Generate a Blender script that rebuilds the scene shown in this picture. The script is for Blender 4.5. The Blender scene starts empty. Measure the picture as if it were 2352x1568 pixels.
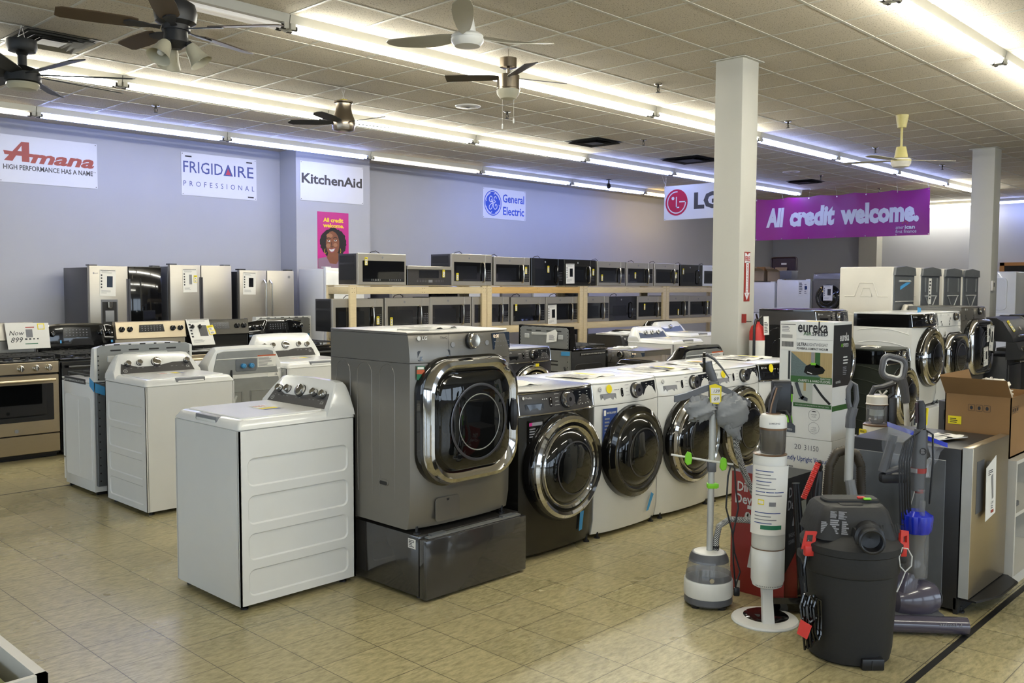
import bpy, bmesh, math, random
from mathutils import Vector, Matrix
from mathutils.geometry import tessellate_polygon
random.seed(7)
PI = math.pi
scene = bpy.context.scene
COL = scene.collection
# ---------------------------------------------------------------- camera, world, exposure
CAM_F, CAM_YAW, CAM_PIT, CAM_ROL, CAM_H = 2095.2, .7619, -.0618, .0041, 1.617
fw = Vector((math.cos(CAM_YAW)*math.cos(CAM_PIT), math.sin(CAM_YAW)*math.cos(CAM_PIT), math.sin(CAM_PIT)))
rt = Vector((math.sin(CAM_YAW), -math.cos(CAM_YAW), 0))
up = rt.cross(fw)
rt2 = rt*math.cos(CAM_ROL)+up*math.sin(CAM_ROL)
up2 = -rt*math.sin(CAM_ROL)+up*math.cos(CAM_ROL)
cam_data = bpy.data.cameras.new('camera')
cam_data.sensor_width = 36
cam_data.sensor_fit = 'HORIZONTAL'
cam_data.lens = CAM_F/2352*36
cam_data.clip_start = .05
cam = bpy.data.objects.new('camera', cam_data)
COL.objects.link(cam)
mw = Matrix((rt2, up2, -fw)).transposed().to_4x4()
mw.translation = Vector((0, 0, CAM_H))
cam.matrix_world = mw
scene.camera = cam
world = bpy.data.worlds.new('world')
scene.world = world
world.use_nodes = True
world.node_tree.nodes['Background'].inputs[0].default_value = (.7, .84, 1, 1)
world.node_tree.nodes['Background'].inputs[1].default_value = 1.0
vs = scene.view_settings
vs.view_transform = 'Standard'
vs.look = 'None'
vs.exposure = 1.9
vs.gamma = 1
vs.use_curve_mapping = False
cy = scene.cycles
cy.max_bounces = 7
cy.diffuse_bounces = 4
cy.glossy_bounces = 4
cy.transmission_bounces = 5
cy.transparent_max_bounces = 8
cy.use_denoising = True
cy.caustics_reflective = False
cy.caustics_refractive = False
cy.sample_clamp_indirect = 4
TUBE_WARM, TUBE_COOL, TUBE_OFF, TUBE_ORANGE, TUBE_DIM = 13.5, 7., .06, 6.0, .9
HC = 3.682           # ceiling height
FT = .3048
# ---------------------------------------------------------------- materials
def lin(h):
    h = h.lstrip('#')
    o = []
    for i in (0, 2, 4):
        c = int(h[i:i+2], 16)/255
        o.append(c/12.92 if c <= .04045 else ((c+.055)/1.055)**2.4)
    return o
MATS = {}
def new_mat(name):
    m = bpy.data.materials.new(name)
    m.use_nodes = True
    MATS[name] = m
    return m, m.node_tree, m.node_tree.nodes['Principled BSDF']
def setp(p, **k):
    names = dict(rough='Roughness', metal='Metallic', coat='Coat Weight', coatr='Coat Roughness', trans='Transmission Weight', ior='IOR', alpha='Alpha', spec='Specular IOR Level', sheen='Sheen Weight')
    for a, v in k.items():
        p.inputs[names[a]].default_value = v
def mat(name, col, noise=.06, scale=9., stretch=None, bump=0., **k):
    """plain procedural material: a base colour with faint noise variation"""
    m, nt, p = new_mat(name)
    c = lin(col)
    setp(p, **k)
    tc = nt.nodes.new('ShaderNodeTexCoord')
    mp = nt.nodes.new('ShaderNodeMapping')
    mp.inputs['Scale'].default_value = stretch or (1, 1, 1)
    nz = nt.nodes.new('ShaderNodeTexNoise')
    nz.inputs['Scale'].default_value = scale
    nz.inputs['Detail'].default_value = 3
    mx = nt.nodes.new('ShaderNodeMix')
    mx.data_type = 'RGBA'
    mx.inputs[6].default_value = [max(0, v*(1-noise)) for v in c]+[1]
    mx.inputs[7].default_value = [min(1, v*(1+noise)) for v in c]+[1]
    L = nt.links.new
    L(tc.outputs['Object'], mp.inputs[0])
    L(mp.outputs[0], nz.inputs['Vector'])
    L(nz.outputs['Fac'], mx.inputs[0])
    L(mx.outputs[2], p.inputs['Base Color'])
    if bump:
        b = nt.nodes.new('ShaderNodeBump')
        b.inputs['Strength'].default_value = bump
        b.inputs['Distance'].default_value = .004
        L(nz.outputs['Fac'], b.inputs['Height'])
        L(b.outputs[0], p.inputs['Normal'])
    return m
mat('white_enamel', '#d9d9d6', .02, rough=.22, coat=.3)
mat('white_plastic', '#d6d6d2', .02, rough=.3)
mat('offwhite_enamel', '#d0cbbf', .03, rough=.3)
mat('paper', '#dcdad4', .03, rough=.8)
mat('ink', '#26262a', .1, rough=.7)
mat('grey_ink', '#77777c', .1, rough=.7)
mat('blue_ink', '#27407e', .1, rough=.6)
mat('red_ink', '#a5322a', .1, rough=.6)
mat('green_ink', '#1d6b4c', .1, rough=.6)
mat('print_white', '#c9c9c6', .05, rough=.5)
mat('print_dim', '#85858a', .05, rough=.5)
mat('yellow_tag', '#e3cf17', .04, rough=.6)
mat('blue_tape', '#3f8fc4', .08, 30, rough=.55)
mat('stainless', '#aba69c', .05, 5., (1, 1, 60), rough=.34, metal=.6)
mat('stainless_warm', '#b3a68e', .05, 5., (1, 1, 60), rough=.3, metal=.85)
mat('stainless_dark', '#46443f', .05, 5., (1, 1, 60), rough=.26, metal=.85)
mat('graphite', '#7b7770', .04, 6., rough=.3, metal=.6)
mat('graphite_dark', '#57565a', .04, 6., rough=.3, metal=.7)
mat('green_black', '#383c35', .05, 6., rough=.35, metal=.4)
mat('charcoal_gloss', '#33312f', .05, rough=.12, coat=.6)
mat('black_gloss', '#0c0c0d', .1, rough=.07, coat=.5)
mat('black_plastic', '#17171a', .1, rough=.35)
mat('black_satin', '#222224', .1, rough=.42)
mat('black_rough', '#1b1b1c', .15, 60, bump=.15, rough=.6)
mat('grey_plastic', '#55565a', .06, rough=.4)
mat('mid_grey', '#7c7d80', .05, rough=.45)
mat('panel_grey', '#3d3b3b', .04, rough=.3)
mat('panel_blue_grey', '#4a5264', .04, rough=.3)
mat('galvanised', '#8f908e', .12, 14., rough=.42, metal=.65)
mat('galvanised_dark', '#6d7073', .12, 14., rough=.42, metal=.6)
mat('galvanised_light', '#b6b7b4', .08, 14., rough=.45, metal=.3)
mat('chrome', '#c9c7c4', .02, rough=.06, metal=1)
mat('chrome_soft', '#bdb6a8', .03, rough=.18, metal=1)
mat('dark_glass', '#0a0b0c', .1, rough=.03, coat=.4)
mat('screen', '#15171b', .1, rough=.12)
mat('screen_blue', '#26303f', .1, rough=.2)
mat('nickel', '#8d8273', .05, 6., (1, 1, 40), rough=.25, metal=.95)
mat('fan_brown', '#4a3925', .2, 5., (1, 14, 1), rough=.45)
mat('fan_walnut', '#3b332b', .25, 5., (1, 14, 1), rough=.5)
mat('fan_black', '#151514', .15, rough=.5)
mat('fan_metal', '#9a9687', .1, rough=.4)
mat('cream_paint', '#c9bd79', .05, rough=.4)
mat('frosted_glass', '#b5b09a', .04, rough=.4)
mat('pine', '#cdbb95', .14, 4., (2, 14, 14), rough=.6)
mat('pine_end', '#bda67e', .14, 14., rough=.7)
mat('pine_knot', '#c7a263', .22, 4., (1.5, 10, 10), rough=.6)
mat('cardboard', '#8c6a42', .1, 6., rough=.8)
mat('cardboard_pale', '#8f7e66', .1, 6., rough=.8)
mat('foam_white', '#cfc9bc', .08, 20., bump=.3, rough=.85)
mat('red_box', '#8e2a23', .1, rough=.45)
mat('red_plastic', '#c7322b', .06, rough=.4)
mat('maroon', '#2e1c22', .1, rough=.4)
mat('lime', '#78c420', .05, rough=.4)
mat('green_print', '#2e5a28', .08, rough=.5)
mat('carpet_print', '#5d6c6c', .3, 120, rough=.6)
mat('wood_print', '#a59063', .2, 8., (1, 20, 1), rough=.5)
mat('photo_grey', '#a9aea6', .1, rough=.5)
mat('garment_grey', '#85878a', .06, 30, bump=.2, rough=.75)
mat('royal_blue', '#1328b4', .1, rough=.25, coat=.4)
mat('violet_grey', '#4a4552', .1, rough=.2, coat=.5)
mat('brown_ring', '#7b6049', .05, rough=.3, metal=.5)
mat('bin_smoke', '#57534e', .06, rough=.1, coat=.4)
mat('hose_brown', '#3a3226', .2, rough=.5)
mat('wall_paint', '#aaabb2', .02, 3., rough=.75)
mat('column_paint', '#b3b1a8', .03, 3., rough=.6)
mat('light_housing', '#b7b5ab', .03, rough=.5)
mat('metal_dark', '#3d3b38', .1, rough=.4, metal=.8)
mat('vent_grey', '#8d897f', .1, rough=.5, metal=.3)
mat('vent_dark', '#1d1c1b', .1, rough=.7)
mat('amana_red', '#9c4030', .12, 1.2, rough=.5)
mat('sign_white', '#cfd0d6', .02, rough=.45)
mat('sign_navy', '#3d4886', .05, rough=.5)
mat('sign_dark', '#3b3838', .06, rough=.5)
mat('sign_blue', '#2149b8', .05, rough=.5)
mat('lg_red', '#b01240', .05, rough=.4)
mat('magenta', '#8f1a77', .12, 1.5, rough=.35)
mat('magenta_poster', '#b9207c', .05, rough=.4)
mat('poster_yellow', '#e6c728', .03, rough=.5)
mat('skin', '#7c4a2f', .12, rough=.5)
mat('skin_light', '#9c6a4b', .08, rough=.5)
mat('lips', '#8c4450', .05, rough=.5)
mat('hair', '#17110f', .3, 60, rough=.6)
mat('shirt_mauve', '#86697a', .06, rough=.6)
mat('door_wood', '#9a6a34', .15, 5., (12, 12, 1), rough=.5)
mat('orange_panel', '#b5532a', .08, rough=.5)
mat('tape_black', '#161513', .2, 40, rough=.5)
mat('cabinet_white', '#c9c6be', .03, rough=.4)
mat('leaf_print', '#7d7f52', .3, 12, rough=.6)
def glassy(name, col, alpha, rough=.05):
    m, nt, p = new_mat(name)
    p.inputs['Base Color'].default_value = lin(col)+[1]
    setp(p, rough=rough, alpha=alpha, coat=.4)
glassy('clear_plastic', '#8d8f94', .32)
glassy('smoke_clear', '#3a3b42', .62)
glassy('clear_bag', '#b9bcc4', .28, .12)
glassy('shelf_glass', '#8c9692', .5)
def emit(name, col, s):
    m, nt, p = new_mat(name)
    p.inputs['Base Color'].default_value = (.8, .8, .8, 1)
    p.inputs['Emission Color'].default_value = lin(col)+[1]
    p.inputs['Emission Strength'].default_value = s
emit('tube_warm', '#fffdf0', TUBE_WARM)
emit('tube_cool', '#a0b2ff', TUBE_COOL)
emit('tube_orange', '#ffdf9f', TUBE_ORANGE)
emit('tube_dim', '#fff1e0', TUBE_DIM)
emit('tube_off', '#fff1e0', TUBE_OFF)  # unlit tube still given a faint glow of its own
emit('led_amber', '#d8b070', .35)
def floor_material():
    m, nt, p = new_mat('vinyl_tile')
    N, L = nt.nodes.new, nt.links.new
    tc = N('ShaderNodeTexCoord')
    mp = N('ShaderNodeMapping')
    mp.inputs['Location'].default_value = (-3.087, -3.492, 0)
    L(tc.outputs['Object'], mp.inputs[0])
    sc = N('ShaderNodeVectorMath'); sc.operation = 'SCALE'; sc.inputs['Scale'].default_value = 1/FT
    L(mp.outputs[0], sc.inputs[0])
    fr = N('ShaderNodeVectorMath'); fr.operation = 'FRACTION'
    fl = N('ShaderNodeVectorMath'); fl.operation = 'FLOOR'
    L(sc.outputs[0], fr.inputs[0]); L(sc.outputs[0], fl.inputs[0])
    sx = N('ShaderNodeSeparateXYZ'); L(fr.outputs[0], sx.inputs[0])
    def edge(o):
        a = N('ShaderNodeMath'); a.operation = 'SUBTRACT'; L(o, a.inputs[0]); a.inputs[1].default_value = .5
        b = N('ShaderNodeMath'); b.operation = 'ABSOLUTE'; L(a.outputs[0], b.inputs[0])
        return b.outputs[0]
    mx = N('ShaderNodeMath'); mx.operation = 'MAXIMUM'
    L(edge(sx.outputs[0]), mx.inputs[0]); L(edge(sx.outputs[1]), mx.inputs[1])
    seam = N('ShaderNodeMapRange'); seam.inputs[1].default_value = .4915; seam.inputs[2].default_value = .4965
    L(mx.outputs[0], seam.inputs[0])
    wn = N('ShaderNodeTexWhiteNoise'); wn.noise_dimensions = '3D'; L(fl.outputs[0], wn.inputs['Vector'])
    # streaky flecks
    m2 = N('ShaderNodeMapping'); m2.inputs['Scale'].default_value = (11, 34, 1); m2.inputs['Rotation'].default_value = (0, 0, .5)
    L(tc.outputs['Object'], m2.inputs[0])
    n1 = N('ShaderNodeTexNoise'); n1.inputs['Scale'].default_value = 1.5; n1.inputs['Detail'].default_value = 8; n1.inputs['Roughness'].default_value = .7
    L(m2.outputs[0], n1.inputs['Vector'])
    r1 = N('ShaderNodeMapRange'); r1.inputs[1].default_value = .34; r1.inputs[2].default_value = .6
    L(n1.outputs['Fac'], r1.inputs[0])
    n2 = N('ShaderNodeTexNoise'); n2.inputs['Scale'].default_value = 1.4; n2.inputs['Detail'].default_value = 4
    L(tc.outputs['Object'], n2.inputs['Vector'])
    c1 = N('ShaderNodeMix'); c1.data_type = 'RGBA'
    c1.inputs[6].default_value = lin('#837a58')+[1]; c1.inputs[7].default_value = lin('#afa47d')+[1]
    L(r1.outputs[0], c1.inputs[0])
    c2 = N('ShaderNodeMix'); c2.data_type = 'RGBA'; c2.blend_type = 'MULTIPLY'; c2.inputs[0].default_value = 1
    L(c1.outputs[2], c2.inputs[6])
    ad = N('ShaderNodeMath'); ad.operation = 'MULTIPLY_ADD'; L(wn.outputs['Value'], ad.inputs[0]); ad.inputs[1].default_value = .12; ad.inputs[2].default_value = .8
    ae = N('ShaderNodeMath'); ae.operation = 'MULTIPLY_ADD'; L(n2.outputs['Fac'], ae.inputs[0]); ae.inputs[1].default_value = .25; L(ad.outputs[0], ae.inputs[2])
    L(ae.outputs[0], c2.inputs[7])
    # scuffs
    n3 = N('ShaderNodeTexNoise'); n3.inputs['Scale'].default_value = 7; n3.inputs['Detail'].default_value = 2
    L(tc.outputs['Object'], n3.inputs['Vector'])
    r3 = N('ShaderNodeMapRange'); r3.inputs[1].default_value = .72; r3.inputs[2].default_value = .78; r3.inputs[4].default_value = .22
    L(n3.outputs['Fac'], r3.inputs[0])
    c3 = N('ShaderNodeMix'); c3.data_type = 'RGBA'; c3.inputs[7].default_value = lin('#5e5a42')+[1]
    L(r3.outputs[0], c3.inputs[0]); L(c2.outputs[2], c3.inputs[6])
    c4 = N('ShaderNodeMix'); c4.data_type = 'RGBA'; c4.inputs[7].default_value = lin('#4a4534')+[1]
    L(seam.outputs[0], c4.inputs[0]); L(c3.outputs[2], c4.inputs[6])
    L(c4.outputs[2], p.inputs['Base Color'])
    rr = N('ShaderNodeMapRange'); rr.inputs[3].default_value = .2; rr.inputs[4].default_value = .36
    L(n2.outputs['Fac'], rr.inputs[0]); L(rr.outputs[0], p.inputs['Roughness'])
    b = N('ShaderNodeBump'); b.inputs['Strength'].default_value = .25; b.inputs['Distance'].default_value = .0008; b.invert = True
    L(seam.outputs[0], b.inputs['Height']); L(b.outputs[0], p.inputs['Normal'])
floor_material()
def ceiling_material():
    m, nt, p = new_mat('ceiling_tile')
    N, L = nt.nodes.new, nt.links.new
    tc = N('ShaderNodeTexCoord')
    n = N('ShaderNodeTexNoise'); n.inputs['Scale'].default_value = 95; n.inputs['Detail'].default_value = 3
    L(tc.outputs['Object'], n.inputs['Vector'])
    r = N('ShaderNodeMapRange'); r.inputs[1].default_value = .34; r.inputs[2].default_value = .42
    L(n.outputs['Fac'], r.inputs[0])
    c = N('ShaderNodeMix'); c.data_type = 'RGBA'; c.inputs[6].default_value = lin('#7c7567')+[1]; c.inputs[7].default_value = lin('#c3baaa')+[1]
    L(r.outputs[0], c.inputs[0])
    # faint water stains
    n2 = N('ShaderNodeTexNoise'); n2.inputs['Scale'].default_value = .9; n2.inputs['Detail'].default_value = 5
    L(tc.outputs['Object'], n2.inputs['Vector'])
    r2 = N('ShaderNodeMapRange'); r2.inputs[1].default_value = .7; r2.inputs[2].default_value = .78; r2.inputs[4].default_value = .5
    L(n2.outputs['Fac'], r2.inputs[0])
    c2 = N('ShaderNodeMix'); c2.data_type = 'RGBA'; c2.inputs[7].default_value = lin('#8f7a58')+[1]
    L(r2.outputs[0], c2.inputs[0]); L(c.outputs[2], c2.inputs[6])
    L(c2.outputs[2], p.inputs['Base Color'])
    setp(p, rough=.9)
ceiling_material()
def checker(name, c1, c2, s):
    m, nt, p = new_mat(name)
    tc = nt.nodes.new('ShaderNodeTexCoord')
    ck = nt.nodes.new('ShaderNodeTexChecker')
    ck.inputs['Color1'].default_value = lin(c1)+[1]; ck.inputs['Color2'].default_value = lin(c2)+[1]
    ck.inputs['Scale'].default_value = s
    nt.links.new(tc.outputs['Object'], ck.inputs['Vector'])
    nt.links.new(ck.outputs[0], p.inputs['Base Color'])
    setp(p, rough=.7)
checker('braided_hose', '#b9b9b5', '#2b2b2f', 190)
# ---------------------------------------------------------------- mesh builder
def rrect(w, h, r, cx=0, cy=0, seg=4):
    p = []
    r = min(r, w/2-1e-5, h/2-1e-5)
    for sx, sy, a0 in ((1, -1, -90), (1, 1, 0), (-1, 1, 90), (-1, -1, 180)):
        for i in range(seg+1):
            a = math.radians(a0+90*i/seg)
            p.append((cx+sx*(w/2-r)+r*math.cos(a), cy+sy*(h/2-r)+r*math.sin(a)))
    return p
def ellipse(rx, ry, cx=0, cy=0, n=24, a0=0, a1=360):
    full = abs(a1-a0) >= 360
    return [(cx+rx*math.cos(math.radians(a0+(a1-a0)*i/(n if full else n-1))), cy+ry*math.sin(math.radians(a0+(a1-a0)*i/(n if full else n-1)))) for i in range(n)]
def inset(p, b):
    n = len(p); o = []
    for i in range(n):
        a, c, d = Vector(p[i-1]), Vector(p[i]), Vector(p[(i+1) % n])
        e1, e2 = (c-a), (d-c)
        if e1.length < 1e-9 or e2.length < 1e-9:
            o.append(p[i]); continue
        e1.normalize(); e2.normalize()
        n1, n2 = Vector((-e1.y, e1.x)), Vector((-e2.y, e2.x))
        k = n1+n2
        k = k/max(.3, (1+n1.dot(n2)))
        o.append((c.x+k.x*b, c.y+k.y*b))
    return o
class Fr:
    """a flat frame: origin, right, up, out"""
    def __init__(s, O, R, U):
        s.O, s.R, s.U = Vector(O), Vector(R).normalized(), Vector(U).normalized()
        s.N = s.R.cross(s.U)
    def __call__(s, u, v, d=0):
        return s.O+s.R*u+s.U*v+s.N*d
FRONT = Fr((0, 0, 0), (1, 0, 0), (0, 0, 1))
TXT = {}
def text_geo(t, bold, shear, space, res):
    k = (t, bold, shear, space, res)
    if k not in TXT:
        cu = bpy.data.curves.new('lettering', 'FONT')
        cu.body = t; cu.offset = bold; cu.shear = shear; cu.space_character = space; cu.resolution_u = res
        o = bpy.data.objects.new('lettering', cu)
        me = bpy.data.meshes.new_from_object(o)
        vv = [v.co.copy() for v in me.vertices]
        ff = [list(p.vertices) for p in me.polygons]
        bpy.data.objects.remove(o); bpy.data.curves.remove(cu); bpy.data.meshes.remove(me)
        TXT[k] = (vv, ff)
    return TXT[k]
class MB:
    def __init__(s): s.v, s.f, s.m, s.mats = [], [], [], []
    def mi(s, mt):
        if mt not in s.mats: s.mats.append(mt)
        return s.mats.index(mt)
    def add(s, vs_, fs, mt):
        b = len(s.v); k = s.mi(mt)
        s.v += [tuple(v) for v in vs_]
        for f in fs:
            s.f.append([b+i for i in f]); s.m.append(k)
        return s
    def box(s, x0, x1, y0, y1, z0, z1, mt, bev=0., seg=2):
        if bev <= 0:
            v = [(x, y, z) for z in (z0, z1) for y in (y0, y1) for x in (x0, x1)]
            return s.add(v, [(0, 2, 3, 1), (4, 5, 7, 6), (0, 1, 5, 4), (2, 6, 7, 3), (0, 4, 6, 2), (1, 3, 7, 5)], mt)
        bm = bmesh.new()
        bmesh.ops.create_cube(bm, size=1)
        for v in bm.verts:
            v.co = ((x0+x1)/2+v.co.x*(x1-x0), (y0+y1)/2+v.co.y*(y1-y0), (z0+z1)/2+v.co.z*(z1-z0))
        bmesh.ops.bevel(bm, geom=bm.edges[:], offset=bev, segments=seg, affect='EDGES', profile=.5)
        bm.verts.index_update()
        s.add([v.co.copy() for v in bm.verts], [[v.index for v in f.verts] for f in bm.faces], mt)
        bm.free()
        return s
    def loft(s, rings, mt, cap0=True, cap1=True, closed=True):
        n = len(rings[0]); v = []; f = []
        for r in rings: v += list(r)
        for i in range(len(rings)-1):
            for j in range(n if closed else n-1):
                a, b = i*n+j, i*n+(j+1) % n
                f.append((a, b, b+n, a+n))
        if cap0: f.append(tuple(range(n))[::-1])
        if cap1: f.append(tuple((len(rings)-1)*n+j for j in range(n)))
        return s.add(v, f, mt)
    def slab(s, fr, poly, d0, d1, mt, bev=0.):
        r = [[fr(u, v, d0) for u, v in poly]]
        if bev:
            r.append([fr(u, v, d1-bev) for u, v in poly])
            q = inset(poly, bev)
            r.append([fr(u, v, d1) for u, v in q])
        else:
            r.append([fr(u, v, d1) for u, v in poly])
        return s.loft(r, mt)
    def flat(s, fr, poly, d, mt):
        return s.add([fr(u, v, d) for u, v in poly], [tuple(range(len(poly)))], mt)
    def rect(s, fr, u0, u1, v0, v1, d, mt):
        return s.flat(fr, [(u0, v0), (u1, v0), (u1, v1), (u0, v1)], d, mt)
    def plate(s, fr, outer, holes, d, mt, depth=0., ins=0., mt2=None, close=True):
        """a flat sheet with holes; each hole is closed again 'depth' out (negative: recessed)"""
        loops = [[Vector((u, v, 0)) for u, v in outer]]+[[Vector((u, v, 0)) for u, v in h] for h in holes]
        tri = tessellate_polygon(loops)
        fl = [p for l in loops for p in l]
        s.add([fr(p.x, p.y, d) for p in fl], tri, mt)
        for h in holes:
            q = inset(h, ins)
            s.loft([[fr(u, v, d) for u, v in h], [fr(u, v, d+depth) for u, v in q]], mt2 or mt, cap0=False, cap1=close)
        return s
    def prism(s, poly, axis, a0, a1, mt, bev=0.):
        fr = {'x': Fr((0, 0, 0), (0, 1, 0), (0, 0, 1)), 'y': Fr((0, 0, 0), (0, 0, 1), (1, 0, 0)), 'z': Fr((0, 0, 0), (1, 0, 0), (0, 1, 0))}[axis]
        if axis == 'y': poly = [(z, x) for x, z in poly]
        return s.slab(fr, poly, a0, a1, mt, bev)
    def tube(s, pts, r, mt, n=8, closed=False, cap=True):
        pts = [Vector(p) for p in pts]
        m = len(pts); rad = r if isinstance(r, (list, tuple)) else [r]*m
        rings = []; prev = None
        for i, p in enumerate(pts):
            a = pts[i-1] if (i or closed) else p
            b = pts[(i+1) % m] if (i < m-1 or closed) else p
            t = (b-a).normalized() if (b-a).length > 1e-9 else Vector((0, 0, 1))
            if prev is None:
                q = Vector((0, 0, 1)) if abs(t.z) < .9 else Vector((1, 0, 0))
                x = t.cross(q).normalized()
            else:
                x = prev-t*prev.dot(t)
                x = x.normalized() if x.length > 1e-6 else t.orthogonal().normalized()
            prev = x; y = t.cross(x)
            rings.append([p+x*rad[i]*math.cos(2*PI*k/n)+y*rad[i]*math.sin(2*PI*k/n) for k in range(n)])
        if closed: rings.append(rings[0])
        return s.loft(rings, mt, cap and not closed, cap and not closed)
    def lathe(s, prof, mt, n=24, c=(0, 0, 0), A=(0, 0, 1), X=None, sx=1., sy=1., caps=True):
        """profile of (radius, height) about the axis A through c"""
        A = Vector(A).normalized(); c = Vector(c)
        X = Vector(X) if X else (Vector((1, 0, 0)) if abs(A.x) < .9 else Vector((0, 1, 0)))
        X = (X-A*X.dot(A)).normalized(); Y = A.cross(X)
        rings = [[c+A*h+X*r*sx*math.cos(2*PI*k/n)+Y*r*sy*math.sin(2*PI*k/n) for k in range(n)] for r, h in prof]
        return s.loft(rings, mt, caps, caps)
    def text(s, t, fr, u, v, h, mt, al='l', bold=0., shear=0., w=None, d=.001, space=1., res=2):
        vv, ff = text_geo(t, bold, shear, space, res)
        if not vv: return s
        x0 = min(p.x for p in vv); x1 = max(p.x for p in vv)
        k = h/.70
        kx = (w/(x1-x0)) if w else k
        W = (x1-x0)*kx
        o = {'l': 0, 'c': -W/2, 'r': -W}[al]
        return s.add([fr(u+o+(p.x-x0)*kx, v+p.y*k, d) for p in vv], ff, mt)
    def lines(s, fr, u, v, w, h, n, mt, d=.001, seed=1, fill=.45):
        """rows of print too small to read"""
        rnd = random.Random(seed)
        for i in range(n):
            y = v+h*(1-(i+.5)/n); ww = w*rnd.uniform(.55, 1)
            s.rect(fr, u, u+ww, y-h/n*fill/2, y+h/n*fill/2, d, mt)
        return s
    def build(s, name, parent=None, loc=(0, 0, 0), rz=0., sharp=34, recalc=True, label=None):
        me = bpy.data.meshes.new(name)
        me.from_pydata(s.v, [], s.f)
        for m in s.mats: me.materials.append(MATS[m])
        me.polygons.foreach_set('material_index', s.m)
        if recalc:
            bm = bmesh.new(); bm.from_mesh(me)
            bmesh.ops.recalc_face_normals(bm, faces=bm.faces)
            bm.to_mesh(me); bm.free()
        me.polygons.foreach_set('use_smooth', [True]*len(me.polygons))
        me.set_sharp_from_angle(angle=math.radians(sharp))
        o = bpy.data.objects.new(name, me)
        COL.objects.link(o)
        o.location = loc; o.rotation_euler = (0, 0, rz)
        if parent: o.parent = parent
        if label: o['label'] = label
        return o
def tag(o, label, cat, group=None):
    o['label'] = label; o['category'] = cat
    if group: o['group'] = group
    return o
def thing(name, label, cat, loc=(0, 0, 0), rz=0., group=None):
    o = bpy.data.objects.new(name, None)
    o.empty_display_size = .1
    COL.objects.link(o)
    o.location = loc; o.rotation_euler = (0, 0, rz)
    return tag(o, label, cat, group)
def struct(o, kind='structure'):
    o['kind'] = kind
    return o
def dup(root, loc, rz=None, label=None, group=None):
    r = root.copy(); COL.objects.link(r); r.location = loc
    if rz is not None: r.rotation_euler = (0, 0, rz)
    if label: r['label'] = label
    if group: r['group'] = group
    for ch in list(root.children):
        c = ch.copy(); COL.objects.link(c); c.parent = r
        for g in list(ch.children):
            e = g.copy(); COL.objects.link(e); e.parent = c
    return r
FACE = dict(S=0., W=-PI/2, N=PI, E=PI/2)     # which way a front looks: -Y, -X, +Y, +X
VIEW = CAM_YAW-PI/2                             # local x to the right, y away, as seen from the shop entrance
# ================================================================ room shell
X0, X1, Y0, Y1 = -7., 23.9, -6.2, 12.6
struct(MB().box(X0, X1, Y0, Y1, -.1, 0, 'vinyl_tile').build('floor'))
struct(MB().box(X0, X1, Y0, Y1, HC, HC+.1, 'ceiling_tile').build('ceiling'))
struct(MB().box(X0-.2, X1+.2, Y1, Y1+.2, 0, HC, 'wall_paint').build('wall_back'))
struct(MB().box(X1, X1+.2, Y0, Y1, 0, HC, 'wall_paint').build('wall_far'))
b = MB()
ff = Fr((X1, Y0, 0), (-1, 0, 0), (0, 0, 1))
fwins = [(12.5+k*4.6, 16.5+k*4.6) for k in range(4)]
b.plate(ff, [(0, 0), (X1-X0, 0), (X1-X0, HC), (0, HC)], [[(a, .4), (c, .4), (c, 2.9), (a, 2.9)] for a, c in fwins], 0, 'wall_paint', -.15, close=False)
struct(b.build('wall_front'))
for i, (a, c) in enumerate(fwins):
    b = MB()
    for u in (a+.03, (a+c)/2, c-.03): b.box(X1-u-.03, X1-u+.03, Y0-.1, Y0-.05, .4, 2.9, 'metal_dark')
    for z in (.43, 2.87): b.box(X1-c, X1-a, Y0-.1, Y0-.05, z-.03, z+.03, 'metal_dark')
    struct(b.build('window_%d' % (i+5)))
b = MB()
fr = Fr((X0, Y0, 0), (0, 1, 0), (0, 0, 1))
wins = [(.8+k*4.4, 4.6+k*4.4) for k in range(4)]
holes = [[(a, .4), (c, .4), (c, 2.9), (a, 2.9)] for a, c in wins]
b.plate(fr, [(0, 0), (Y1-Y0, 0), (Y1-Y0, HC), (0, HC)], holes, 0, 'wall_paint', -.15, close=False)
struct(b.build('wall_left'))
for i, (a, c) in enumerate(wins):
    b = MB()
    f2 = Fr((X0-.08, Y0, 0), (0, 1, 0), (0, 0, 1))
    out = [(a, .4), (c, .4), (c, 2.9), (a, 2.9)]
    q = inset(out, .06)
    for d in (0, .05):
        b.add([f2(*p, d) for p in out+q], [(j, (j+1) % 4, 4+(j+1) % 4, 4+j) for j in range(4)], 'metal_dark')
    b.loft([[f2(*p, 0) for p in q], [f2(*p, .05) for p in q]], 'metal_dark', False, False)
    b.box(X0-.1, X0-.05, Y0+(a+c)/2-.025, Y0+(a+c)/2+.025, .4, 2.9, 'metal_dark')
    struct(b.build('window_%d' % (i+1)))
# wall column at the back and the pilaster on the far wall
struct(MB().box(7.92, 9.33, 12.15, 12.6, 0, HC, 'wall_paint').build('trim_1'))
struct(MB().box(23.55, 23.9, 9.5, 9.97, 0, HC, 'column_paint').build('trim_2'))
b = MB()
for y in range(-11, 21):
    yy = .105+.61*y
    if Y0 < yy < Y1: b.box(X0, X1, yy-.012, yy+.012, HC-.004, HC, 'light_housing')
for x in range(-12, 39):
    xx = .32+.61*x
    if X0 < xx < X1: b.box(xx-.012, xx+.012, Y0, Y1, HC-.003, HC, 'light_housing')
struct(b.build('trim_3'))
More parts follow.
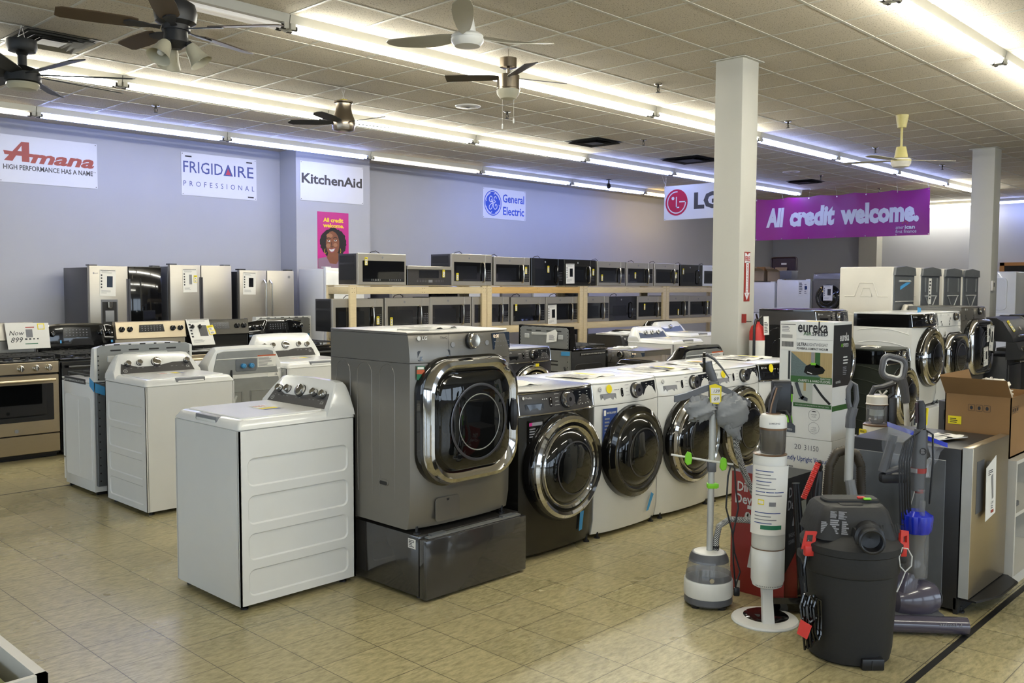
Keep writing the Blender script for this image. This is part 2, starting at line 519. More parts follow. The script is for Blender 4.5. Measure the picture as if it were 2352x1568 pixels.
# dark taped lines on the floor
struct(MB().box(2.9, 14, 1.315, 1.345, 0, .0015, 'tape_black').build('trim_4'))
struct(MB().box(-4, 2.9, 7.56, 7.575, 0, .001, 'tape_black').build('trim_5'))
def pillar(n, x, y, w, h):
    b = MB()
    b.prism(rrect(w, h, .012, x+w/2, y+h/2, 2), 'z', 0, HC-.004, 'column_paint')
    for z0, z1, e in ((HC-.012, HC-.004, .035),):
        b.box(x-e, x+w+e, y-e, y+h+e, z0, z1, 'light_housing')
    struct(b.build('wall_pillar_%d' % n if False else 'trim_%d' % n))
pillar(6, 7.46, 4.26, .29, .285)
pillar(7, 14.76, 4.24, .31, .32)
# door opening on the far wall: wooden frame, dark sheet in place of the unlit room beyond, orange panel
b = MB()
b.box(23.86, 23.9, 4.3, 6.66, 0, 2.2, 'door_wood')
b.box(23.82, 23.86, 6.56, 6.66, 0, 2.2, 'door_wood'); b.box(23.82, 23.86, 4.3, 4.4, 0, 2.2, 'door_wood')
b.box(23.82, 23.86, 4.3, 6.66, 2.12, 2.2, 'door_wood')
b.box(23.855, 23.858, 4.4, 6.56, 0, 2.12, 'vent_dark')
struct(b.build('door_1'))
tag(MB().box(23.7, 23.8, 4.9, 5.9, 1.2, 2.1, 'orange_panel', .02).build('doorway_panel'), 'orange panel standing in the wood framed doorway at the far right', 'panel')
# ================================================================ ceiling lights
def fixture(label, tube, x, y, group):
    t = thing('fluorescent_light', label, 'ceiling light', (x, y, HC), 0, group)
    b = MB()
    b.prism([(-.062, 0), (-.05, -.066), (.05, -.066), (.062, 0)][::-1], 'x', .004, 2.436, 'light_housing')
    b.build('housing', t)
    for s in (-1, 1):
        b = MB()
        b.tube([(.075, s*.036, -.097), (2.365, s*.036, -.097)], .019, tube, 8)
        b.build('tube', t)
    for xx in (.03, 2.41):
        b = MB()
        b.box(xx-.022, xx+.022, -.058, .058, -.112, -.066, 'light_housing', .004)
        for s in (-1, 1):
            b.lathe([(.0205, -.04 if xx > 1 else .0), (.0205, 0 if xx > 1 else .04)], 'metal_dark', 10, (xx, s*.036, -.097), (1, 0, 0))
        b.build('lamp_holder', t)
    return t
ORD = ['first', 'second', 'third', 'fourth', 'fifth', 'sixth', 'seventh', 'eighth', 'ninth', 'tenth']
J0 = 3.98
W, K, O, D_, Q = 'tube_warm', 'tube_cool', 'tube_off', 'tube_dim', 'tube_orange'
NAMES = {W: 'warm white', K: 'bluish', O: 'unlit', D_: 'dim', Q: 'orange-white'}
rows = [
    ('front right', 2.545, 0, [W, W, W, W], 'row at the upper right corner'),
    ('middle', 6.22, -1, [O, W, W, W, K, K, K, W], 'row above the white three-bladed fan'),
    ('third', 9.21, -1, [W, W, W, W, K, K, K], 'row above the kitchen ranges'),
    ('back', 11.56, -1, [D_, K, K, D_, K, K, Q], 'row nearest the back wall'),
]
for nm, y, k0, ts, where in rows:
    for i, tb in enumerate(ts):
        fixture('%s twin tube light, %s from left in the %s' % (NAMES[tb], ORD[i], where), tb, J0+2.44*(k0+i), y, 'fluorescent lights in the '+where)
for y in (-1.1,):  # unseen row added to fill the front faces with light
    for i in range(3):
        fixture('unseen warm white twin tube fill light added behind the viewpoint', W, -2.1+2.44*i*1.5, y, 'added fluorescent fill lights behind the viewpoint')
fixture('warm white twin tube light out of view before the upper right row', W, J0-2.44, 2.545, 'fluorescent lights left of the viewpoint')
# the row across the far end (runs the other way)
for i, (yy, tb) in enumerate([(9.2, W), (6.72, K), (4.26, W)]):
    o = fixture('%s twin tube light on the far end wall side, %s from the banner' % (NAMES[tb], ORD[i]), tb, 23.5, yy, 'fluorescent lights across the far end')
    o.rotation_euler = (0, 0, -PI/2)
# ================================================================ ceiling vents, sprinklers, speakers, camera
def vent(label, x, y, s, dark=False):
    t = thing('ceiling_vent', label, 'vent', (x, y, HC), 0, 'square air diffusers in the ceiling')
    b = MB()
    def ring(h0, h1, z0, z1, mt):
        p = [(-h0, -h0), (h0, -h0), (h0, h0), (-h0, h0)]; q = [(-h1, -h1), (h1, -h1), (h1, h1), (-h1, h1)]
        b.add([(u, v, z0) for u, v in p]+[(u, v, z1) for u, v in q], [(j, (j+1) % 4, 4+(j+1) % 4, 4+j) for j in range(4)], mt)
    m = 'vent_dark' if dark else 'vent_grey'
    ring(s, s-.03, -.006, -.008, m)
    b.build('frame', t)
    b = MB()
    for k, h in enumerate((s-.03, s-.1, s-.165)):
        if h > .06:
            ring(h, h-.045, -.03, -.002, m); ring(h-.045, h-.065, -.002, -.002, 'vent_dark')
    ring(max(.04, s-.2), .001, -.03, -.03, m)
    b.build('louvres', t)
    b = MB(); b.box(-s, s, -s, s, -.004, -.002, 'vent_dark'); b.build('backing', t)
vent('square grey ceiling vent at upper left beside the dark ceiling fan', 3.0, 8.3, .3)
vent('dark louvred ceiling vent left of the square pillar, between two light rows', 10.42, 8.32, .3, True)
vent('large dark ceiling return vent touching the square pillar in view', 12.9, 8.3, .36, True)
vent('dark ceiling vent above the magenta banner', 17.1, 8.35, .28, True)
SPR = [(7.9, 5.48, 'in front of the pillar top'), (7.92, 7.65, 'hanging below the small nickel ceiling fan'), (10.73, 7.68, 'beside the dark louvred vent left of the pillar'), (10.76, 5.5, 'just right of the pillar'), (13.63, 5.56, 'left of the cream ceiling fan'), (16.32, 5.51, 'right of the cream ceiling fan'), (16.36, 7.68, 'above the left part of the magenta banner'), (19.33, 7.78, 'just behind the top edge of the magenta banner'), (4.9, 10.4, 'over the row of bluish lights at left')]
for x, y, w in SPR:
    t = thing('fire_sprinkler', 'metal pendant fire sprinkler '+w, 'sprinkler', (x, y, HC), 0, 'ceiling sprinklers')
    b = MB(); b.lathe([(.045, -.004), (.042, -.012), (.012, -.016)], 'chrome_soft', 14); b.build('escutcheon', t)
    b = MB(); b.lathe([(.012, -.014), (.014, -.04)], 'metal_dark', 8)
    for s in (-1, 1): b.tube([(s*.01, 0, -.036), (s*.02, 0, -.055), (s*.012, 0, -.078), (0, 0, -.085)], .004, 'metal_dark', 6)
    b.lathe([(.004, -.04), (.004, -.082)], 'chrome_soft', 6)
    b.build('frame', t)
    b = MB(); b.lathe([(.024, -.085), (.024, -.088)], 'metal_dark', 12); b.build('deflector', t)
def speaker(label, x, y, m):
    t = thing('ceiling_speaker', label, 'speaker', (x, y, HC), 0)
    b = MB(); b.lathe([(.15, -.003), (.145, -.012), (.12, -.014)], m, 28); b.build('rim', t)
    b = MB(); b.lathe([(.12, -.012), (.0, -.02)], 'light_housing', 28, caps=False); b.lathe([(.03, -.021), (.0, -.024)], 'mid_grey', 12, caps=False); b.build('grille', t)
speaker('round white ceiling speaker below the small nickel fan', 7.38, 7.76, 'white_plastic')
speaker('round ceiling speaker right of the pillar, above the banner', 15.5, 7.84, 'white_plastic')
t = thing('security_camera', 'small black security camera hanging under the ceiling near the round red logo sign', 'camera', (14.3, 11.05, HC))
b = MB(); b.lathe([(.05, -.003), (.05, -.02)], 'black_plastic', 14); b.tube([(0, 0, -.02), (0, 0, -.1), (-.03, -.03, -.13)], .014, 'black_plastic', 8); b.build('mount', t)
b = MB(); b.lathe([(.035, 0), (.042, .02), (.042, .15), (.03, .17)], 'black_plastic', 12, (.03, .03, -.1), (-.7, -.6, -.35)); b.build('body', t)
# ================================================================ signs
WB = 12.6
def stroke(b, fr, pts, w, d, mt, closed=False, sm=6):
    P = [Vector(p) for p in pts]
    if sm:
        Q = []; n = len(P)
        for i in range(n if closed else n-1):
            p0, p1, p2, p3 = P[i-1] if (i or closed) else P[i], P[i], P[(i+1) % n], P[(i+2) % n] if (i+2 < n or closed) else P[(i+1) % n]
            for k in range(sm):
                t = k/sm
                Q.append(.5*((2*p1)+(p2-p0)*t+(2*p0-5*p1+4*p2-p3)*t*t+(3*p1-p0-3*p2+p3)*t**3))
        if not closed: Q.append(P[-1])
        P = Q
    n = len(P); L, R = [], []
    for i, p in enumerate(P):
        a = P[i-1] if (i or closed) else p; c = P[(i+1) % n] if (i < n-1 or closed) else p
        t = (c-a); t = t.normalized() if t.length > 1e-9 else Vector((1, 0))
        nn = Vector((-t.y, t.x))*w/2
        L.append(fr(p.x+nn.x, p.y+nn.y, d)); R.append(fr(p.x-nn.x, p.y-nn.y, d))
    m = n if closed else n-1
    b.add(L+R, [(i, (i+1) % n, n+(i+1) % n, n+i) for i in range(m)], mt)
def board(name, label, x, y, z, w, h, face='S', t_=.008):
    rz = FACE[face]
    t = thing(name, label, 'sign', (x, y, z), rz)
    b = MB(); b.box(0, w, -t_, 0, 0, h, 'sign_white')
    b.build('panel', t)
    b = MB()
    for u in (.02, w-.02):
        for v in (.02, h-.02): b.lathe([(.006, 0), (.006, .003)], 'metal_dark', 8, (u, -t_, v), (0, -1, 0))
    b.build('screw', t)
    return t, Fr((0, -t_, 0), (1, 0, 0), (0, 0, 1))
t, f = board('wall_sign', 'white sign with large rust-red italic lettering on the back wall, far left', 3.895, WB, 2.885, 1.21, .595)
b = MB()
f2 = Fr(f.O, (1, 0, 0), (0, 0, 1))
b.flat(f2, [(.06, .27), (.16, .27), (.215, .36), (.27, .36), (.27, .27), (.36, .27), (.36, .52), (.27, .52)], .001, 'amana_red')
b.flat(f2, [(.055, .395), (.52, .37), (.52, .335), (.07, .345)], .0012, 'amana_red')
b.flat(f2, [(.222, .40), (.27, .47), (.27, .40)], .0014, 'sign_white')
b.text('mana', f2, .37, .27, .155, 'amana_red', bold=.035, shear=.28, w=.80, d=.0013)
b.build('lettering', t)
b = MB(); b.text('HIGH PERFORMANCE HAS A NAME', f2, .05, .165, .06, 'sign_dark', bold=.02, w=1.10); b.text('TM', f2, 1.155, .205, .018, 'sign_dark'); b.build('slogan', t)
t, f = board('wall_sign', 'white sign with thin navy capitals and a small red triangle on the back wall', 6.293, WB, 2.895, 1.21, .615)
b = MB()
for s_, u, w in (('FRIGID', .03, .62), ('IRE', .83, .33)): b.text(s_, f, u, .33, .165, 'sign_navy', w=w, bold=.004)
b.flat(f, [(.66, .33), (.73, .495), (.745, .495), (.815, .33)], .001, 'sign_navy'); b.flat(f, [(.695, .345), (.737, .44), (.78, .345)], .0015, 'lg_red')
b.build('lettering', t)
b = MB(); b.text('PROFESSIONAL', f, .03, .135, .075, 'sign_navy', w=1.14, space=1.9); b.build('slogan', t)
b = MB()
for u, v in ((.06, .55), (1.04, .55), (1.06, .03)): b.rect(f, u, u+.1, v, v+.02, .001, 'ink')
b.build('marks', t)
t, f = board('wall_sign', 'white sign with heavy dark lettering at the top of the wall column', 7.99, 12.15, 2.915, 1.2, .6)
b = MB(); b.text('KitchenAid', f, .025, .27, .145, 'sign_dark', bold=.03, w=1.15); b.build('lettering', t)
t, f = board('wall_sign', 'white sign with a round blue monogram and blue lettering on the back wall', 12.373, WB, 2.905, 1.205, .585)
b = MB()
cx, cyy = .27, .3
b.flat(f, ellipse(.24, .245, cx, cyy, 40), .001, 'sign_blue'); b.flat(f, ellipse(.222, .227, cx, cyy, 40), .0014, 'sign_white'); b.flat(f, ellipse(.207, .212, cx, cyy, 40), .0018, 'sign_blue')
for k in range(4):
    a = math.radians(45+90*k)
    stroke(b, f, [(cx+.2*math.cos(a+.6*q), cyy+.2*math.sin(a+.6*q)) for q in (-.75, 0, .75)]+[(cx+.165*math.cos(a+.62), cyy+.165*math.sin(a+.62))], .014, .0022, 'sign_white')
g = [(-.02, .03), (-.075, .02), (-.1, .07), (-.07, .125), (-.03, .12), (-.02, .08), (-.05, .05), (-.02, .02), (0, .06), (-.005, -.02), (-.04, -.11), (-.09, -.12), (-.1, -.07), (-.05, -.02), (.02, .01)]
e = [(.1, .09), (.08, .125), (.04, .11), (.03, .06), (.07, .03), (.03, .0), (.01, -.06), (.05, -.115), (.1, -.1), (.115, -.05), (.08, -.02), (.06, -.06)]
for q in (g, e): stroke(b, f, [(cx+x, cyy+y) for x, y in q], .016, .0024, 'sign_white')
b.build('monogram', t)
b = MB(); b.text('General', f, .545, .335, .155, 'sign_blue', bold=.02, w=.615); b.text('Electric', f, .555, .09, .155, 'sign_blue', bold=.02, w=.605); b.build('lettering', t)
# hanging sign, face to -X
t, f = board('hanging_sign', 'white hanging sign with a round crimson face logo, cut off by the square pillar', 14.0, 9.54, 2.80, 1.22, .61, 'W')
b = MB()
cx, cyy, R = .265, .31, .235
b.flat(f, ellipse(R, R, cx, cyy, 40), .001, 'lg_red')
stroke(b, f, [(cx+.19*math.cos(math.radians(a)), cyy+.19*math.sin(math.radians(a))) for a in range(84, 366, 12)]+[(cx+.19, cyy+.02)], .02, .002, 'sign_white', sm=2)
b.rect(f, cx+.06, cx+.2, cyy-.002, cyy+.018, .002, 'sign_white')
b.rect(f, cx-.012, cx+.008, cyy-.1, cyy+.1, .002, 'sign_white'); b.rect(f, cx-.012, cx+.06, cyy-.1, cyy-.08, .002, 'sign_white')
b.flat(f, ellipse(.03, .03, cx-.075, cyy+.075, 16), .002, 'sign_white')
b.build('logo', t)
b = MB(); b.text('LG', f, .63, .19, .26, 'sign_dark', bold=.05, w=.5); b.build('lettering', t)
b = MB()
for u in (.03, 1.19):
    for s in (-.12, .0): b.tube([(u, -.004, .6), (u+s, -.004, HC-2.80)], .0015, 'paper', 4)
b.build('string', t)
# banner, face to -X
BW, BH, bx, by, bz = 3.7, .905, 18.4, 10.12, 2.62
t = thing('banner', 'long magenta banner with white lettering hung from the ceiling behind the pillar', 'banner', (bx, by, bz), FACE['W'])
def bw(u, v):
    s = .022*math.sin(2.3*u+.8*v)+.014*math.sin(5.1*u-2.2*v+1)+.008*math.sin(9*u+3*v)
    top = -.028*abs(math.sin(u/BW*5*PI))*(v/BH)**2
    return Vector((u, s, v+top))
nu, nv = 60, 14
vv = [bw(BW*i/nu, BH*j/nv) for j in range(nv+1) for i in range(nu+1)]
b = MB(); b.add(vv, [(j*(nu+1)+i, j*(nu+1)+i+1, (j+1)*(nu+1)+i+1, (j+1)*(nu+1)+i) for j in range(nv) for i in range(nu)], 'magenta')
b.build('cloth', t)
b = MB(); fb = Fr((0, 0, 0), (1, 0, 0), (0, 0, 1))
b.text('All', fb, .24, .30, .37, 'sign_white', bold=.055, shear=.1, w=.42); b.text('credit', fb, .80, .30, .37, 'sign_white', bold=.055, shear=.12, w=1.02); b.text('welcome.', fb, 1.94, .30, .37, 'sign_white', bold=.055, shear=.0, w=1.56)
b.v = [(x, bw(x, z).y-.006, z) for x, y, z in b.v]
b.build('lettering', t)
b = MB()
b.text('amer', fb, 3.06, .135, .07, 'sign_white', w=.16); b.text('ican', fb, 3.24, .135, .07, 'sign_white', bold=.03, w=.19); b.text('first finance', fb, 3.06, .055, .065, 'sign_white', w=.4)
for a in (20, 70, 120, 160): b.flat(fb, [(3.24+.03*math.cos(math.radians(a)), .225+.03*math.sin(math.radians(a))), (3.24+.065*math.cos(math.radians(a+12)), .225+.065*math.sin(math.radians(a+12))), (3.24+.06*math.cos(math.radians(a-12)), .225+.06*math.sin(math.radians(a-12)))], 0, 'orange_panel')
b.v = [(x, bw(x, z).y-.007, z) for x, y, z in b.v]
b.build('sponsor_lettering', t)
b = MB()
for i in range(7):
    u = BW*(i+.02)/6.05
    for v in (.02, BH-.03): b.lathe([(.012, 0), (.012, .003)], 'chrome_soft', 8, bw(u, v)+Vector((0, -.002, 0)), (0, -1, 0))
b.build('grommet', t)
b = MB()
for i in range(7):
    u = BW*(i+.02)/6.05
    b.tube([bw(u, BH-.03), (u+random.uniform(-.05, .05), 0, HC-bz)], .002, 'paper', 4)
b.build('string', t)
# poster on the column
t = thing('poster', 'magenta poster with a smiling curly haired woman and yellow lettering on the wall column', 'poster', (8.30, 12.15, 1.868))
b = MB(); b.box(0, .595, -.003, 0, 0, .89, 'magenta_poster'); b.build('sheet', t)
f = Fr((0, -.003, 0), (1, 0, 0), (0, 0, 1))
b = MB(); b.text('All credit', f, .30, .735, .062, 'poster_yellow', 'c', bold=.04, w=.385); b.text('welcome.', f, .305, .65, .062, 'poster_yellow', 'c', bold=.04, w=.40); b.build('lettering', t)
b = MB()
rnd = random.Random(3)
hair = [(.30+(.245+rnd.uniform(-.012, .014))*math.cos(a)*(1.02), .405+(.235+rnd.uniform(-.012, .012))*math.sin(a)) for a in [2*PI*i/60 for i in range(60)]]
b.flat(f, hair, .001, 'hair')
b.flat(f, [(.005, .005), (.59, .005), (.59, .1), (.46, .17), (.33, .12), (.19, .19), (.005, .15)], .0015, 'shirt_mauve')
b.flat(f, [(.17, .17), (.23, .08), (.35, .07), (.42, .16), (.39, .25), (.2, .25)], .002, 'skin')
face = [(.155, .42), (.16, .33), (.19, .255), (.235, .205), (.28, .19), (.34, .215), (.39, .275), (.41, .36), (.41, .44), (.385, .52), (.34, .57), (.28, .595), (.22, .575), (.175, .51)]
b.flat(f, face, .0025, 'skin')
b.flat(f, ellipse(.06, .035, .225, .52, 14), .003, 'skin_light'); b.flat(f, ellipse(.045, .035, .2, .36, 12), .003, 'skin_light'); b.flat(f, ellipse(.04, .032, .335, .375, 12), .003, 'skin_light')
for x, y in ((.21, .435), (.335, .445)):
    b.flat(f, ellipse(.028, .013, x, y, 14), .0035, 'print_white'); b.flat(f, ellipse(.012, .012, x-.004, y+.002, 10), .004, 'hair')
    stroke(b, f, [(x-.045, y+.033), (x, y+.05), (x+.04, y+.036)], .01, .0036, 'hair')
stroke(b, f, [(.265, .425), (.258, .375), (.245, .35), (.27, .34), (.295, .35)], .008, .0036, 'hair')
b.flat(f, [(.2, .315), (.25, .31), (.33, .325), (.345, .33), (.31, .265), (.265, .245), (.225, .265)], .0034, 'lips'); b.flat(f, [(.213, .308), (.26, .302), (.325, .318), (.3, .277), (.262, .265), (.232, .277)], .0038, 'print_white')
stroke(b, f, [(.14, .31), (.125, .27), (.14, .235), (.16, .25)], .006, .003, 'poster_yellow'); stroke(b, f, [(.43, .32), (.44, .28), (.43, .25)], .006, .003, 'poster_yellow')
b.build('portrait', t)
b = MB(); b.text('Get what you need', f, .22, .055, .022, 'print_white', bold=.02); b.text('and pay over time.', f, .25, .025, .022, 'print_white', bold=.02); b.text('american', f, .05, .05, .02, 'print_white'); b.text('first finance', f, .05, .028, .018, 'print_white'); b.build('small_print', t)
# ================================================================ pillar fittings
t = thing('fire_extinguisher_sign', 'tall narrow red and white sign with an arrow on the square pillar', 'sign', (7.548, 4.26, 1.475))
f = Fr((0, -.003, 0), (1, 0, 0), (0, 0, 1))
b = MB(); b.box(0, .105, -.003, 0, 0, .455, 'red_box'); b.build('panel', t)
b = MB()
b.flat(f, [(.006, .355), (.1, .355), (.1, .445), (.075, .445), (.053, .425), (.03, .445), (.006, .445)], .001, 'sign_white'); b.flat(f, [(.03, .36), (.077, .36), (.077, .08), (.1, .08), (.053, .01), (.006, .08), (.03, .08)], .001, 'sign_white')
b.text('FIRE', f, .053, .372, .042, 'red_ink', 'c', bold=.03, w=.082, d=.002)
for i, ch in enumerate('EXTINGUISHER'): b.text(ch, f, .053, .325-.0245*i, .016, 'red_ink', 'c', bold=.03, d=.002)
b.build('lettering', t)
t = thing('fire_extinguisher', 'red fire extinguisher with a paper tag hanging on the square pillar', 'fire extinguisher', (7.63, 4.16, .86))
b = MB(); b.lathe([(.06, 0), (.07, .01), (.07, .34), (.055, .385), (.025, .41), (.022, .43)], 'red_plastic', 20); b.build('cylinder', t)
b = MB(); b.lathe([(.0715, .06), (.0715, .26)], 'paper', 20, caps=False); b.lathe([(.072, .06), (.072, .26)], 'yellow_tag', 5, sx=.995, sy=.2, caps=False); b.build('label_band', t)
b = MB(); b.tube([(0, 0, .43), (0, 0, .46), (-.06, -.02, .5)], .009, 'black_plastic', 6); b.tube([(0, 0, .44), (.05, -.02, .48)], .008, 'metal_dark', 6); b.build('valve_handle', t)
b = MB(); b.tube([(0, -.01, .44), (-.06, -.02, .45), (-.09, -.02, .38), (-.088, -.02, .1), (-.08, -.02, .03)], .013, 'black_plastic', 8); b.build('hose', t)
b = MB(); f = Fr((-.03, -.085, .31), (1, 0, 0), (0, .05, 1)); b.rect(f, 0, .1, 0, .17, 0, 'paper'); b.lines(f, .012, .02, .075, .1, 7, 'ink'); b.build('paper_tag', t)
b = MB(); b.box(-.11, -.075, .07, .1, .42, .5, 'red_box'); b.tube([(-.09, .1, .43), (-.02, .05, .43)], .006, 'metal_dark', 6); b.build('bracket', t)
t = thing('thermostat', 'small beige thermostat on the far square pillar', 'thermostat', (14.76, 4.24, 1.62), FACE['S'])
b = MB(); b.box(0, .1, -.03, 0, -.06, .09, 'offwhite_enamel', .006); b.build('housing', t)
b = MB(); b.rect(Fr((0, -.03, 0), (1, 0, 0), (0, 0, 1)), .04, .085, .0, .06, .001, 'screen'); b.build('screen', t)
# ================================================================ ceiling fans
def blade(b, a, prof, pitch, z, th, mt, cup=0.):
    """prof: (radius, half width); pitch in degrees"""
    top = [(r, w) for r, w in prof]; pl = top+[(r, -w) for r, w in prof[::-1]]
    ca, sa, cp, sp = math.cos(a), math.sin(a), math.cos(math.radians(pitch)), math.sin(math.radians(pitch))
    def P(r, w, o):
        y = w*cp-o*sp; zz = z+w*sp+o*cp+cup*(r*r)
        return (r*ca-y*sa, r*sa+y*ca, zz)
    b.loft([[P(r, w, -th/2) for r, w in pl], [P(r, w, th/2) for r, w in pl]], mt)
R = math.radians
# dark fan with brown blades and three glass shades
t = thing('ceiling_fan', 'dark bronze ceiling fan with brown blades and frosted glass shades at top left', 'ceiling fan', (2.71, 5.46, 0), 0)
b = MB(); b.lathe([(.09, 3.66), (.09, 3.62), (.03, 3.58), (.016, 3.56), (.016, 3.38), (.05, 3.37), (.115, 3.33), (.13, 3.28), (.12, 3.22), (.085, 3.2), (.085, 3.17)], 'black_satin', 28); b.build('motor', t)
b = MB(); b.lathe([(.07, 3.17), (.075, 3.1), (.06, 3.085), (.03, 3.06)], 'black_satin', 24); b.tube([(0, 0, 3.07), (.0, 0, 2.98)], .0015, 'chrome', 4); b.build('light_kit', t)
for k in range(5):
    a = R(-52+72*k)
    b = MB(); blade(b, a, [(.22, .045), (.26, .06), (.45, .068), (.64, .062), (.67, .045)], 12, 3.19, .007, 'fan_brown')
    o = b.build('blade', t)
    b = MB(); blade(b, a, [(.09, .02), (.15, .016), (.19, .03), (.27, .038), (.3, .015)], 12, 3.183, .008, 'black_satin'); b.build('blade_arm', o)
for k in range(3):
    a = R(200+120*k)
    c = Vector((.07*math.cos(a), .07*math.sin(a), 3.1)); A = Vector((math.cos(a)*.55, math.sin(a)*.55, -.83))
    b = MB(); b.lathe([(.03, .02), (.042, .045), (.05, .09), (.068, .14), (.074, .145)], 'frosted_glass', 20, c, A, caps=False); o = b.build('lamp_shade', t)
    b = MB(); b.lathe([(.022, .0), (.026, .03)], 'black_satin', 12, c, A); b.build('shade_holder', o)
    b = MB(); b.lathe([(.012, .03), (.028, .08), (.02, .115), (.001, .125)], 'paper', 12, c, A); b.build('bulb', o)
# black many-bladed fan
t = thing('ceiling_fan', 'large black ceiling fan with many straight blades at the left edge', 'ceiling fan', (2.67, 8.0, 0), 0)
b = MB(); b.lathe([(.11, 3.56), (.115, 3.5), (.1, 3.47), (.05, 3.46), (.035, 3.44), (.035, 3.36), (.1, 3.34), (.135, 3.3), (.135, 3.23), (.1, 3.22)], 'fan_black', 26); b.build('motor', t)
b = MB(); b.lathe([(.12, 3.22), (.125, 3.2), (.1, 3.17), (.05, 3.16)], 'frosted_glass', 24); b.build('lamp_lens', t)
b = MB()
for s in (-1, 1): b.tube([(s*.03, 0, 3.56), (0, 0, 3.68)], .002, 'paper', 4)
b.build('hanging_cord', t)
for k in range(8):
    b = MB(); blade(b, R(8+45*k), [(.13, .045), (.2, .055), (.82, .07), (.85, .05)], 14, 3.29, .008, 'fan_black'); b.build('blade', t)
# white industrial fan
t = thing('ceiling_fan', 'white industrial ceiling fan with three metal blades at top centre', 'ceiling fan', (4.53, 4.77, 0), 0)
b = MB(); b.tube([(0, 0, 3.68), (0, 0, 3.5)], .013, 'white_plastic', 10); b.build('downrod', t)
b = MB(); b.lathe([(.03, 3.51), (.042, 3.505), (.062, 3.4), (.06, 3.395)], 'white_plastic', 22); b.build('canopy_cup', t)
b = MB(); b.lathe([(.05, 3.39), (.1, 3.385), (.115, 3.37), (.11, 3.355), (.118, 3.35), (.115, 3.33), (.09, 3.3), (.02, 3.295)], 'white_plastic', 28); b.build('motor', t)
for k in range(3):
    a = R(-138+120*k)+.02
    b = MB()
    rs = [.1, .2, .32, .44, .56, .66, .71]; ws = [.03, .05, .062, .07, .072, .06, .02]; ps = [32, 30, 24, 18, 12, 10, 10]
    rings = []
    for r, w, p in zip(rs, ws, ps):
        ca, sa, cp, sp = math.cos(a), math.sin(a), math.cos(R(p)), math.sin(R(p))
        z = 3.375+.12*max(0, r-.3)**1.3
        rings.append([(r*ca-w*q*cp*sa, r*sa+w*q*cp*ca, z+w*q*sp+o) for q, o in ((-1, -.003), (1, -.003), (1, .003), (-1, .003))])
    b.loft(rings, 'fan_metal'); b.build('blade', t)
# small nickel fan with bowl light
t = thing('ceiling_fan', 'small brushed nickel fan with three dark blades, bowl light and pull chains', 'ceiling fan', (5.86, 5.65, 0), 0)
b = MB(); b.lathe([(.075, 3.6), (.075, 3.52), (.06, 3.515)], 'nickel', 24); b.lathe([(.015, 3.52), (.015, 3.43)], 'nickel', 10); b.lathe([(.03, 3.47), (.09, 3.455), (.1, 3.45), (.1, 3.34), (.105, 3.335), (.105, 3.325)], 'nickel', 26); b.build('motor', t)
b = MB(); b.lathe([(.103, 3.325), (.098, 3.29), (.07, 3.25), (.02, 3.235)], 'frosted_glass', 24); b.build('lamp_bowl', t)
b = MB(); b.tube([(.0, 0, 3.6), (0, 0, 3.68)], .003, 'chrome_soft', 5); b.build('hanging_cord', t)
for k in range(3):
    b = MB(); blade(b, R(VIEW*180/PI+25+[0, 150, 265][k]), [(.08, .04), (.16, .055), (.55, .065), (.555, .06)], 12, 3.435, .006, 'fan_walnut'); b.build('blade', t)
for dx, dz in ((-.05, 3.03), (.05, 3.08)):
    b = MB(); b.tube([(dx*.7, dx*-.7, 3.33), (dx*.7, dx*-.7, dz)], .0018, 'paper', 4); b.lathe([(.006, 0), (.006, -.04)], 'white_plastic', 6, (dx*.7, dx*-.7, dz)); b.build('pull_chain', t)
# nickel hugger fan
t = thing('ceiling_fan', 'brushed nickel vase-shaped ceiling fan with five dark blades', 'ceiling fan', (5.87, 8.09, 0), 0)
b = MB(); b.lathe([(.1, 3.555), (.1, 3.54), (.085, 3.53), (.08, 3.49), (.095, 3.42), (.12, 3.36), (.125, 3.3), (.11, 3.25), (.06, 3.235)], 'nickel', 26); b.build('motor', t)
b = MB(); b.box(-.03, .03, -.03, .03, 3.555, 3.575, 'yellow_tag'); b.build('cap', t)
b = MB()
for s in (-1, 1): b.tube([(s*.02, 0, 3.57), (0, 0, 3.62), (s*.02, 0, 3.68)], .002, 'paper', 4)
b.build('hanging_cord', t)
for k in range(5):
    b = MB(); blade(b, R(-10+72*k), [(.1, .03), (.16, .05), (.3, .062), (.55, .055), (.59, .02)], 13, 3.335, .006, 'fan_black'); b.build('blade', t)
# cream fan
t = thing('ceiling_fan', 'cream yellow ceiling fan on a downrod above the banner at right', 'ceiling fan', (11.31, 4.3, 0), 0)
b = MB(); b.lathe([(.075, 3.68), (.05, 3.53)], 'cream_paint', 20); b.build('canopy_cup', t)
b = MB(); b.tube([(0, 0, 3.55), (0, 0, 3.28)], .014, 'cream_paint', 8); b.build('downrod', t)
b = MB(); b.lathe([(.055, 3.3), (.08, 3.17)], 'cream_paint', 20); b.lathe([(.09, 3.165), (.115, 3.155), (.115, 3.1), (.09, 3.06), (.03, 3.055)], 'offwhite_enamel', 26); b.lathe([(.117, 3.14), (.117, 3.125)], 'cream_paint', 26); b.build('motor', t)
for k in range(3):
    b = MB(); blade(b, R(VIEW*180/PI+[3, 152, 215][k]), [(.1, .025), (.2, .045), (.6, .06), (.66, .04)], 4, 3.14, .005, 'fan_metal'); b.build('blade', t)
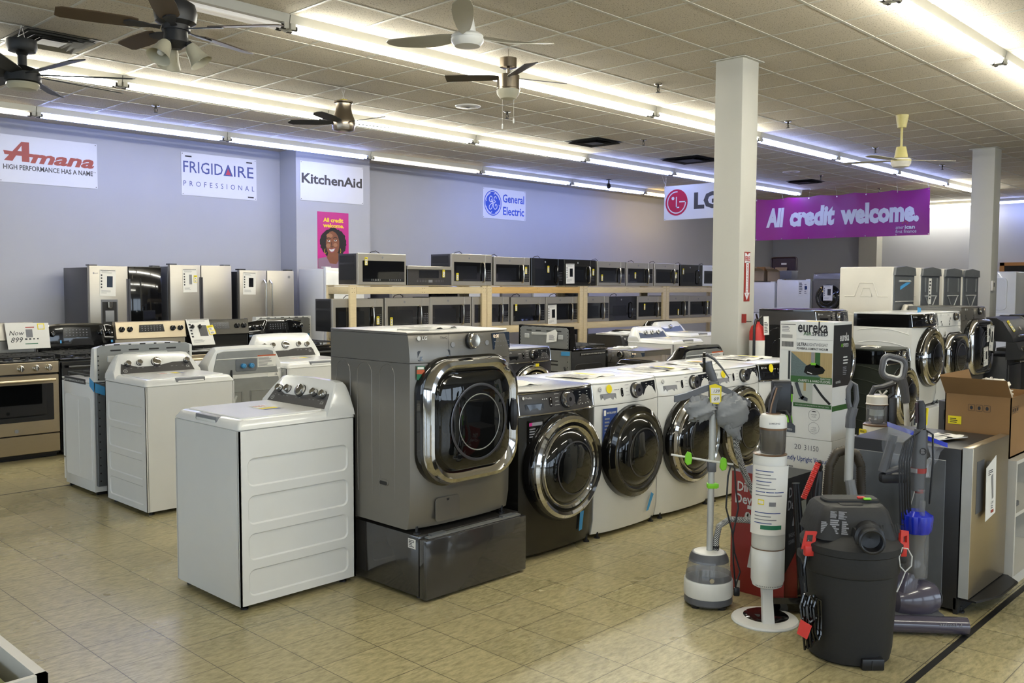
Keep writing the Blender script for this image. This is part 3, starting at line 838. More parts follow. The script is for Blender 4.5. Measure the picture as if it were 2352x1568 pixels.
# ================================================================ appliance builders
# local frame of every appliance: x to the right, y away from its front, z up; the front is at y = 0
def LS(D): return Fr((0, D, 0), (0, -1, 0), (0, 0, 1))      # left side, u from the back to the front
def RS(W): return Fr((W, 0, 0), (0, 1, 0), (0, 0, 1))
def BK(W, D): return Fr((W, D, 0), (-1, 0, 0), (0, 0, 1))    # back, u from right to left
def F_(y): return Fr((0, y, 0), (1, 0, 0), (0, 0, 1))
def feet(t, W, D, z=.025, m='black_plastic', e=.05):
    for x in (e, W-e):
        for y in (e, D-e):
            b = MB(); b.lathe([(.02, 0), (.02, .008), (.008, .01), (.008, z+.01)], m, 10, (x, y, 0)); b.build('foot', t)
def marks(b, f, u, v, w, h, nu, nv, mt, d=.001, fx=.6, fy=.3, seed=0):
    r = random.Random(seed)
    for i in range(nu):
        for j in range(nv):
            cx, cyy = u+w*(i+.5)/nu, v+h*(j+.5)/nv
            ww, hh = w/nu*fx*r.uniform(.6, 1), h/nv*fy
            b.rect(f, cx-ww/2, cx+ww/2, cyy-hh/2, cyy+hh/2, d, mt)
def price_tag(t, f, u, v, w=.05, h=.09, d=.002, s1='', s2='', name='price_tag', tilt=0.):
    g = Fr(f(u, v, 0), f.R*math.cos(tilt)+f.U*math.sin(tilt), f.U*math.cos(tilt)-f.R*math.sin(tilt))
    b = MB(); b.slab(g, rrect(w, h, .004, w/2, h/2, 1), d-.001, d, 'yellow_tag')
    b.rect(g, w*.12, w*.9, h*.44, h*.74, d+.0006, 'paper'); b.rect(g, w*.12, w*.9, h*.06, h*.38, d+.0006, 'paper')
    if s1:
        b.text(s1, g, w*.5, h*.5, h*.16, 'ink', 'c', d=d+.0012, shear=.2, bold=.02); b.text(s2, g, w*.5, h*.13, h*.16, 'ink', 'c', d=d+.0012, shear=.2, bold=.02)
    else:
        b.lines(g, w*.25, h*.5, w*.5, h*.18, 2, 'ink', d+.0012, 3); b.lines(g, w*.25, h*.12, w*.5, h*.18, 2, 'ink', d+.0012, 5)
    b.lines(g, w*.15, h*.78, w*.6, h*.14, 2, 'ink', d+.0008, 2)
    return b.build(name, t)
def info_sheet(t, f, u, v, w, h, d=.003, tilt=0., pic='mid_grey', seed=1, name='info_sheet', mono=True, picw=.36):
    g = Fr(f(u, v, 0), f.R*math.cos(tilt)+f.U*math.sin(tilt), f.U*math.cos(tilt)-f.R*math.sin(tilt))
    b = MB(); b.slab(g, [(0, 0), (w, 0), (w, h), (0, h)], d-.0008, d, 'paper')
    e = d+.0006
    b.rect(g, w*.04, w*.96, h*.965, h*.985, e, 'ink')
    b.rect(g, w*.45, w*(.45+picw), h*.34, h*.76, e, pic)
    b.lines(g, w*.12, h*.86, w*.7, h*.08, 3, 'grey_ink', e, seed, .3)
    for i in range(5): b.rect(g, w*.07, w*.16, h*(.30+.115*i), h*(.36+.115*i), e, 'ink')
    b.lines(g, w*.1, h*.1, w*.6, h*.12, 3, 'grey_ink', e, seed+1, .3)
    b.rect(g, w*.62, w*.9, h*.3, h*.42, e+.0004, 'yellow_tag') if not mono else None
    return b.build(name, t)
def papers(name, label, x, y, z, w, h, rz=0., seed=0, tint=None, th=.004):
    """loose printed leaflets lying on an appliance"""
    t = thing(name, label, 'papers', (x, y, z), rz)
    r = random.Random(seed)
    b = MB(); n = 10
    b.add([(w*i/n, h*j/4, th+.010*max(0, math.sin(i*1.3+j*.8+seed))) for j in range(5) for i in range(n+1)], [(j*(n+1)+i, j*(n+1)+i+1, (j+1)*(n+1)+i+1, (j+1)*(n+1)+i) for j in range(4) for i in range(n)], 'paper')
    b.box(0, w, 0, h, 0, th*.8, 'paper')
    b.build('leaflet', t)
    b = MB(); f = Fr((0, 0, th+.0115), (1, 0, 0), (0, 1, 0))
    b.lines(f, w*.1, h*.15, w*.45, h*.6, 6, 'grey_ink', .0, seed)
    for k, m in enumerate(tint or ()): b.rect(f, w*(.55+.13*k), w*(.65+.13*k), h*.2, h*.75, .0005, m)
    b.build('print', t)
    return t
def tape(t, pts, f, d=.0015, name='tape'):
    b = MB(); b.slab(f, pts, d-.001, d, 'blue_tape'); return b.build(name, t)
# ---------------------------------------------------------------- front loading washer or dryer
def front_loader(name, label, loc, face, W=.69, D=.70, H=1.0, body='white_enamel', panel=None, style='ge', zb=0., cat='washing machine', group=None, bow=.042, zc=None, RR=.30, chrome_door=False, ribs=None, dark=False, ground=True, badge=None, doorgap=0.):
    t = thing(name, label, cat, loc, FACE[face] if isinstance(face, str) else face, group)
    panel = panel or body
    hp = .142 if style != 'lg' else .155
    def ring(z, off):
        p = []
        for i in range(17):
            u = -1+2*i/16
            p.append((W/2+W/2*u, off+bow*abs(u)**3.2, z))
        return p+[(W, D-.01, z), (W-.01, D, z), (.01, D, z), (0, D-.01, z)]
    zt = H-hp
    b = MB(); b.loft([ring(zb+.025, .035), ring(zb+.03, .022), ring(zb+.12, .004), ring(zb+.3, 0), ring(zt-.004, 0)], body); o = b.build('body', t)
    tilt = .022 if style != 'lg' else .012
    b = MB(); b.loft([ring(zt-.002, .006), ring(zt, .001), ring(zt+.02, 0), ring(H-.03, tilt), ring(H-.014, tilt+.006)], panel); cp = b.build('control_panel', t)
    b = MB(); b.loft([ring(H-.012, tilt+.006), ring(H-.006, tilt+.004), ring(H, tilt+.016)], 'white_enamel' if body == 'white_enamel' else body); b.build('top_panel', t)
    fp = Fr((0, 0, zt), (1, 0, 0), (0, tilt*.9, hp))       # on the panel, centre line
    def pf(u): return bow*abs(2*u/W-1)**3.2
    def P(u, v, d=0): q = fp(u, v, d); q.y += pf(u); return q
    class FQ:
        R, U, N = fp.R, fp.U, fp.N
        def __call__(s, u, v, d=0): return P(u, v, d)
    fq = FQ()
    pm = 'print_white' if dark else 'grey_ink'
    sx = W/.69
    if style in ('ge', 'profile'):
        b = MB(); b.slab(fq, rrect(.135*sx, .05, .008, .115*sx, .045), -.004, .0015, 'black_plastic' if dark else 'mid_grey'); b.flat(fq, [(.06*sx, .065), (.17*sx, .065), (.155*sx, .03), (.075*sx, .03)], .002, 'black_gloss' if dark else 'print_dim'); b.build('detergent_drawer', t)
        b = MB(); b.slab(fq, rrect(.022*sx, .058, .011, .245*sx, .07), 0, .002, 'black_gloss'); b.add([], [], 'ink'); b.rect(fq, .241*sx, .249*sx, .083, .09, .0025, pm); b.rect(fq, .241*sx, .249*sx, .052, .058, .0025, pm); b.build('power_button', t)
        c = P(.385*sx, .072, 0)
        b = MB(); b.lathe([(.052, 0), (.052, .008), (.047, .01)], 'black_plastic', 28, c, fp.N); b.lathe([(.045, .01), (.044, .03), (.041, .036), (.037, .036)], 'chrome', 28, c, fp.N); b.lathe([(.037, .034), (.001, .037)], 'black_gloss', 24, c, fp.N, caps=False); b.build('dial', t)
        b = MB(); b.slab(fq, [(.475*sx, .025), (.655*sx, .025), (.655*sx, .12), (.46*sx, .12)], 0, .0018, 'screen'); marks(b, fq, .48*sx, .03, .165*sx, .085, 2, 5, 'print_white', .0024, .25, .18, 3); marks(b, fq, .485*sx, .028, .15*sx, .012, 4, 1, 'print_white', .0024, .3, .5, 1); b.build('display', t)
        b = MB(); marks(b, fq, .275*sx, .015, .05, .11, 1, 5, pm, .001, .9, .12, 2); marks(b, fq, .445*sx, .015, .03, .11, 1, 5, pm, .001, .9, .12, 4); marks(b, fq, .17*sx, .085, .05, .012, 3, 1, pm, .001, .7, .5, 5); b.build('panel_print', t)
        b = MB()
        if style == 'profile':
            b.lathe([(.009, .001), (.009, .002)], 'print_white', 14, P(.04*sx, .105), fp.N); b.text('Profile', fq, .055*sx, .099, .012, 'print_white')
        else:
            b.lathe([(.014, .001), (.014, .002)], 'grey_ink', 18, P(.05*sx, .1), fp.N); b.lathe([(.0115, .002), (.0115, .0023)], 'print_white', 18, P(.05*sx, .1), fp.N); b.text('GE', fq, .05*sx, .0955, .009, 'grey_ink', 'c', d=.003, bold=.02)
        b.build('badge', t)
        if style == 'profile':
            b = MB(); b.tube([(W*i/16, -.001+pf(W*i/16), zt+.002) for i in range(17)], .007, 'chrome', 6); b.tube([(W*i/16, tilt+.001+pf(W*i/16), H-.013) for i in range(17)], .004, 'chrome', 6)
            for u in (.006, W-.006): b.tube([P(u, .0, .001), P(u, hp-.014, .001)], .004, 'chrome', 6)
            b.build('trim', t)
    elif style == 'lg':
        b = MB(); b.slab(fq, rrect(.19*sx, .052, .008, .135*sx, .035), 0, .001, 'black_plastic'); b.slab(fq, rrect(.17*sx, .02, .006, .135*sx, .022), .001, .002, 'black_gloss'); b.build('detergent_drawer', t)
        c = P(.375*sx, .1, 0)
        b = MB(); b.lathe([(.043, 0), (.043, .016), (.04, .02)], 'black_plastic', 30, c, fp.N); b.lathe([(.038, .02), (.037, .032), (.033, .036), (.001, .034)], 'chrome_soft', 30, c, fp.N); b.build('dial', t)
        b = MB(); b.slab(fq, [(.535*sx, .045), (.70*sx, .045), (.70*sx, .135), (.53*sx, .135)], 0, .0018, 'screen_blue'); marks(b, fq, .54*sx, .05, .155*sx, .05, 6, 2, 'print_dim', .0024, .5, .15, 3); b.text('0:00', fq, .542*sx, .108, .02, 'led_amber', d=.0026); b.build('display', t)
        b = MB(); marks(b, fq, .285*sx, .035, .04, .10, 1, 6, 'grey_ink', .001, .9, .1, 2); marks(b, fq, .435*sx, .05, .035, .085, 1, 5, 'grey_ink', .001, .9, .1, 4); b.lathe([(.014, .001), (.014, .0015)], 'mid_grey', 16, P(.25*sx, .085), fp.N); b.lathe([(.014, .001), (.014, .0015)], 'mid_grey', 16, P(.49*sx, .085), fp.N); b.text('ThinQ', fq, .17*sx, .118, .013, 'ink'); b.text('10', fq, .68*sx, .02, .016, 'ink'); b.build('panel_print', t)
        b = MB(); b.lathe([(.012, .001), (.012, .0025)], 'print_white', 18, P(.05*sx, .125), fp.N); b.text('LG', fq, .067*sx, .117, .018, 'print_white', bold=.02); b.build('badge', t)
        b = MB(); b.rect(fq, .222*sx, .2235*sx, .012, .15, .0008, 'ink'); b.build('panel_seam', t)
    else:       # plain tower machine: badge only
        b = MB(); b.lathe([(.012, .001), (.012, .0025)], 'print_white', 14, P(.06, .09), fp.N); b.text('LG', fq, .08, .083, .016, 'print_white'); b.build('badge', t)
    # ---- the door
    zc = zc if zc is not None else zb+(H-zb)*.535
    c = (W/2, -.002-doorgap, zc)
    A = (0, -1, 0)
    if style == 'lg':
        hw, hh = W*.452, RR
        fd = Fr((W/2, 0, zc), (1, 0, 0), (0, 0, 1))
        def rr(k, d, e=0): return [fd(u, v, d) for u, v in rrect(2*(hw-k), 2*(hh-k), .175-k*.6, 0, 0, 8)]
        b = MB(); b.loft([rr(-.012, -.03), rr(-.012, .012), rr(0, .02)], 'black_gloss'); d = b.build('door', t)
        b = MB(); b.loft([rr(0, .012), rr(0, .048), rr(.012, .07), rr(.03, .074), rr(.06, .058), rr(.066, .05)], 'chrome', cap1=False); b.build('door_ring', d)
        b = MB(); b.loft([rr(.064, .05), rr(.075, .068), rr(.11, .083), rr(.16, .09), rr(.22, .094)], 'dark_glass'); b.build('door_glass', d)
        b = MB(); b.tube([fd(hw-.055, v, .082-.0*v) for v in (-.085, -.05, 0, .05, .085)], [.012, .022, .026, .022, .012], 'black_plastic', 8); b.build('door_handle', d)
        # bowl seen through the glass
        b = MB(); b.lathe([(.205, .0925), (.2, .0945), (.19, .0925)], 'graphite_dark', 44, (W/2, 0, zc-.01), A, caps=False); b.lathe([(.15, .0945), (.147, .0955), (.144, .0945)], 'galvanised', 44, (W/2, 0, zc-.01), A, caps=False); b.build('drum_rim', d)
    else:
        if chrome_door:
            b = MB(); b.lathe([(RR+.012, -.02), (RR+.012, .025), (RR, .045), (RR-.01, .045)], 'black_gloss', 56, c, A); d = b.build('door', t)
            b = MB(); b.lathe([(RR-.004, .04), (RR-.008, .06), (RR-.028, .072), (RR-.046, .064), (RR-.05, .055)], 'chrome', 56, c, A, caps=False); b.lathe([(RR-.05, .055), (RR-.058, .048), (RR-.064, .055)], 'black_gloss', 56, c, A, caps=False)
            b.lathe([(RR-.064, .055), (RR-.068, .066), (RR-.08, .06), (RR-.084, .064), (RR-.094, .056)], 'chrome', 56, c, A, caps=False); b.build('door_ring', d)
            rg = RR-.092
        else:
            b = MB(); b.lathe([(RR+.008, -.02), (RR+.008, .02), (RR-.004, .045), (RR-.035, .062), (RR-.055, .06)], 'black_gloss', 56, c, A); d = b.build('door', t)
            b = MB(); b.lathe([(RR-.05, .06), (RR-.056, .066), (RR-.07, .062), (RR-.078, .055)], 'charcoal_gloss', 56, c, A, caps=False); b.build('door_ring', d)
            rg = RR-.075
        b = MB(); b.lathe([(rg, .052), (rg-.012, .07), (rg-.05, .092), (rg-.1, .104), (.001, .11)], 'dark_glass', 48, c, A, caps=False); b.build('door_glass', d)
        b = MB(); b.lathe([(rg*.72, .0985), (rg*.7, .1005), (rg*.68, .1)], 'graphite_dark', 40, c, A, caps=False); b.build('drum_rim', d)
    # ---- pressed ribs on the left side
    if ribs:
        b = MB(); f = LS(D)
        if ribs == 'waves':
            for k in range(6):
                z = H-.16-.135*k
                b.tube([f(.05+(D-.12)*i/14, z-.05*((i-5.5)/8)**2, -.001) for i in range(15)], .0055, body, 6)
        elif ribs == 'arches':
            for k in range(3):
                u0 = .06+k*.19; w_ = .125; zt_ = H-.16; zb_ = zb+.09
                b.tube([f(u0, zb_+.08, -.001), f(u0, zt_-.07, -.001)]+[f(u0+w_/2-w_/2*math.cos(a), zt_-.07+.06*math.sin(a), -.001) for a in [PI*i/8 for i in range(1, 8)]]+[f(u0+w_, zt_-.07, -.001), f(u0+w_, zb_+.08, -.001)], .0032, body, 6)
        b.build('side_ribs', t)
    if ground: feet(t, W, D, zb+.03)
    t['fl'] = 1
    return t, fq, zt
def pedestal(label, loc, face, W, D, H, m, open_=0., cat='pedestal'):
    t = thing('pedestal_drawer', label, cat, loc, FACE[face])
    b = MB(); b.box(0, W, .005, D, .02, H, m, .006); b.build('body', t)
    b = MB(); b.box(0, W, -.055-open_, -.002-open_, .014, H-.012, m, .006); d = b.build('drawer_front', t)
    feet(t, W, D, .02)
    return t, d
# ---------------------------------------------------------------- top loading washer
def top_loader(label, loc, face, W=.66, D=.69, H=.9, body='white_enamel', panel='panel_grey', knobs=5, back=False, group=None, HT=1.09, sides='LR', ctl='ge', name='top_load_washer'):
    t = thing(name, label, 'washing machine', loc, FACE[face] if isinstance(face, str) else face, group)
    dark = body not in ('white_enamel', 'white_plastic', 'offwhite_enamel')
    b = MB()
    b.box(.009, W-.009, .0, D, .03, H, body)
    for x in (0, W-.012):
        for y in (0, D-.012): b.box(x, x+.012, y, y+.012, .03, H, body)
    for s, f in (('L', LS(D)), ('R', RS(W))):
        hs = []
        if s in sides:
            for z0, z1 in ((.07, .205), (.25, .385), (.43, .575), (.62, .762)): hs.append(rrect(D*.86, z1-z0, .035, D*.5, (z0+z1)/2, 5))
        b.plate(f, [(0, .03), (D, .03), (D, H), (0, H)], hs, 0, body, -.007, .007)
        for h in hs: b.flat(f, inset(h, .0068), -.0068, body)
    b.build('body', t)
    # deck with sloping rim
    def rc(e, z, e2=None):
        e2 = e if e2 is None else e2
        return [(x, y, z) for x, y in rrect(W-2*e, D-2*e2, .02, W/2, D/2, 3)]
    b = MB(); b.loft([rc(.003, H), rc(-.003, H+.006), rc(-.002, H+.012), rc(.02, H+.045), rc(.032, H+.05)], body); b.build('deck', t)
    z = H+.05
    # lid with its front handle scoop
    b = MB(); b.prism(rrect(W-.10, D*.70, .03, W/2, .045+D*.35, 4), 'z', z-.004, z+.007, body, .004); lid = b.build('lid', t)
    b = MB(); b.box(W/2-.11, W/2+.11, .004, .055, H+.016, z+.001, 'mid_grey' if not dark else 'black_plastic', .006)  # darker box stands in for the shade in the slot under the lid
    b.box(W/2-.1, W/2+.1, .0, .05, H+.014, H+.034, body, .008); b.build('lid_handle', lid)
    # console
    ys0, ys1, zc0, zc1 = D*.755, D*.895, z-.003, HT
    rings = []
    for s in (0, .015, .04, .07, .105, .15, .5, .85, .895, .93, .96, .985, 1):
        e = min(s, 1-s)
        k = min(1, max(.06, (e/.11)))**.62 if e < .11 else 1
        hh = (zc1-zc0)*(k-.0)+.008*math.sin(PI*s)
        x = s*W
        yf = ys0+(ys1-ys0)*k
        rings.append([(x, ys0-.012, zc0-.03), (x, ys0, zc0), (x, yf-.012, zc0+hh-.012), (x, yf+.004, zc0+hh), (x, D-.03, zc0+hh), (x, D-.008, zc0+hh-.02), (x, D, zc0-.03)])
    b = MB(); b.loft(rings, body); b.build('console', t)
    sl = Vector((0, ys1-ys0, zc1-zc0))
    fs = Fr((0, ys0, zc0), (1, 0, 0), sl); L = sl.length
    b = MB(); pl = [(W*.075, L*.06), (W*.93, L*.06), (W*.90, L*.62), (W*.865, L*.9), (W*.83, L*.95), (W*.18, L*.95), (W*.145, L*.9), (W*.11, L*.62)]
    b.slab(fs, pl, 0, .003, panel, .001); b.build('control_panel', t)
    ks = []
    if ctl == 'ge': ks = [(.18, .52, .021), (.31, .54, .021), (.5, .54, .034), (.70, .54, .021), (.83, .52, .021)] if knobs == 5 else [(.18, .52, .021), (.31, .54, .021), (.5, .54, .034), (.86, .54, .021)]
    elif ctl == 'three': ks = [(.3, .45, .026), (.5, .45, .026), (.7, .45, .026)]
    elif ctl == 'one': ks = [(.5, .5, .03)]
    for i, (u, v, r) in enumerate(ks):
        c = fs(u*W, v*L, .003)
        b = MB()
        b.lathe([(r*1.12, 0), (r*1.1, .004)], 'black_plastic', 20, c, fs.N)
        b.lathe([(r, .004), (r, .018), (r*.92, .026), (r*.8, .028), (.001, .028)], 'chrome', 22, c, fs.N, caps=False)
        g = Fr(c, fs.R, fs.U); b.rect(g, -.002, .002, r*.1, r*.9, .0285, 'ink')
        if ctl == 'three': b.slab(g, rrect(r*.5, r*1.9, .004), .02, .036, 'galvanised', .003)
        b.build('knob', t)
    b = MB()
    if ctl == 'ge':
        for u in (.41, .62): b.lathe([(.009, .0005), (.009, .002)], 'print_white', 14, fs(u*W, .84*L, .003), fs.N)
        marks(b, fs, W*.45, L*.82, W*.12, L*.06, 5, 1, 'print_white', .0036, .3, .5, 1)
        for u in (.18, .31, .5, .7, .83): marks(b, fs, W*u-.03, L*.7, .06, L*.04, 1, 1, 'print_dim', .0036, .8, .6, int(u*100)); marks(b, fs, W*u-.035, L*.28, .07, L*.05, 2, 1, 'print_dim', .0036, .5, .4, int(u*90))
        b.flat(fs, ellipse(.016, .013, W*.135, L*.19, 18), .0036, 'print_white'); b.flat(fs, ellipse(.0135, .0105, W*.135, L*.19, 18), .0038, panel); b.text('GE', fs, W*.135, L*.19-.0045, .009, 'print_white', 'c', d=.0042)
        b.text('5.0', fs, W*.84, L*.2, .016, 'print_white', d=.0036)
    else:
        b.flat(fs, ellipse(.02, .024, W*.16, L*.72, 18), .0036, 'yellow_tag'); marks(b, fs, W*.3, L*.8, W*.4, L*.1, 4, 1, 'print_white', .0036, .3, .4, 2)
    b.build('panel_print', t)
    if not back:
        b = MB(); f2 = Fr((0, 0, z+.0075), (1, 0, 0), (0, 1, 0)); b.rect(f2, W*.38, W*.52, D*.42, D*.56, .0005, 'paper'); b.rect(f2, W*.53, W*.6, D*.42, D*.56, .0005, 'yellow_tag'); b.rect(f2, W*.605, W*.64, D*.42, D*.56, .0005, 'blue_ink'); b.lines(f2, W*.39, D*.44, W*.1, D*.1, 4, 'red_ink', .001, 4); b.build('lid_sticker', lid)
    feet(t, W, D, .03)
    if back:
        f = BK(W, D)
        gm = 'galvanised'
        b = MB()
        b.slab(f, rrect(W-.05, H-.14, .02, W/2, .09+(H-.14)/2), -.002, .004, gm, .002)
        b.slab(f, [(.03, H-.02), (W-.03, H-.02), (W*.88, HT-.045), (W*.8, HT-.03), (W*.2, HT-.03), (W*.12, HT-.045)], -.03, .003, gm, .002)
        b.build('back_panel', t)
        b = MB()
        for u0 in (.08, .56):
            b.tube([f(W*u0, .12, .004), f(W*u0, H-.16, .004), f(W*(u0+.36), H-.16, .004), f(W*(u0+.36), .12, .004)], .008, gm, 6)
            b.tube([f(W*(u0+.05), .30, .004), f(W*(u0+.28), H-.19, .004)], .01, 'galvanised_light', 6)
        b.tube([f(W*.1, H+.11, .003), f(W*.75, H+.11, .003)], .006, 'galvanised_light', 6)
        b.build('pressed_ribs', t)
        b = MB(); b.slab(f, rrect(.19, .1, .015, W*.5, H+.055), .003, .008, 'galvanised_dark', .002); b.build('inlet_plate', t)
        for u in (.45, .56):
            b = MB(); b.lathe([(.019, 0), (.019, .03), (.015, .032)], 'blue_tape', 16, f(W*u, H+.05, .005), f.N); b.lathe([(.012, .033), (.001, .028)], 'ink', 12, f(W*u, H+.05, .005), f.N, caps=False); b.build('water_inlet', t)
        b = MB(); b.rect(f, W*.66, W*.92, H+.03, H+.13, .0045, 'paper'); b.rect(f, W*.66, W*.92, H+.118, H+.13, .005, 'orange_panel'); b.lines(f, W*.67, H+.035, W*.23, .078, 8, 'grey_ink', .005, 3); b.build('warning_label', t)
        b = MB(); b.rect(f, W*.8, W*.98, H-.055, H-.02, .0045, 'paper'); b.lines(f, W*.9, H-.05, W*.06, .025, 3, 'grey_ink', .005, 4); b.build('serial_label', t)
        b = MB(); b.tube([f(W*.3, H+.02, .006), f(W*.28, H-.1, .03), f(W*.3, .45, .03), f(W*.62, .5, .03), f(W*.85, .48, .02)], .008, 'black_plastic', 7); b.build('power_cord', t)
        b = MB(); b.box(W*.7, W*.8, D+.01, D+.03, .44, .56, 'paper', .01); b.build('parts_bag', t)
    return t
# ---------------------------------------------------------------- kitchen range
def kitchen_range(label, loc, face, body='black_satin', front='stainless', guard='black_gloss', HG=1.21, W=.76, D=.66, H=.90, gas=True, front_knobs=0, guard_knobs=4, back=False, curved=False, group=None, display='screen', knob='black_gloss', hg0=.98, backm='galvanised_dark'):
    t = thing('kitchen_range', label, 'stove', loc, FACE[face], group)
    b = MB(); b.box(0, W, .012, D-.04, .03, H-.008, body, .004); b.build('body', t)
    b = MB(); b.box(-.002, W+.002, -.02, D-.06, H-.006, H+.012, 'black_gloss' if not back or body != 'white_enamel' else 'white_enamel', .005); ct = b.build('cooktop', t)
    if gas:
        for k in range(3):
            x0, x1 = .02+k*.245, .02+k*.245+.23
            b = MB(); zz = H+.045
            for x in (x0, (x0+x1)/2, x1): b.tube([(x, .02, H+.014), (x, .02, zz), (x, D-.12, zz), (x, D-.12, H+.014)], .008, 'black_rough', 6)
            for y in (.02, .15, .28, .41, D-.12): b.tube([(x0, y, zz), (x1, y, zz)], .008, 'black_rough', 6)
            b.build('grate', t)
        for x in (.14, .38, .62):
            for y in (.14, .42):
                b = MB(); b.lathe([(.045, H+.012), (.045, H+.022), (.03, H+.03), (.001, H+.032)], 'black_satin', 16, (x, y, 0), caps=False); b.build('burner', t)
    else:
        b = MB(); f2 = Fr((0, 0, H+.0125), (1, 0, 0), (0, 1, 0))
        for x, y, r in ((.2, .17, .1), (.56, .17, .08), (.2, .43, .075), (.56, .43, .1)):
            b.loft([[f2(u, v, 0) for u, v in ellipse(r, r, x, y, 28)], [f2(u, v, .0003) for u, v in ellipse(r-.004, r-.004, x, y, 28)]], 'print_dim', False, False)
        b.build('burner_marks', t)
    # front
    f = F_(-.002)
    if front_knobs:
        b = MB(); b.slab(f, [(.0, H-.11), (W, H-.11), (W, H-.008), (0, H-.008)], 0, .03, front, .004); b.build('control_strip', t)
        for u in ([.1, .21, .43, .56, .67][:front_knobs]):
            b = MB(); b.lathe([(.03, 0), (.03, .006), (.026, .008), (.024, .03), (.02, .034)], 'chrome_soft', 22, f(u, H-.06, .03), f.N); b.slab(Fr(f(u, H-.06, .03), f.R, f.U), rrect(.012, .05, .003), .02, .045, 'chrome_soft', .003); b.build('knob', t)
    zt = H-.125 if front_knobs else H-.02
    b = MB(); b.slab(f, [(.004, .235), (W-.004, .235), (W-.004, zt), (.004, zt)], 0, .035, front, .004); d = b.build('oven_door', t)
    b = MB(); b.slab(f, rrect(W-.11, zt-.235-.20, .008, W/2, .235+.12+(zt-.435)/2), .035, .0375, 'dark_glass'); b.build('oven_window', d)
    b = MB(); b.tube([f(.05, zt-.045, .085), f(W-.05, zt-.045, .085)], .013, front if front != 'black_gloss' else 'black_satin', 10)
    for u in (.08, W-.08): b.tube([f(u, zt-.045, .03), f(u, zt-.045, .085)], .01, front, 8)
    b.build('oven_handle', d)
    b = MB(); b.lathe([(.018, .036), (.018, .037)], 'mid_grey', 20, f(W*.5, .275, 0), f.N); b.build('badge', d)
    b = MB(); b.slab(f, [(.004, .055), (W-.004, .055), (W-.004, .225), (.004, .225)], 0, .03, front, .004); b.build('storage_drawer', t)
    b = MB(); b.box(.02, W-.02, .03, .05, 0, .06, 'black_plastic'); b.box(.03, W-.03, D-.1, D-.08, 0, .06, 'black_plastic'); b.build('toe_kick', t)
    # back guard
    yb0 = D-.10
    sl = Vector((0, .03, HG-hg0)); fs = Fr((0, yb0, hg0), (1, 0, 0), sl); L = sl.length
    b = MB()
    if curved:
        rings = []
        for i in range(13):
            s = i/12; u = 2*s-1; e = .03*abs(u)**2.2; zz = HG-.03*abs(u)**3
            rings.append([(s*W, yb0+e, H+.01), (s*W, yb0-.015+e, hg0), (s*W, yb0+.02+e, zz-.015), (s*W, yb0+.035+e, zz), (s*W, D, zz-.005), (s*W, D, H+.01)])
        b.loft(rings, guard)
    else:
        b.prism([(yb0+.035, H+.01), (yb0+.035, hg0-.01), (yb0, hg0), (yb0+.03, HG-.006), (yb0+.038, HG), (D, HG), (D, H+.01)], 'x', 0, W, guard, .003)
    b.build('back_guard', t)
    if guard_knobs and not back:
        for u in ((.06, .145, .615, .70) if guard_knobs == 4 else ()):
            e = .03*abs(2*u/W-1)**2.2 if curved else 0
            c = fs(u, L*.55, .004)+Vector((0, e-(.008 if curved else 0), 0))
            b = MB(); b.lathe([(.03, 0), (.028, .008), (.022, .012), (.021, .03), (.017, .034)], knob, 20, c, fs.N); b.slab(Fr(c, fs.R, fs.U), rrect(.012, .046, .004), .02, .042, knob, .003); b.build('knob', t)
    if display and not back:
        b = MB(); off = .010 if not curved else .012
        b.slab(fs, [(.24, L*.35), (.52, L*.35), (.51, L*.8), (.25, L*.8)], off-.012, off-.006 if not curved else off, display); marks(b, fs, .26, L*.4, .23, L*.36, 7, 3, 'print_dim', off-.005 if not curved else off+.001, .4, .2, 3); b.build('display', t)
    if back:
        f = BK(W, D)
        b = MB(); b.slab(f, [(.012, .08), (W-.012, .08), (W-.012, H+.0), (.012, H+.0)], -.04, .002, backm, .002); b.build('back_panel', t)
        b = MB(); b.slab(f, [(.02, H+.02), (W-.02, H+.02), (W-.02, HG-.035), (W-.05, HG-.015), (.05, HG-.015), (.02, HG-.035)], 0, .004, 'galvanised', .002)
        for u in (.1, .6): b.slab(f, rrect(.07, .05, .008, u+.03, HG-.12), .004, .012, 'galvanised_light', .004)
        b.slab(f, rrect(.36, .028, .008, W/2, HG-.09), .004, .01, 'galvanised_light', .003)
        for u in (.16, .3, .46, .6): b.slab(f, rrect(.08, .012, .004, u, HG-.055), .003, .0045, 'vent_dark')
        for i in range(7): b.slab(f, rrect(.045 if i % 2 else .02, .008, .002, .07+i*.1, HG-.012), .003, .0046, 'vent_dark')
        for i in range(6):
            for u in (.028, W-.028): b.lathe([(.006, .004), (.006, .005)], 'vent_dark', 8, f(u, H+.03+i*.035, 0), f.N)
        b.build('guard_back', t)
        b = MB()
        for i in range(12): b.lathe([(.006, .002), (.006, .0035)], 'vent_dark', 8, f(.03, .12+i*.06, 0), f.N); b.lathe([(.006, .002), (.006, .0035)], 'vent_dark', 8, f(W-.03, .12+i*.06, 0), f.N)
        for v in (.78, .74, .66): b.slab(f, rrect(.12, .016, .006, W*.3, v), .001, .0045, 'vent_dark'); b.slab(f, rrect(.12, .016, .006, W*.7, v), .001, .0045, 'vent_dark')
        b.build('back_slots', t)
        b = MB(); b.tube([f(W*.9, .72, .004), f(W*1.0, .6, .03), f(W*.985, .5, .04), f(W*.8, .43, .03), f(W*.7, .4, .01)], .008, 'black_plastic', 8); b.build('power_cord', t)
    return t, fs, L
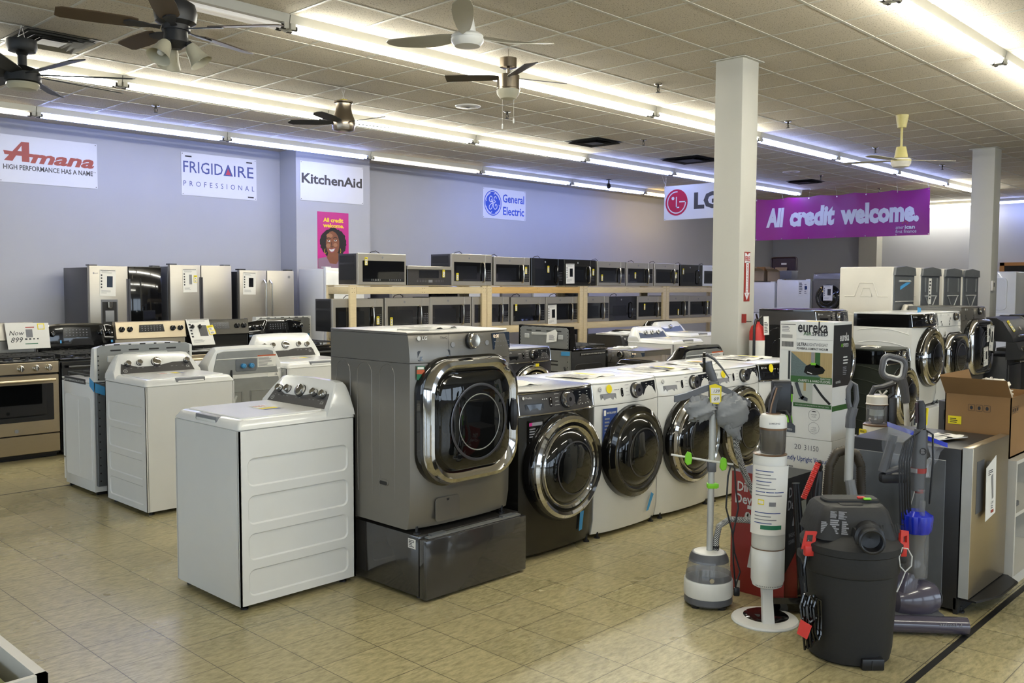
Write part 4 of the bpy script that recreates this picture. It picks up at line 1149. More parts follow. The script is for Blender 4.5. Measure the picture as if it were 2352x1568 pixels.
# ---------------------------------------------------------------- refrigerator
def refrigerator(label, loc, face, W=.91, D=.82, H=1.8, body='graphite_dark', door='stainless', split=.5, handles=False, bottom=.7, dispenser=False, glass=False, group=None, name='refrigerator', single=False, recess=True):
    t = thing(name, label, 'refrigerator', loc, FACE[face], group)
    b = MB(); b.box(0, W, .075, D, .03, H-.02, body, .004); b.build('cabinet', t)
    f = F_(.07)
    hs = [(0, W)] if single else [(0, W*split-.003), (W*split+.003, W)]
    for i, (a, c) in enumerate(hs):
        b = MB(); gl = glass and i == 1
        b.box(a+.002, c-.002, 0, .07, bottom+.006, H, 'black_gloss' if gl else door, .008)
        d = b.build('door', t)
        if handles:
            u = c-.045 if i == 0 else a+.045
            b = MB(); b.tube([(u, -.004, bottom+.12), (u, -.055, bottom+.16), (u, -.06, (bottom+H)/2), (u, -.055, H-.18), (u, -.004, H-.14)], .014, 'chrome_soft', 8); b.build('door_handle', d)
        elif not single and recess:
            u = c-.012 if i == 0 else a+.012
            b = MB(); b.box(u-.012, u+.012, -.0012, .01, bottom+.02, H-.16, 'graphite_dark'); b.build('grip_recess', d)
        if dispenser and i == 0:
            b = MB(); u0 = a+(c-a)*.28; w = .21
            b.box(u0, u0+w, -.004, .01, H-.75, H-.42, 'grey_plastic', .006); b.box(u0+.015, u0+w-.015, -.0055, .0, H-.74, H-.45, 'vent_dark'); b.lathe([(.035, 0), (.03, -.07), (.02, -.08)], 'chrome_soft', 14, (u0+w/2, -.02, H-.45)); b.box(u0+.05, u0+w-.05, -.012, 0, H-.7, H-.56, 'mid_grey', .004); b.build('dispenser', d)
    if bottom > .1:
        b = MB(); b.box(.002, W-.002, 0, .07, .06, bottom-.006, door, .008); d = b.build('freezer_door' if single else 'freezer_drawer', t)
    b = MB()
    for u in (.06, W-.06): b.box(u-.05, u+.05, .02, .13, H, H+.018, body, .004)
    b.build('hinge_cover', t)
    b = MB(); b.box(.02, W-.02, .06, D-.02, 0, .05, 'black_plastic'); b.build('toe_grille', t)
    return t
# ---------------------------------------------------------------- over-the-range microwave
MWN = [0]
def microwave(label, x, y, z, W=.75, H=.40, D=.40, skin='stainless', kind='handle', tagp=None, group=None, face='S', sheet=None, vent=True, tape_=False):
    t = thing('microwave_oven', label, 'microwave', (x, y, z), FACE[face], group)
    side = 'black_satin' if skin != 'white_enamel' else 'white_enamel'
    b = MB(); b.box(.004, W-.004, .03, D, .004, H-.004, side, .003); b.build('body', t)
    b = MB(); f = LS(D)
    b.slab(f, rrect(D*.78, H*.22, .01, D*.45, H*.82, 2), -.006, -.0025, 'black_plastic'); b.slab(f, rrect(D*.78, H*.5, .01, D*.45, H*.4, 2), -.006, -.0025, 'black_plastic'); b.build('side_panel', t)
    f = F_(.03)
    kw = W*.155 if kind == 'handle' else 0
    sk = skin
    if kind == 'strip':
        b = MB(); b.slab(f, [(0, 0), (W, 0), (W, H*.81), (0, H*.81)], 0, .03, 'charcoal_gloss', .004); d = b.build('door', t)
        b = MB(); b.slab(f, [(0, H*.82), (W, H*.82), (W, H), (0, H)], 0, .032, sk, .004); b.build('top_strip', t)
        b = MB(); b.slab(f, rrect(W*.45, H*.4, .01, W*.48, H*.58, 2), .03, .031, 'screen'); b.build('window', d)
        b = MB(); marks(b, f, W*.2, H*.15, W*.25, H*.14, 7, 2, 'print_dim', .0315, .4, .3, 2); b.rect(f, W*.47, W*.56, H*.14, H*.28, .0314, 'mid_grey'); marks(b, f, W*.6, H*.15, W*.22, H*.14, 6, 2, 'print_dim', .0315, .4, .3, 4); b.build('keypad', t)
    elif kind == 'wide':
        b = MB(); b.slab(f, [(0, 0), (W, 0), (W, H), (0, H)], 0, .035, sk, .005); d = b.build('door', t)
        b = MB(); b.slab(f, rrect(W*.87, H*.67, .006, W*.525, H*.435, 2), .035, .0362, 'dark_glass'); b.build('window', d)
        b = MB(); b.rect(f, W*.1, W*.95, H*.115, H*.19, .0364, 'screen'); marks(b, f, W*.26, H*.12, W*.2, H*.08, 6, 2, 'print_white', .0369, .4, .35, 2); marks(b, f, W*.62, H*.12, W*.28, H*.08, 6, 2, 'print_dim', .0369, .4, .35, 4); b.build('keypad', t)
        b = MB(); b.lathe([(.014, .0355), (.014, .0365)], 'mid_grey', 18, f(W*.5, H*.88), f.N); b.build('badge', t)
    else:
        b = MB(); b.slab(f, [(0, 0), (W-kw*1.15, 0), (W-kw*1.15, H), (0, H)], 0, .034, sk, .004); d = b.build('door', t)
        b = MB(); b.slab(f, [(W-kw*1.15+.0015, 0), (W, 0), (W, H), (W-kw*1.15+.0015, H)], 0, .034, sk, .004); b.build('side_fascia', t)
        b = MB(); b.slab(f, [(W*.055, H*.13), (W-kw*1.15-.001, H*.13), (W-kw*1.15-.001, H*.74), (W*.055, H*.74)], .034, .0352, 'black_gloss'); b.slab(f, rrect(W*.5, H*.42, .008, W*.36, H*.41, 2), .0352, .0356, 'screen'); b.build('window', d)
        b = MB(); b.slab(f, [(W-kw*1.15+.002, H*.13), (W-W*.03, H*.13), (W-W*.03, H*.74), (W-kw*1.15+.002, H*.74)], .034, .0352, 'black_gloss'); marks(b, f, W-kw*.98, H*.16, kw*.72, H*.36, 3, 6, 'print_dim', .0357, .45, .25, 3); b.build('keypad', t)
        u = W-kw*1.15-.045
        b = MB(); b.tube([f(u, H*.1, .036), f(u, H*.13, .068), f(u, H*.42, .078), f(u, H*.71, .068), f(u, H*.74, .036)], .011, 'chrome_soft' if sk.startswith('stain') else 'black_gloss', 8); b.build('door_handle', d)
        b = MB(); b.lathe([(.014, .0345), (.014, .0355)], 'mid_grey' if sk.startswith('stain') else 'print_dim', 18, f(W*.5-kw/2, H*.87), f.N); b.build('badge', t)
    if tagp: price_tag(t, f, tagp[0]*W, tagp[1]*H, .042, .1, .041 if kind != 'handle' else (.041 if tagp[0] < .7 or tagp[0] > .8 else .092))
    if sheet: info_sheet(t, f, W*.04, -.02 if sheet == 1 else .03, .2, .30, .046, 0.02, 'screen')
    MWN[0] += 1
    r = random.Random(MWN[0])
    if r.random() < .75:
        x0 = W*r.uniform(.25, .6); b = MB(); b.tube([(x0, D*.8, H), (x0+.02, D*.75, H+.03), (x0+.08, D*.7, H+.045), (x0+.14, D*.72, H+.02), (x0+.16, D*.8, H+.003)], .005, 'black_plastic', 6); b.build('power_cord', t)
    return t
# ================================================================ front row of laundry machines
top_loader('white top-load washer standing foremost, its side to the viewer and control panel at right', (2.26, 4.645, 0), 'W', .655, .695)
pd, pdd = pedestal('dark glossy pedestal drawer pulled slightly out under the big graphite washer', (2.985, 3.497, 0), 'S', .745, .74, .335, 'charcoal_gloss')
b = MB(); f = LS(.74); b.slab(f, rrect(.1, .17, .045, .16, .16), -.004, .003, 'black_gloss', .002); b.slab(f, rrect(.06, .12, .028, .16, .16), .003, .005, 'charcoal_gloss', .001); b.build('side_grip', pd)
b = MB(); f = LS(.74); b.rect(f, .655, .715, .265, .315, .001, 'paper'); b.lines(f, .66, .27, .045, .04, 5, 'ink', .0015, 2); b.build('sticker', pd)
b = MB(); b.box(.03, .715, -.04, -.01, .325, .333, 'galvanised'); b.box(.06, .16, -.03, .0, .333, .34, 'galvanised_dark'); b.box(.58, .68, -.03, 0, .333, .34, 'galvanised_dark'); b.build('drawer_rail', pd)
lg, fq, zt = front_loader('front_load_washer', 'large graphite washer with a rounded square chrome door on a dark pedestal', (2.965, 3.50, .335), 'S', .725, .73, 1.04, 'graphite', style='lg', zc=.575, RR=.325, ribs='arches')
f = LS(.73)
b = MB(); b.slab(f, rrect(.085, .035, .016, .47, .245), -.003, .004, 'graphite', .002); b.slab(f, rrect(.062, .02, .009, .475, .243), .004, .0045, 'vent_dark'); b.build('side_grip', lg)
f = F_(0)
b = MB(); b.slab(f, rrect(.17, .125, .02, .22, .115, 4), -.002, .0022, 'graphite', .001); b.slab(f, [(.21, .168), (.23, .168), (.227, .156), (.213, .156)], .002, .003, 'vent_dark'); b.build('filter_cover', lg)
g = Fr((.02, .030, .80), (1, -.55, 0), (0, 0, 1))
b = MB(); b.rect(g, .012, .052, .0, .07, .003, 'green_ink'); b.rect(g, .012, .052, .03, .052, .0036, 'orange_panel'); b.rect(g, .016, .048, .054, .066, .0036, 'paper'); b.build('energy_sticker', lg)
papers('leaflet', 'white leaflet lying on top of the big graphite washer', 3.16, 3.62, 1.376, .3, .2, .3, 3)
# profile washer
p1, fq, zt = front_loader('front_load_washer', 'dark graphite washer with a wide chrome door ring next to the pedestal washer', (3.80, 3.53, 0), 'S', .69, .70, 1.0, 'stainless_dark', 'panel_grey', 'profile', dark=True, chrome_door=True, RR=.315)
f = F_(.0)
b = MB(); g = Fr((.055, .016, .62), (1, -.10, 0), (0, 0, 1)); b.flat(g, [(0, .02), (.02, 0), (.045, .02), (.075, .1), (.12, .18), (.12, .21), (0, .21)], .002, 'black_gloss'); b.rect(g, .005, .11, .18, .2, .0026, 'print_dim'); b.rect(g, .006, .028, .18, .2, .003, 'magenta_poster'); b.lines(g, .008, .11, .07, .06, 4, 'print_dim', .003, 4); b.lines(g, .008, .03, .025, .06, 5, 'print_dim', .003, 4); b.build('feature_sticker', p1)
tape(p1, [(.50, .105), (.53, .11), (.548, .225), (.512, .222)], f, .004)
b = MB(); b.rect(Fr((.615, .028, .72), (1, .3, 0), (0, 0, 1)), .02, .045, 0, .09, .002, 'print_white'); b.build('edge_sticker', p1)
papers('leaflet', 'printed leaflet on top of the dark graphite washer with the wide chrome ring', 3.88, 3.78, 1.0, .32, .25, -.1, 5)
# white washers
w2, fq, zt = front_loader('front_load_washer', 'white front-load washer with black door ring and yellow dot, left of the white trio', (4.50, 3.53, 0), 'S', .69, .70, 1.0)
b = MB(); b.flat(fq, ellipse(.025, .028, .125, .1, 22), .002, 'yellow_tag'); b.build('yellow_sticker', w2)
b = MB(); g = Fr((.05, .016, .60), (1, -.10, 0), (0, 0, 1)); b.flat(g, [(0, .02), (.02, 0), (.05, .03), (.08, .12), (.135, .2), (.135, .235), (0, .235)], .002, 'blue_ink'); b.rect(g, .01, .03, .19, .225, .0026, 'paper'); b.text('SMARTER LAUNDRY', g, .035, .2, .013, 'print_white', d=.0026, bold=.02, w=.09); b.lines(g, .018, .07, .07, .11, 5, 'print_dim', .0026, 4); b.build('feature_sticker', w2)
tape(w2, [(.50, .105), (.527, .11), (.585, .21), (.556, .225)], F_(0), .012)
papers('leaflet', 'leaflets and plastic lying on the left white front-load washer', 4.6, 3.75, 1.0, .4, .3, .1, 7, ('yellow_tag',))
w3, fq, zt = front_loader('front_load_washer', 'white front-load washer in the middle of the white trio, behind the garment steamer', (5.20, 3.53, 0), 'S', .69, .70, 1.0, chrome_door=True, RR=.31)
papers('leaflet', 'blue and yellow leaflet on the middle white washer', 5.32, 3.72, 1.0, .42, .34, -.15, 9, ('blue_ink', 'yellow_tag'))
w4, fq, zt = front_loader('front_load_washer', 'white front-load washer with yellow dot, right end of the white trio', (5.90, 3.53, 0), 'S', .69, .70, 1.0, chrome_door=True, RR=.31)
b = MB(); b.flat(fq, ellipse(.025, .028, .12, .1, 22), .002, 'yellow_tag'); b.build('yellow_sticker', w4)
papers('leaflet', 'yellow and pink leaflet on the right white washer', 6.0, 3.75, 1.0, .42, .3, .1, 11, ('yellow_tag', 'magenta_poster'))
w5, fq, zt = front_loader('front_load_washer', 'white washer with a dark chrome edged control panel, half hidden behind the tall vacuum box', (6.60, 3.53, 0), 'S', .69, .70, 1.0, 'white_enamel', 'black_gloss', 'profile', dark=True, chrome_door=True, RR=.31)
b = MB(); b.flat(fq, ellipse(.03, .034, .15, .1, 22), .002, 'yellow_tag'); b.build('yellow_sticker', w5)
papers('leaflet', 'blue and yellow leaflet on the white washer in front of the pillar', 6.7, 3.75, 1.0, .5, .34, .05, 13, ('blue_ink', 'yellow_tag'))
# ================================================================ second row
top_loader('white top-load washer with a dented lower corner, behind the foremost washer at left', (2.775, 6.13, 0), 'S', .67, .67, HT=1.088, knobs=4)
rg, fs, L = kitchen_range('white gas range turned backwards with bare grey metal back, at far left', (3.545, 7.59, 0), 'N', body='white_enamel', guard='white_enamel', W=.776, D=.62, H=.865, HG=1.163, back=True, curved=True, front='white_enamel', hg0=.92)
f = RS(.776)
b = MB(); b.slab(f, [(.04, .845), (.45, .845), (.45, .885), (.04, .885)], .001, .004, 'black_plastic'); b.text('DO NOT REMOVE UNTIL FINAL INSTALLATION', f, .06, .856, .014, 'print_white', d=.005, bold=.02, w=.37); b.build('shipping_strip', rg)
b = MB(); b.slab(f, rrect(.5, .64, .03, .29, .43), -.002, .0025, 'white_enamel', .002); b.slab(f, rrect(.012, .58, .005, .3, .43), .0025, .004, 'white_enamel', .001); b.build('side_panel', rg)
b = MB(); b.slab(RS(.776), [(.53, .84), (.61, .80), (.61, .87), (.53, .905)], .001, .004, 'blue_tape'); b.slab(BK(.776, .62), [(.0, .80), (.07, .77), (.085, .83), (.0, .87)], .004, .007, 'blue_tape'); b.build('tape', rg)
top_loader('white top-load washer turned backwards with grey metal back and blue hose caps', (4.215, 7.41, 0), 'N', .66, .69, HT=1.105, back=True)
top_loader('white top-load washer beside the backwards washer, partly behind the big graphite washer', (4.24, 6.67, 0), 'S', .69, .69, HT=1.16)
fd, fq, zt = front_loader('front_load_dryer', 'graphite front-load dryer with a yellow mark on its chrome door, behind the dark washer', (6.27, 6.05, 0), 'S', .69, .70, 1.0, 'graphite_dark', 'panel_grey', 'profile', dark=True, chrome_door=True, cat='dryer')
b = MB(); b.rect(Fr((.33, -.075, .79), (1, 0, 0), (0, 0, 1)), 0, .05, .03, .06, 0, 'yellow_tag'); b.build('yellow_sticker', fd)
rg, fs, L = kitchen_range('black gas range turned sideways showing its white and grey metal back, with blue tape', (8.25, 6.38, 0), 'E', body='black_satin', guard='black_gloss', D=.65, HG=1.165, back=True, backm='galvanised', hg0=.95, front='black_gloss')
f = LS(.65)
b = MB(); b.slab(f, [(.18, .84), (.62, .84), (.62, .875), (.18, .875)], .0, .006, 'black_plastic'); b.text('DO NOT REMOVE UNTIL FINAL INSTALLATION', f, .19, .85, .014, 'print_white', d=.007, bold=.02, w=.42); b.build('shipping_strip', rg)
b = MB(); b.slab(f, rrect(.5, .6, .06, .33, .45), -.002, .003, 'black_satin', .002); b.slab(f, rrect(.36, .45, .05, .33, .42), .003, .006, 'black_satin', .002); b.build('side_panel', rg)
b = MB(); f2 = BK(.76, .65); b.slab(f2, [(.64, .845), (.765, .85), (.765, .895), (.64, .89)], .004, .007, 'blue_tape'); b.build('tape', rg)
b = MB(); b.slab(f2, [(.43, .98), (.58, 1.0), (.59, 1.10), (.56, 1.13), (.44, 1.09)], .013, .016, 'paper'); b.lines(f2, .47, 1.01, .1, .06, 5, 'grey_ink', .017, 3); b.build('instruction_bag', rg)
cw, fq, zt = front_loader('front_load_washer', 'compact graphite washer facing left behind the backwards black range', (8.42, 6.65, 0), 'W', .63, .6, .88, 'graphite', style='lg', RR=.24, zc=.42)
papers('leaflet', 'crumpled white sheet lying on the compact graphite washer', 8.54, 6.25, .881, .35, .22, .4, 15, th=.012)
top_loader('black top-load washer turned backwards with a pale grey back, just left of the square pillar', (7.36, 5.01, 0), 'N', .74, .69, body='black_gloss', HT=1.085, back=True)
top_loader('white top-load washer with a blue-grey panel of three knobs and a yellow dot', (9.335, 6.2, 0), 'S', .68, .69, HT=1.09, panel='panel_blue_grey', ctl='three')
top_loader('white top-load washer with a blue-grey panel and one knob, touching the pillar in view', (10.85, 6.93, 0), 'S', .68, .69, HT=1.09, panel='panel_blue_grey', ctl='one')
top_loader('black top-load washer turned backwards between the two white washers with yellow dots', (11.62, 8.36, 0), 'N', .74, .69, body='black_gloss', HT=1.10, back=True)
bd, fq, zt = front_loader('front_load_dryer', 'black dryer with crinkled plastic on top, under the microwave shelf', (9.5, 7.05, 0), 'S', .69, .62, .97, 'charcoal_gloss', 'charcoal_gloss', 'ge', dark=True, cat='dryer')
b = MB(); f = LS(.62); b.slab(f, rrect(.42, .6, .08, .31, .5), -.003, .004, 'charcoal_gloss', .003); b.build('side_panel', bd)
papers('plastic_wrap', 'crinkled clear wrap and papers lying on the black dryer', 9.53, 7.1, .971, .6, .45, 0, 17, th=.014)
# dishwasher under the shelf
t = thing('dishwasher', 'stainless dishwasher with a dark control strip standing under the microwave shelf', 'dishwasher', (10.32, 9.03, 0))
b = MB(); b.box(0, .6, .03, .4, .02, .85, 'grey_plastic'); b.build('body', t)
b = MB(); b.box(.003, .597, 0, .03, .1, .72, 'stainless', .004); b.build('door', t)
b = MB(); b.box(.003, .597, -.005, .03, .725, .86, 'graphite_dark', .006); f = F_(-.005); b.slab(f, rrect(.18, .05, .02, .27, .79), -.002, .0015, 'black_gloss'); marks(b, f, .38, .77, .18, .05, 5, 2, 'print_white', .002, .4, .3, 2); b.build('control_panel', t)
# ================================================================ ranges against the aisle
RY = 8.93
r1, fs, L = kitchen_range('stainless gas range with front knobs and a handwritten price sheet, at the left edge', (2.452, RY, 0), 'S', front='stainless_warm', front_knobs=5, guard='stainless', HG=1.235, guard_knobs=0, display=None, hg0=1.07)
g = Fr(fs.O, fs.R, fs.U)
b = MB(); b.slab(g, [(.02, .03), (.44, .03), (.44, L*.83), (.02, L*.83)], -.006, .002, 'black_gloss'); marks(b, g, .05, .05, .32, L*.6, 8, 3, 'print_dim', .003, .3, .2, 3); b.build('display', r1)
b = MB(); gs = Fr((.50, RY*0+.50, .985), (1, 0, 0), (0, .25, 1)); b.slab(gs, [(0, 0), (.38, 0), (.385, .25), (-.01, .26)], 0, .002, 'paper'); b.text('Now', gs, .02, .135, .045, 'ink', shear=.3, d=.003); b.text('899', gs, .03, .065, .05, 'ink', shear=.3, d=.003); b.rect(gs, .17, .23, .11, .19, .003, 'grey_ink'); b.rect(gs, .155, .27, .045, .052, .003, 'green_ink'); b.rect(gs, .17, .25, .205, .215, .003, 'red_ink'); marks(b, gs, .15, .085, .14, .02, 4, 1, 'ink', .003, .6, .7, 2); b.rect(gs, .28, .345, .185, .245, .003, 'yellow_tag'); b.rect(gs, .288, .337, .193, .235, .0035, 'paper'); b.build('price_sheet', r1)
r2, fs, L = kitchen_range('black range with four knobs next to the stainless gas range', (3.232, RY, 0), 'S', front='black_gloss', HG=1.215, curved=True, hg0=.99)
b = MB(); b.rect(fs, .21, .225, .03, .06, .012, 'blue_tape'); b.rect(fs, .71, .73, .02, .045, .012, 'blue_tape'); b.build('energy_sticker', r2)
r3, fs, L = kitchen_range('range with a cream-looking stainless back panel and black knobs, middle of the range row', (4.005, RY, 0), 'S', front='stainless_warm', guard='stainless_warm', HG=1.215, gas=False, hg0=1.04)
r4, fs, L = kitchen_range('black stainless range with a tilted info sheet and yellow tag on its back panel', (4.775, RY, 0), 'S', front='stainless_dark', guard='stainless_dark', HG=1.215, gas=False, hg0=1.05)
gs = Fr((.03, .50, .94), (1, 0, 0), (-.12, .3, 1))
info_sheet(r4, gs, .0, .0, .27, .30, .004, 0, 'panel_grey', 2)
price_tag(r4, gs, .235, .11, .08, .11, .008, tilt=.15)
r5, fs, L = kitchen_range('black range at the right end of the range row beside the microwave shelf', (5.545, RY, 0), 'S', W=.72, front='black_gloss', HG=1.2, curved=True, hg0=1.0)
rb, fs, L = kitchen_range('white range turned backwards behind the black range at the end of the row', (6.66, 10.55, 0), 'N', body='white_enamel', guard='white_enamel', W=.79, D=.64, HG=1.215, back=True, front='white_enamel')
b = MB(); b.rect(BK(.79, .64), .70, .76, .92, .99, .006, 'blue_tape'); b.build('tape', rb)
# ================================================================ refrigerators along the back wall
f1 = refrigerator('stainless refrigerator with a black glass right door and water dispenser, leftmost of three', (4.572, 11.6, 0), 'S', .925, .82, 1.835, dispenser=True, glass=True, split=.527)
info_sheet(f1, F_(0), .12, 1.46, .20, .33, .004, -.03, 'screen_blue', 1)
b = MB(); b.lathe([(.012, 0), (.012, .002)], 'print_dim', 12, (.055, -.001, 1.745), (0, -1, 0)); b.text('LG', F_(0), .075, 1.735, .02, 'print_dim', d=.002); b.build('badge', f1)
f2_ = refrigerator('stainless French door refrigerator with a plain centre gap, middle of three', (5.612, 11.6, 0), 'S', .895, .82, 1.865, split=.49, body='grey_plastic')
info_sheet(f2_, F_(0), .18, 1.5, .20, .31, .004, .02, 'mid_grey', 3, picw=.2)
price_tag(f2_, F_(0), .33, 1.63, .05, .1, .008)
f3 = refrigerator('stainless French door refrigerator with two bar handles, rightmost of three', (6.625, 11.6, 0), 'S', .885, .82, 1.81, handles=True, body='black_satin', split=.49)
info_sheet(f3, F_(0), .05, 1.47, .20, .31, .004, -.02, 'screen', 4)
b = MB(); b.lathe([(.02, 0), (.02, .002)], 'mid_grey', 16, (.80, -.001, 1.72), (0, -1, 0)); b.build('badge', f3)
refrigerator('white upright freezer behind the left end of the microwave shelf, under the poster', (7.86, 11.3, 0), 'S', .70, .7, 1.86, 'white_enamel', 'white_enamel', single=True, bottom=.08, name='upright_freezer')
for i, (m, h, lb) in enumerate([('stainless', 1.66, 'stainless refrigerator behind the microwave shelf, below the plain strip microwave'), ('black_gloss', 1.62, 'black refrigerator behind the microwave shelf, left of the wooden double post'), ('white_enamel', 1.66, 'white refrigerator behind the second bay of the microwave shelf'), ('stainless', 1.66, 'stainless refrigerator behind the second bay of the microwave shelf'), ('white_enamel', 1.66, 'white refrigerator behind the third bay of the microwave shelf'), ('black_gloss', 1.6, 'black refrigerator behind the third bay of the microwave shelf')]):
    refrigerator(lb, (9.42+.86*i, 11.7, 0), 'S', .8, .75, h, m if m != 'stainless' else 'graphite_dark', m, single=True, bottom=1.1, recess=False)
# ================================================================ microwave shelf
def shelf(label, x0, x1, knot=False, y=9.0, d=.5):
    t = thing('wooden_shelf', label, 'shelf', (x0, y, 0), 0, 'wooden microwave shelving bays')
    W = x1-x0
    for x in (0, W-.09):
        for yy in (0, d-.04):
            b = MB(); b.box(x, x+.09, yy, yy+.04, 0, 1.598, 'pine', .003); b.build('post', t)
    for z in (1.498, .942):
        for yy in (-.038, d):
            b = MB(); b.box(.0 if yy > 0 or True else 0, W, yy+.038 if yy < 0 else yy, yy+.076 if yy < 0 else yy+.036, z, z+.09, 'pine', .003) if False else b.box(.092, W-.092, 0 if yy < 0 else d-.04, .036 if yy < 0 else d-.004, z, z+.092, 'pine_knot' if (knot and z > 1 and yy < 0) else 'pine', .003); b.build('rail', t)
        for x in (.0, W-.04):
            b = MB(); b.box(x+.002, x+.038, .042, d-.042, z, z+.092, 'pine', .003); b.build('end_rail', t)
        b = MB(); b.box(.0, W, .0 if z > 1 else .042, d if z > 1 else d-.042, z+.093 if z < 1 else z+.1, z+.1 if z < 1 else z+.112, 'pine'); b.build('shelf_board', t)
    b = MB()
    for x in (.045, W-.045, W/2):
        for dx, dz in ((-.018, .02), (.018, .02), (-.018, .07), (.018, .07)): b.lathe([(.004, 0), (.004, .001)], 'metal_dark', 6, (x+dx, -.001 if x != W/2 else -.001, 1.498+dz), (0, -1, 0))
    b.build('screw_heads', t)
    return t
shelf('bare pine shelf bay at the left end of the microwave display', 6.61, 8.925)
shelf('pine shelf bay with knotty orange top rail, second from the left', 8.935, 11.04, True)
shelf('pale pine shelf bay third from the left of the microwave display', 11.05, 13.30)
shelf('pale pine shelf bay running behind the square pillar, fourth of the microwave display', 13.31, 15.5)
TZ, BZ = 1.611, 1.043
G1, G2 = 'microwaves on the top shelf', 'microwaves on the lower shelf'
microwave('wide stainless microwave with keypad under its window, left end of the top shelf', 6.712, 8.985, TZ, .752, .385, .40, kind='wide', tagp=(.13, .62), group=G1)
microwave('low black microwave with a stainless top strip and an oval tag, top shelf', 7.487, 8.985, TZ, .755, .245, .38, kind='strip', tagp=(.78, .42), group=G1)
microwave('tall stainless microwave with a tag low on its door, third on the top shelf', 8.247, 8.985, TZ, .76, .42, .42, tagp=(.1, .15), group=G1)
microwave('stainless microwave with a tag beside its handle, fourth on the top shelf', 9.044, 8.985, TZ, .745, .40, .4, tagp=(.845, .42), group=G1)
microwave('all black microwave with a yellow tag on its window, fifth on the top shelf', 9.815, 8.985, TZ, .72, .40, .4, skin='black_gloss', tagp=(.48, .48), group=G1)
microwave('dark graphite microwave with an info sheet hanging on it, sixth on the top shelf', 10.55, 8.985, TZ, .765, .40, .4, skin='stainless_dark', tagp=(.80, .4), group=G1, sheet=2)
microwave('stainless microwave with a tag low on its door, seventh on the top shelf', 11.36, 8.985, TZ, .735, .39, .4, tagp=(.12, .2), group=G1)
microwave('stainless microwave with a tag in the middle of its window, eighth on the top shelf', 12.125, 8.985, TZ, .755, .385, .4, tagp=(.28, .32), group=G1)
microwave('stainless microwave with a tag over its handle, ninth on the top shelf', 12.914, 8.985, TZ, .75, .385, .4, tagp=(.74, .35), group=G1)
microwave('black plastic wrapped microwave, tenth on the top shelf', 13.71, 8.985, TZ, .715, .38, .4, skin='black_gloss', tagp=(.08, .55), group=G1)
microwave('white microwave next to the square pillar on the top shelf', 14.44, 8.985, TZ, .75, .375, .4, skin='white_enamel', group=G1)
microwave('stainless microwave with bare black side at the left end of the lower shelf', 6.385, 9.05, BZ, .765, .40, .36, tagp=(.80, .2), group=G2)
microwave('stainless microwave with grey tape on its handle, second on the lower shelf', 7.172, 9.045, BZ, .74, .405, .36, tagp=(.1, .15), group=G2)
microwave('stainless microwave without a tag, third on the lower shelf left of the double post', 7.92, 9.045, BZ, .745, .415, .36, group=G2)
microwave('stainless microwave right behind the double post, fourth on the lower shelf', 8.685, 9.045, BZ, .735, .41, .36, group=G2)
microwave('stainless microwave with a tag upper left on its window, fifth on lower shelf', 9.46, 9.045, BZ, .74, .40, .36, tagp=(.1, .5), group=G2)
microwave('stainless microwave with an info sheet over its left half, sixth on the lower shelf', 10.212, 9.045, BZ, .75, .40, .36, group=G2, sheet=1)
microwave('stainless microwave at the left of the third bay, lower shelf', 11.02, 9.045, BZ, .73, .40, .36, group=G2)
microwave('black plastic wrapped microwave in the third bay, lower shelf', 11.756, 9.045, BZ, .745, .395, .36, skin='black_gloss', group=G2)
microwave('stainless microwave with a tilted tag at the right of the third bay, lower shelf', 12.51, 9.045, BZ, .74, .395, .36, tagp=(.25, .42), group=G2)
microwave('stainless microwave with a low tag, first of the fourth bay on the lower shelf', 13.36, 9.045, BZ, .72, .40, .36, tagp=(.5, .15), group=G2)
microwave('stainless microwave half behind the square pillar on the lower shelf', 14.09, 9.045, BZ, .73, .39, .36, tagp=(.7, .5), group=G2)
# ================================================================ right of the pillar
def mini(label, loc, face, **k): return front_loader('front_load_washer', label, loc, face, **k)
pedestal('black pedestal under the tall black washer behind the pillar', (8.0, 3.76, 0), 'S', .69, .58, .385, 'black_satin')
bw_, fq, zt = mini('black front-load washer raised on a pedestal just right of the pillar', (8.0, 3.72, .385), 'S', W=.69, D=.63, H=1.01, body='black_gloss', panel='panel_grey', style='profile', dark=True, chrome_door=True)
b = MB(); f = LS(.63); b.slab(f, rrect(.44, .74, .12, .31, .47), -.003, .005, 'black_gloss', .003); b.slab(f, rrect(.33, .6, .1, .31, .44), .005, .01, 'black_gloss', .003); b.build('side_panel', bw_)
mini('dark green-grey front-load washer with wavy side ribs beside the tall vacuum box', (8.83, 3.4, 0), 'S', W=.63, D=.66, H=1.005, body='green_black', panel='black_gloss', style='profile', dark=True, chrome_door=True, RR=.29, ribs='waves')
papers('leaflet', 'small leaflet lying on the dark green-grey washer', 9.0, 3.6, 1.006, .22, .16, .2, 19, ('yellow_tag',))
pedestal('white pedestal drawer under the white washer with wavy side ribs', (9.475, 3.42, 0), 'S', .74, .63, .36, 'white_enamel')
pedestal('white pedestal drawer under the white dryer with an open black door', (10.235, 3.42, 0), 'S', .72, .63, .36, 'white_enamel')
pedestal('dark pedestal drawer under the graphite washer next to the grill', (11.0, 3.42, 0), 'S', .84, .63, .36, 'graphite_dark')
ww, fq, zt = mini('white front-load washer with wavy side ribs and a chrome door, raised on a pedestal', (9.475, 3.4, .36), 'S', W=.74, D=.65, H=.985, body='white_enamel', panel='black_gloss', style='profile', dark=True, chrome_door=True, ribs='waves')
b = MB(); b.slab(Fr((.3, .1, .986), (1, 0, 0), (0, .4, 1)), [(0, 0), (.1, .01), (.14, .05), (.06, .06)], 0, .004, 'blue_tape'); b.build('tape', ww)
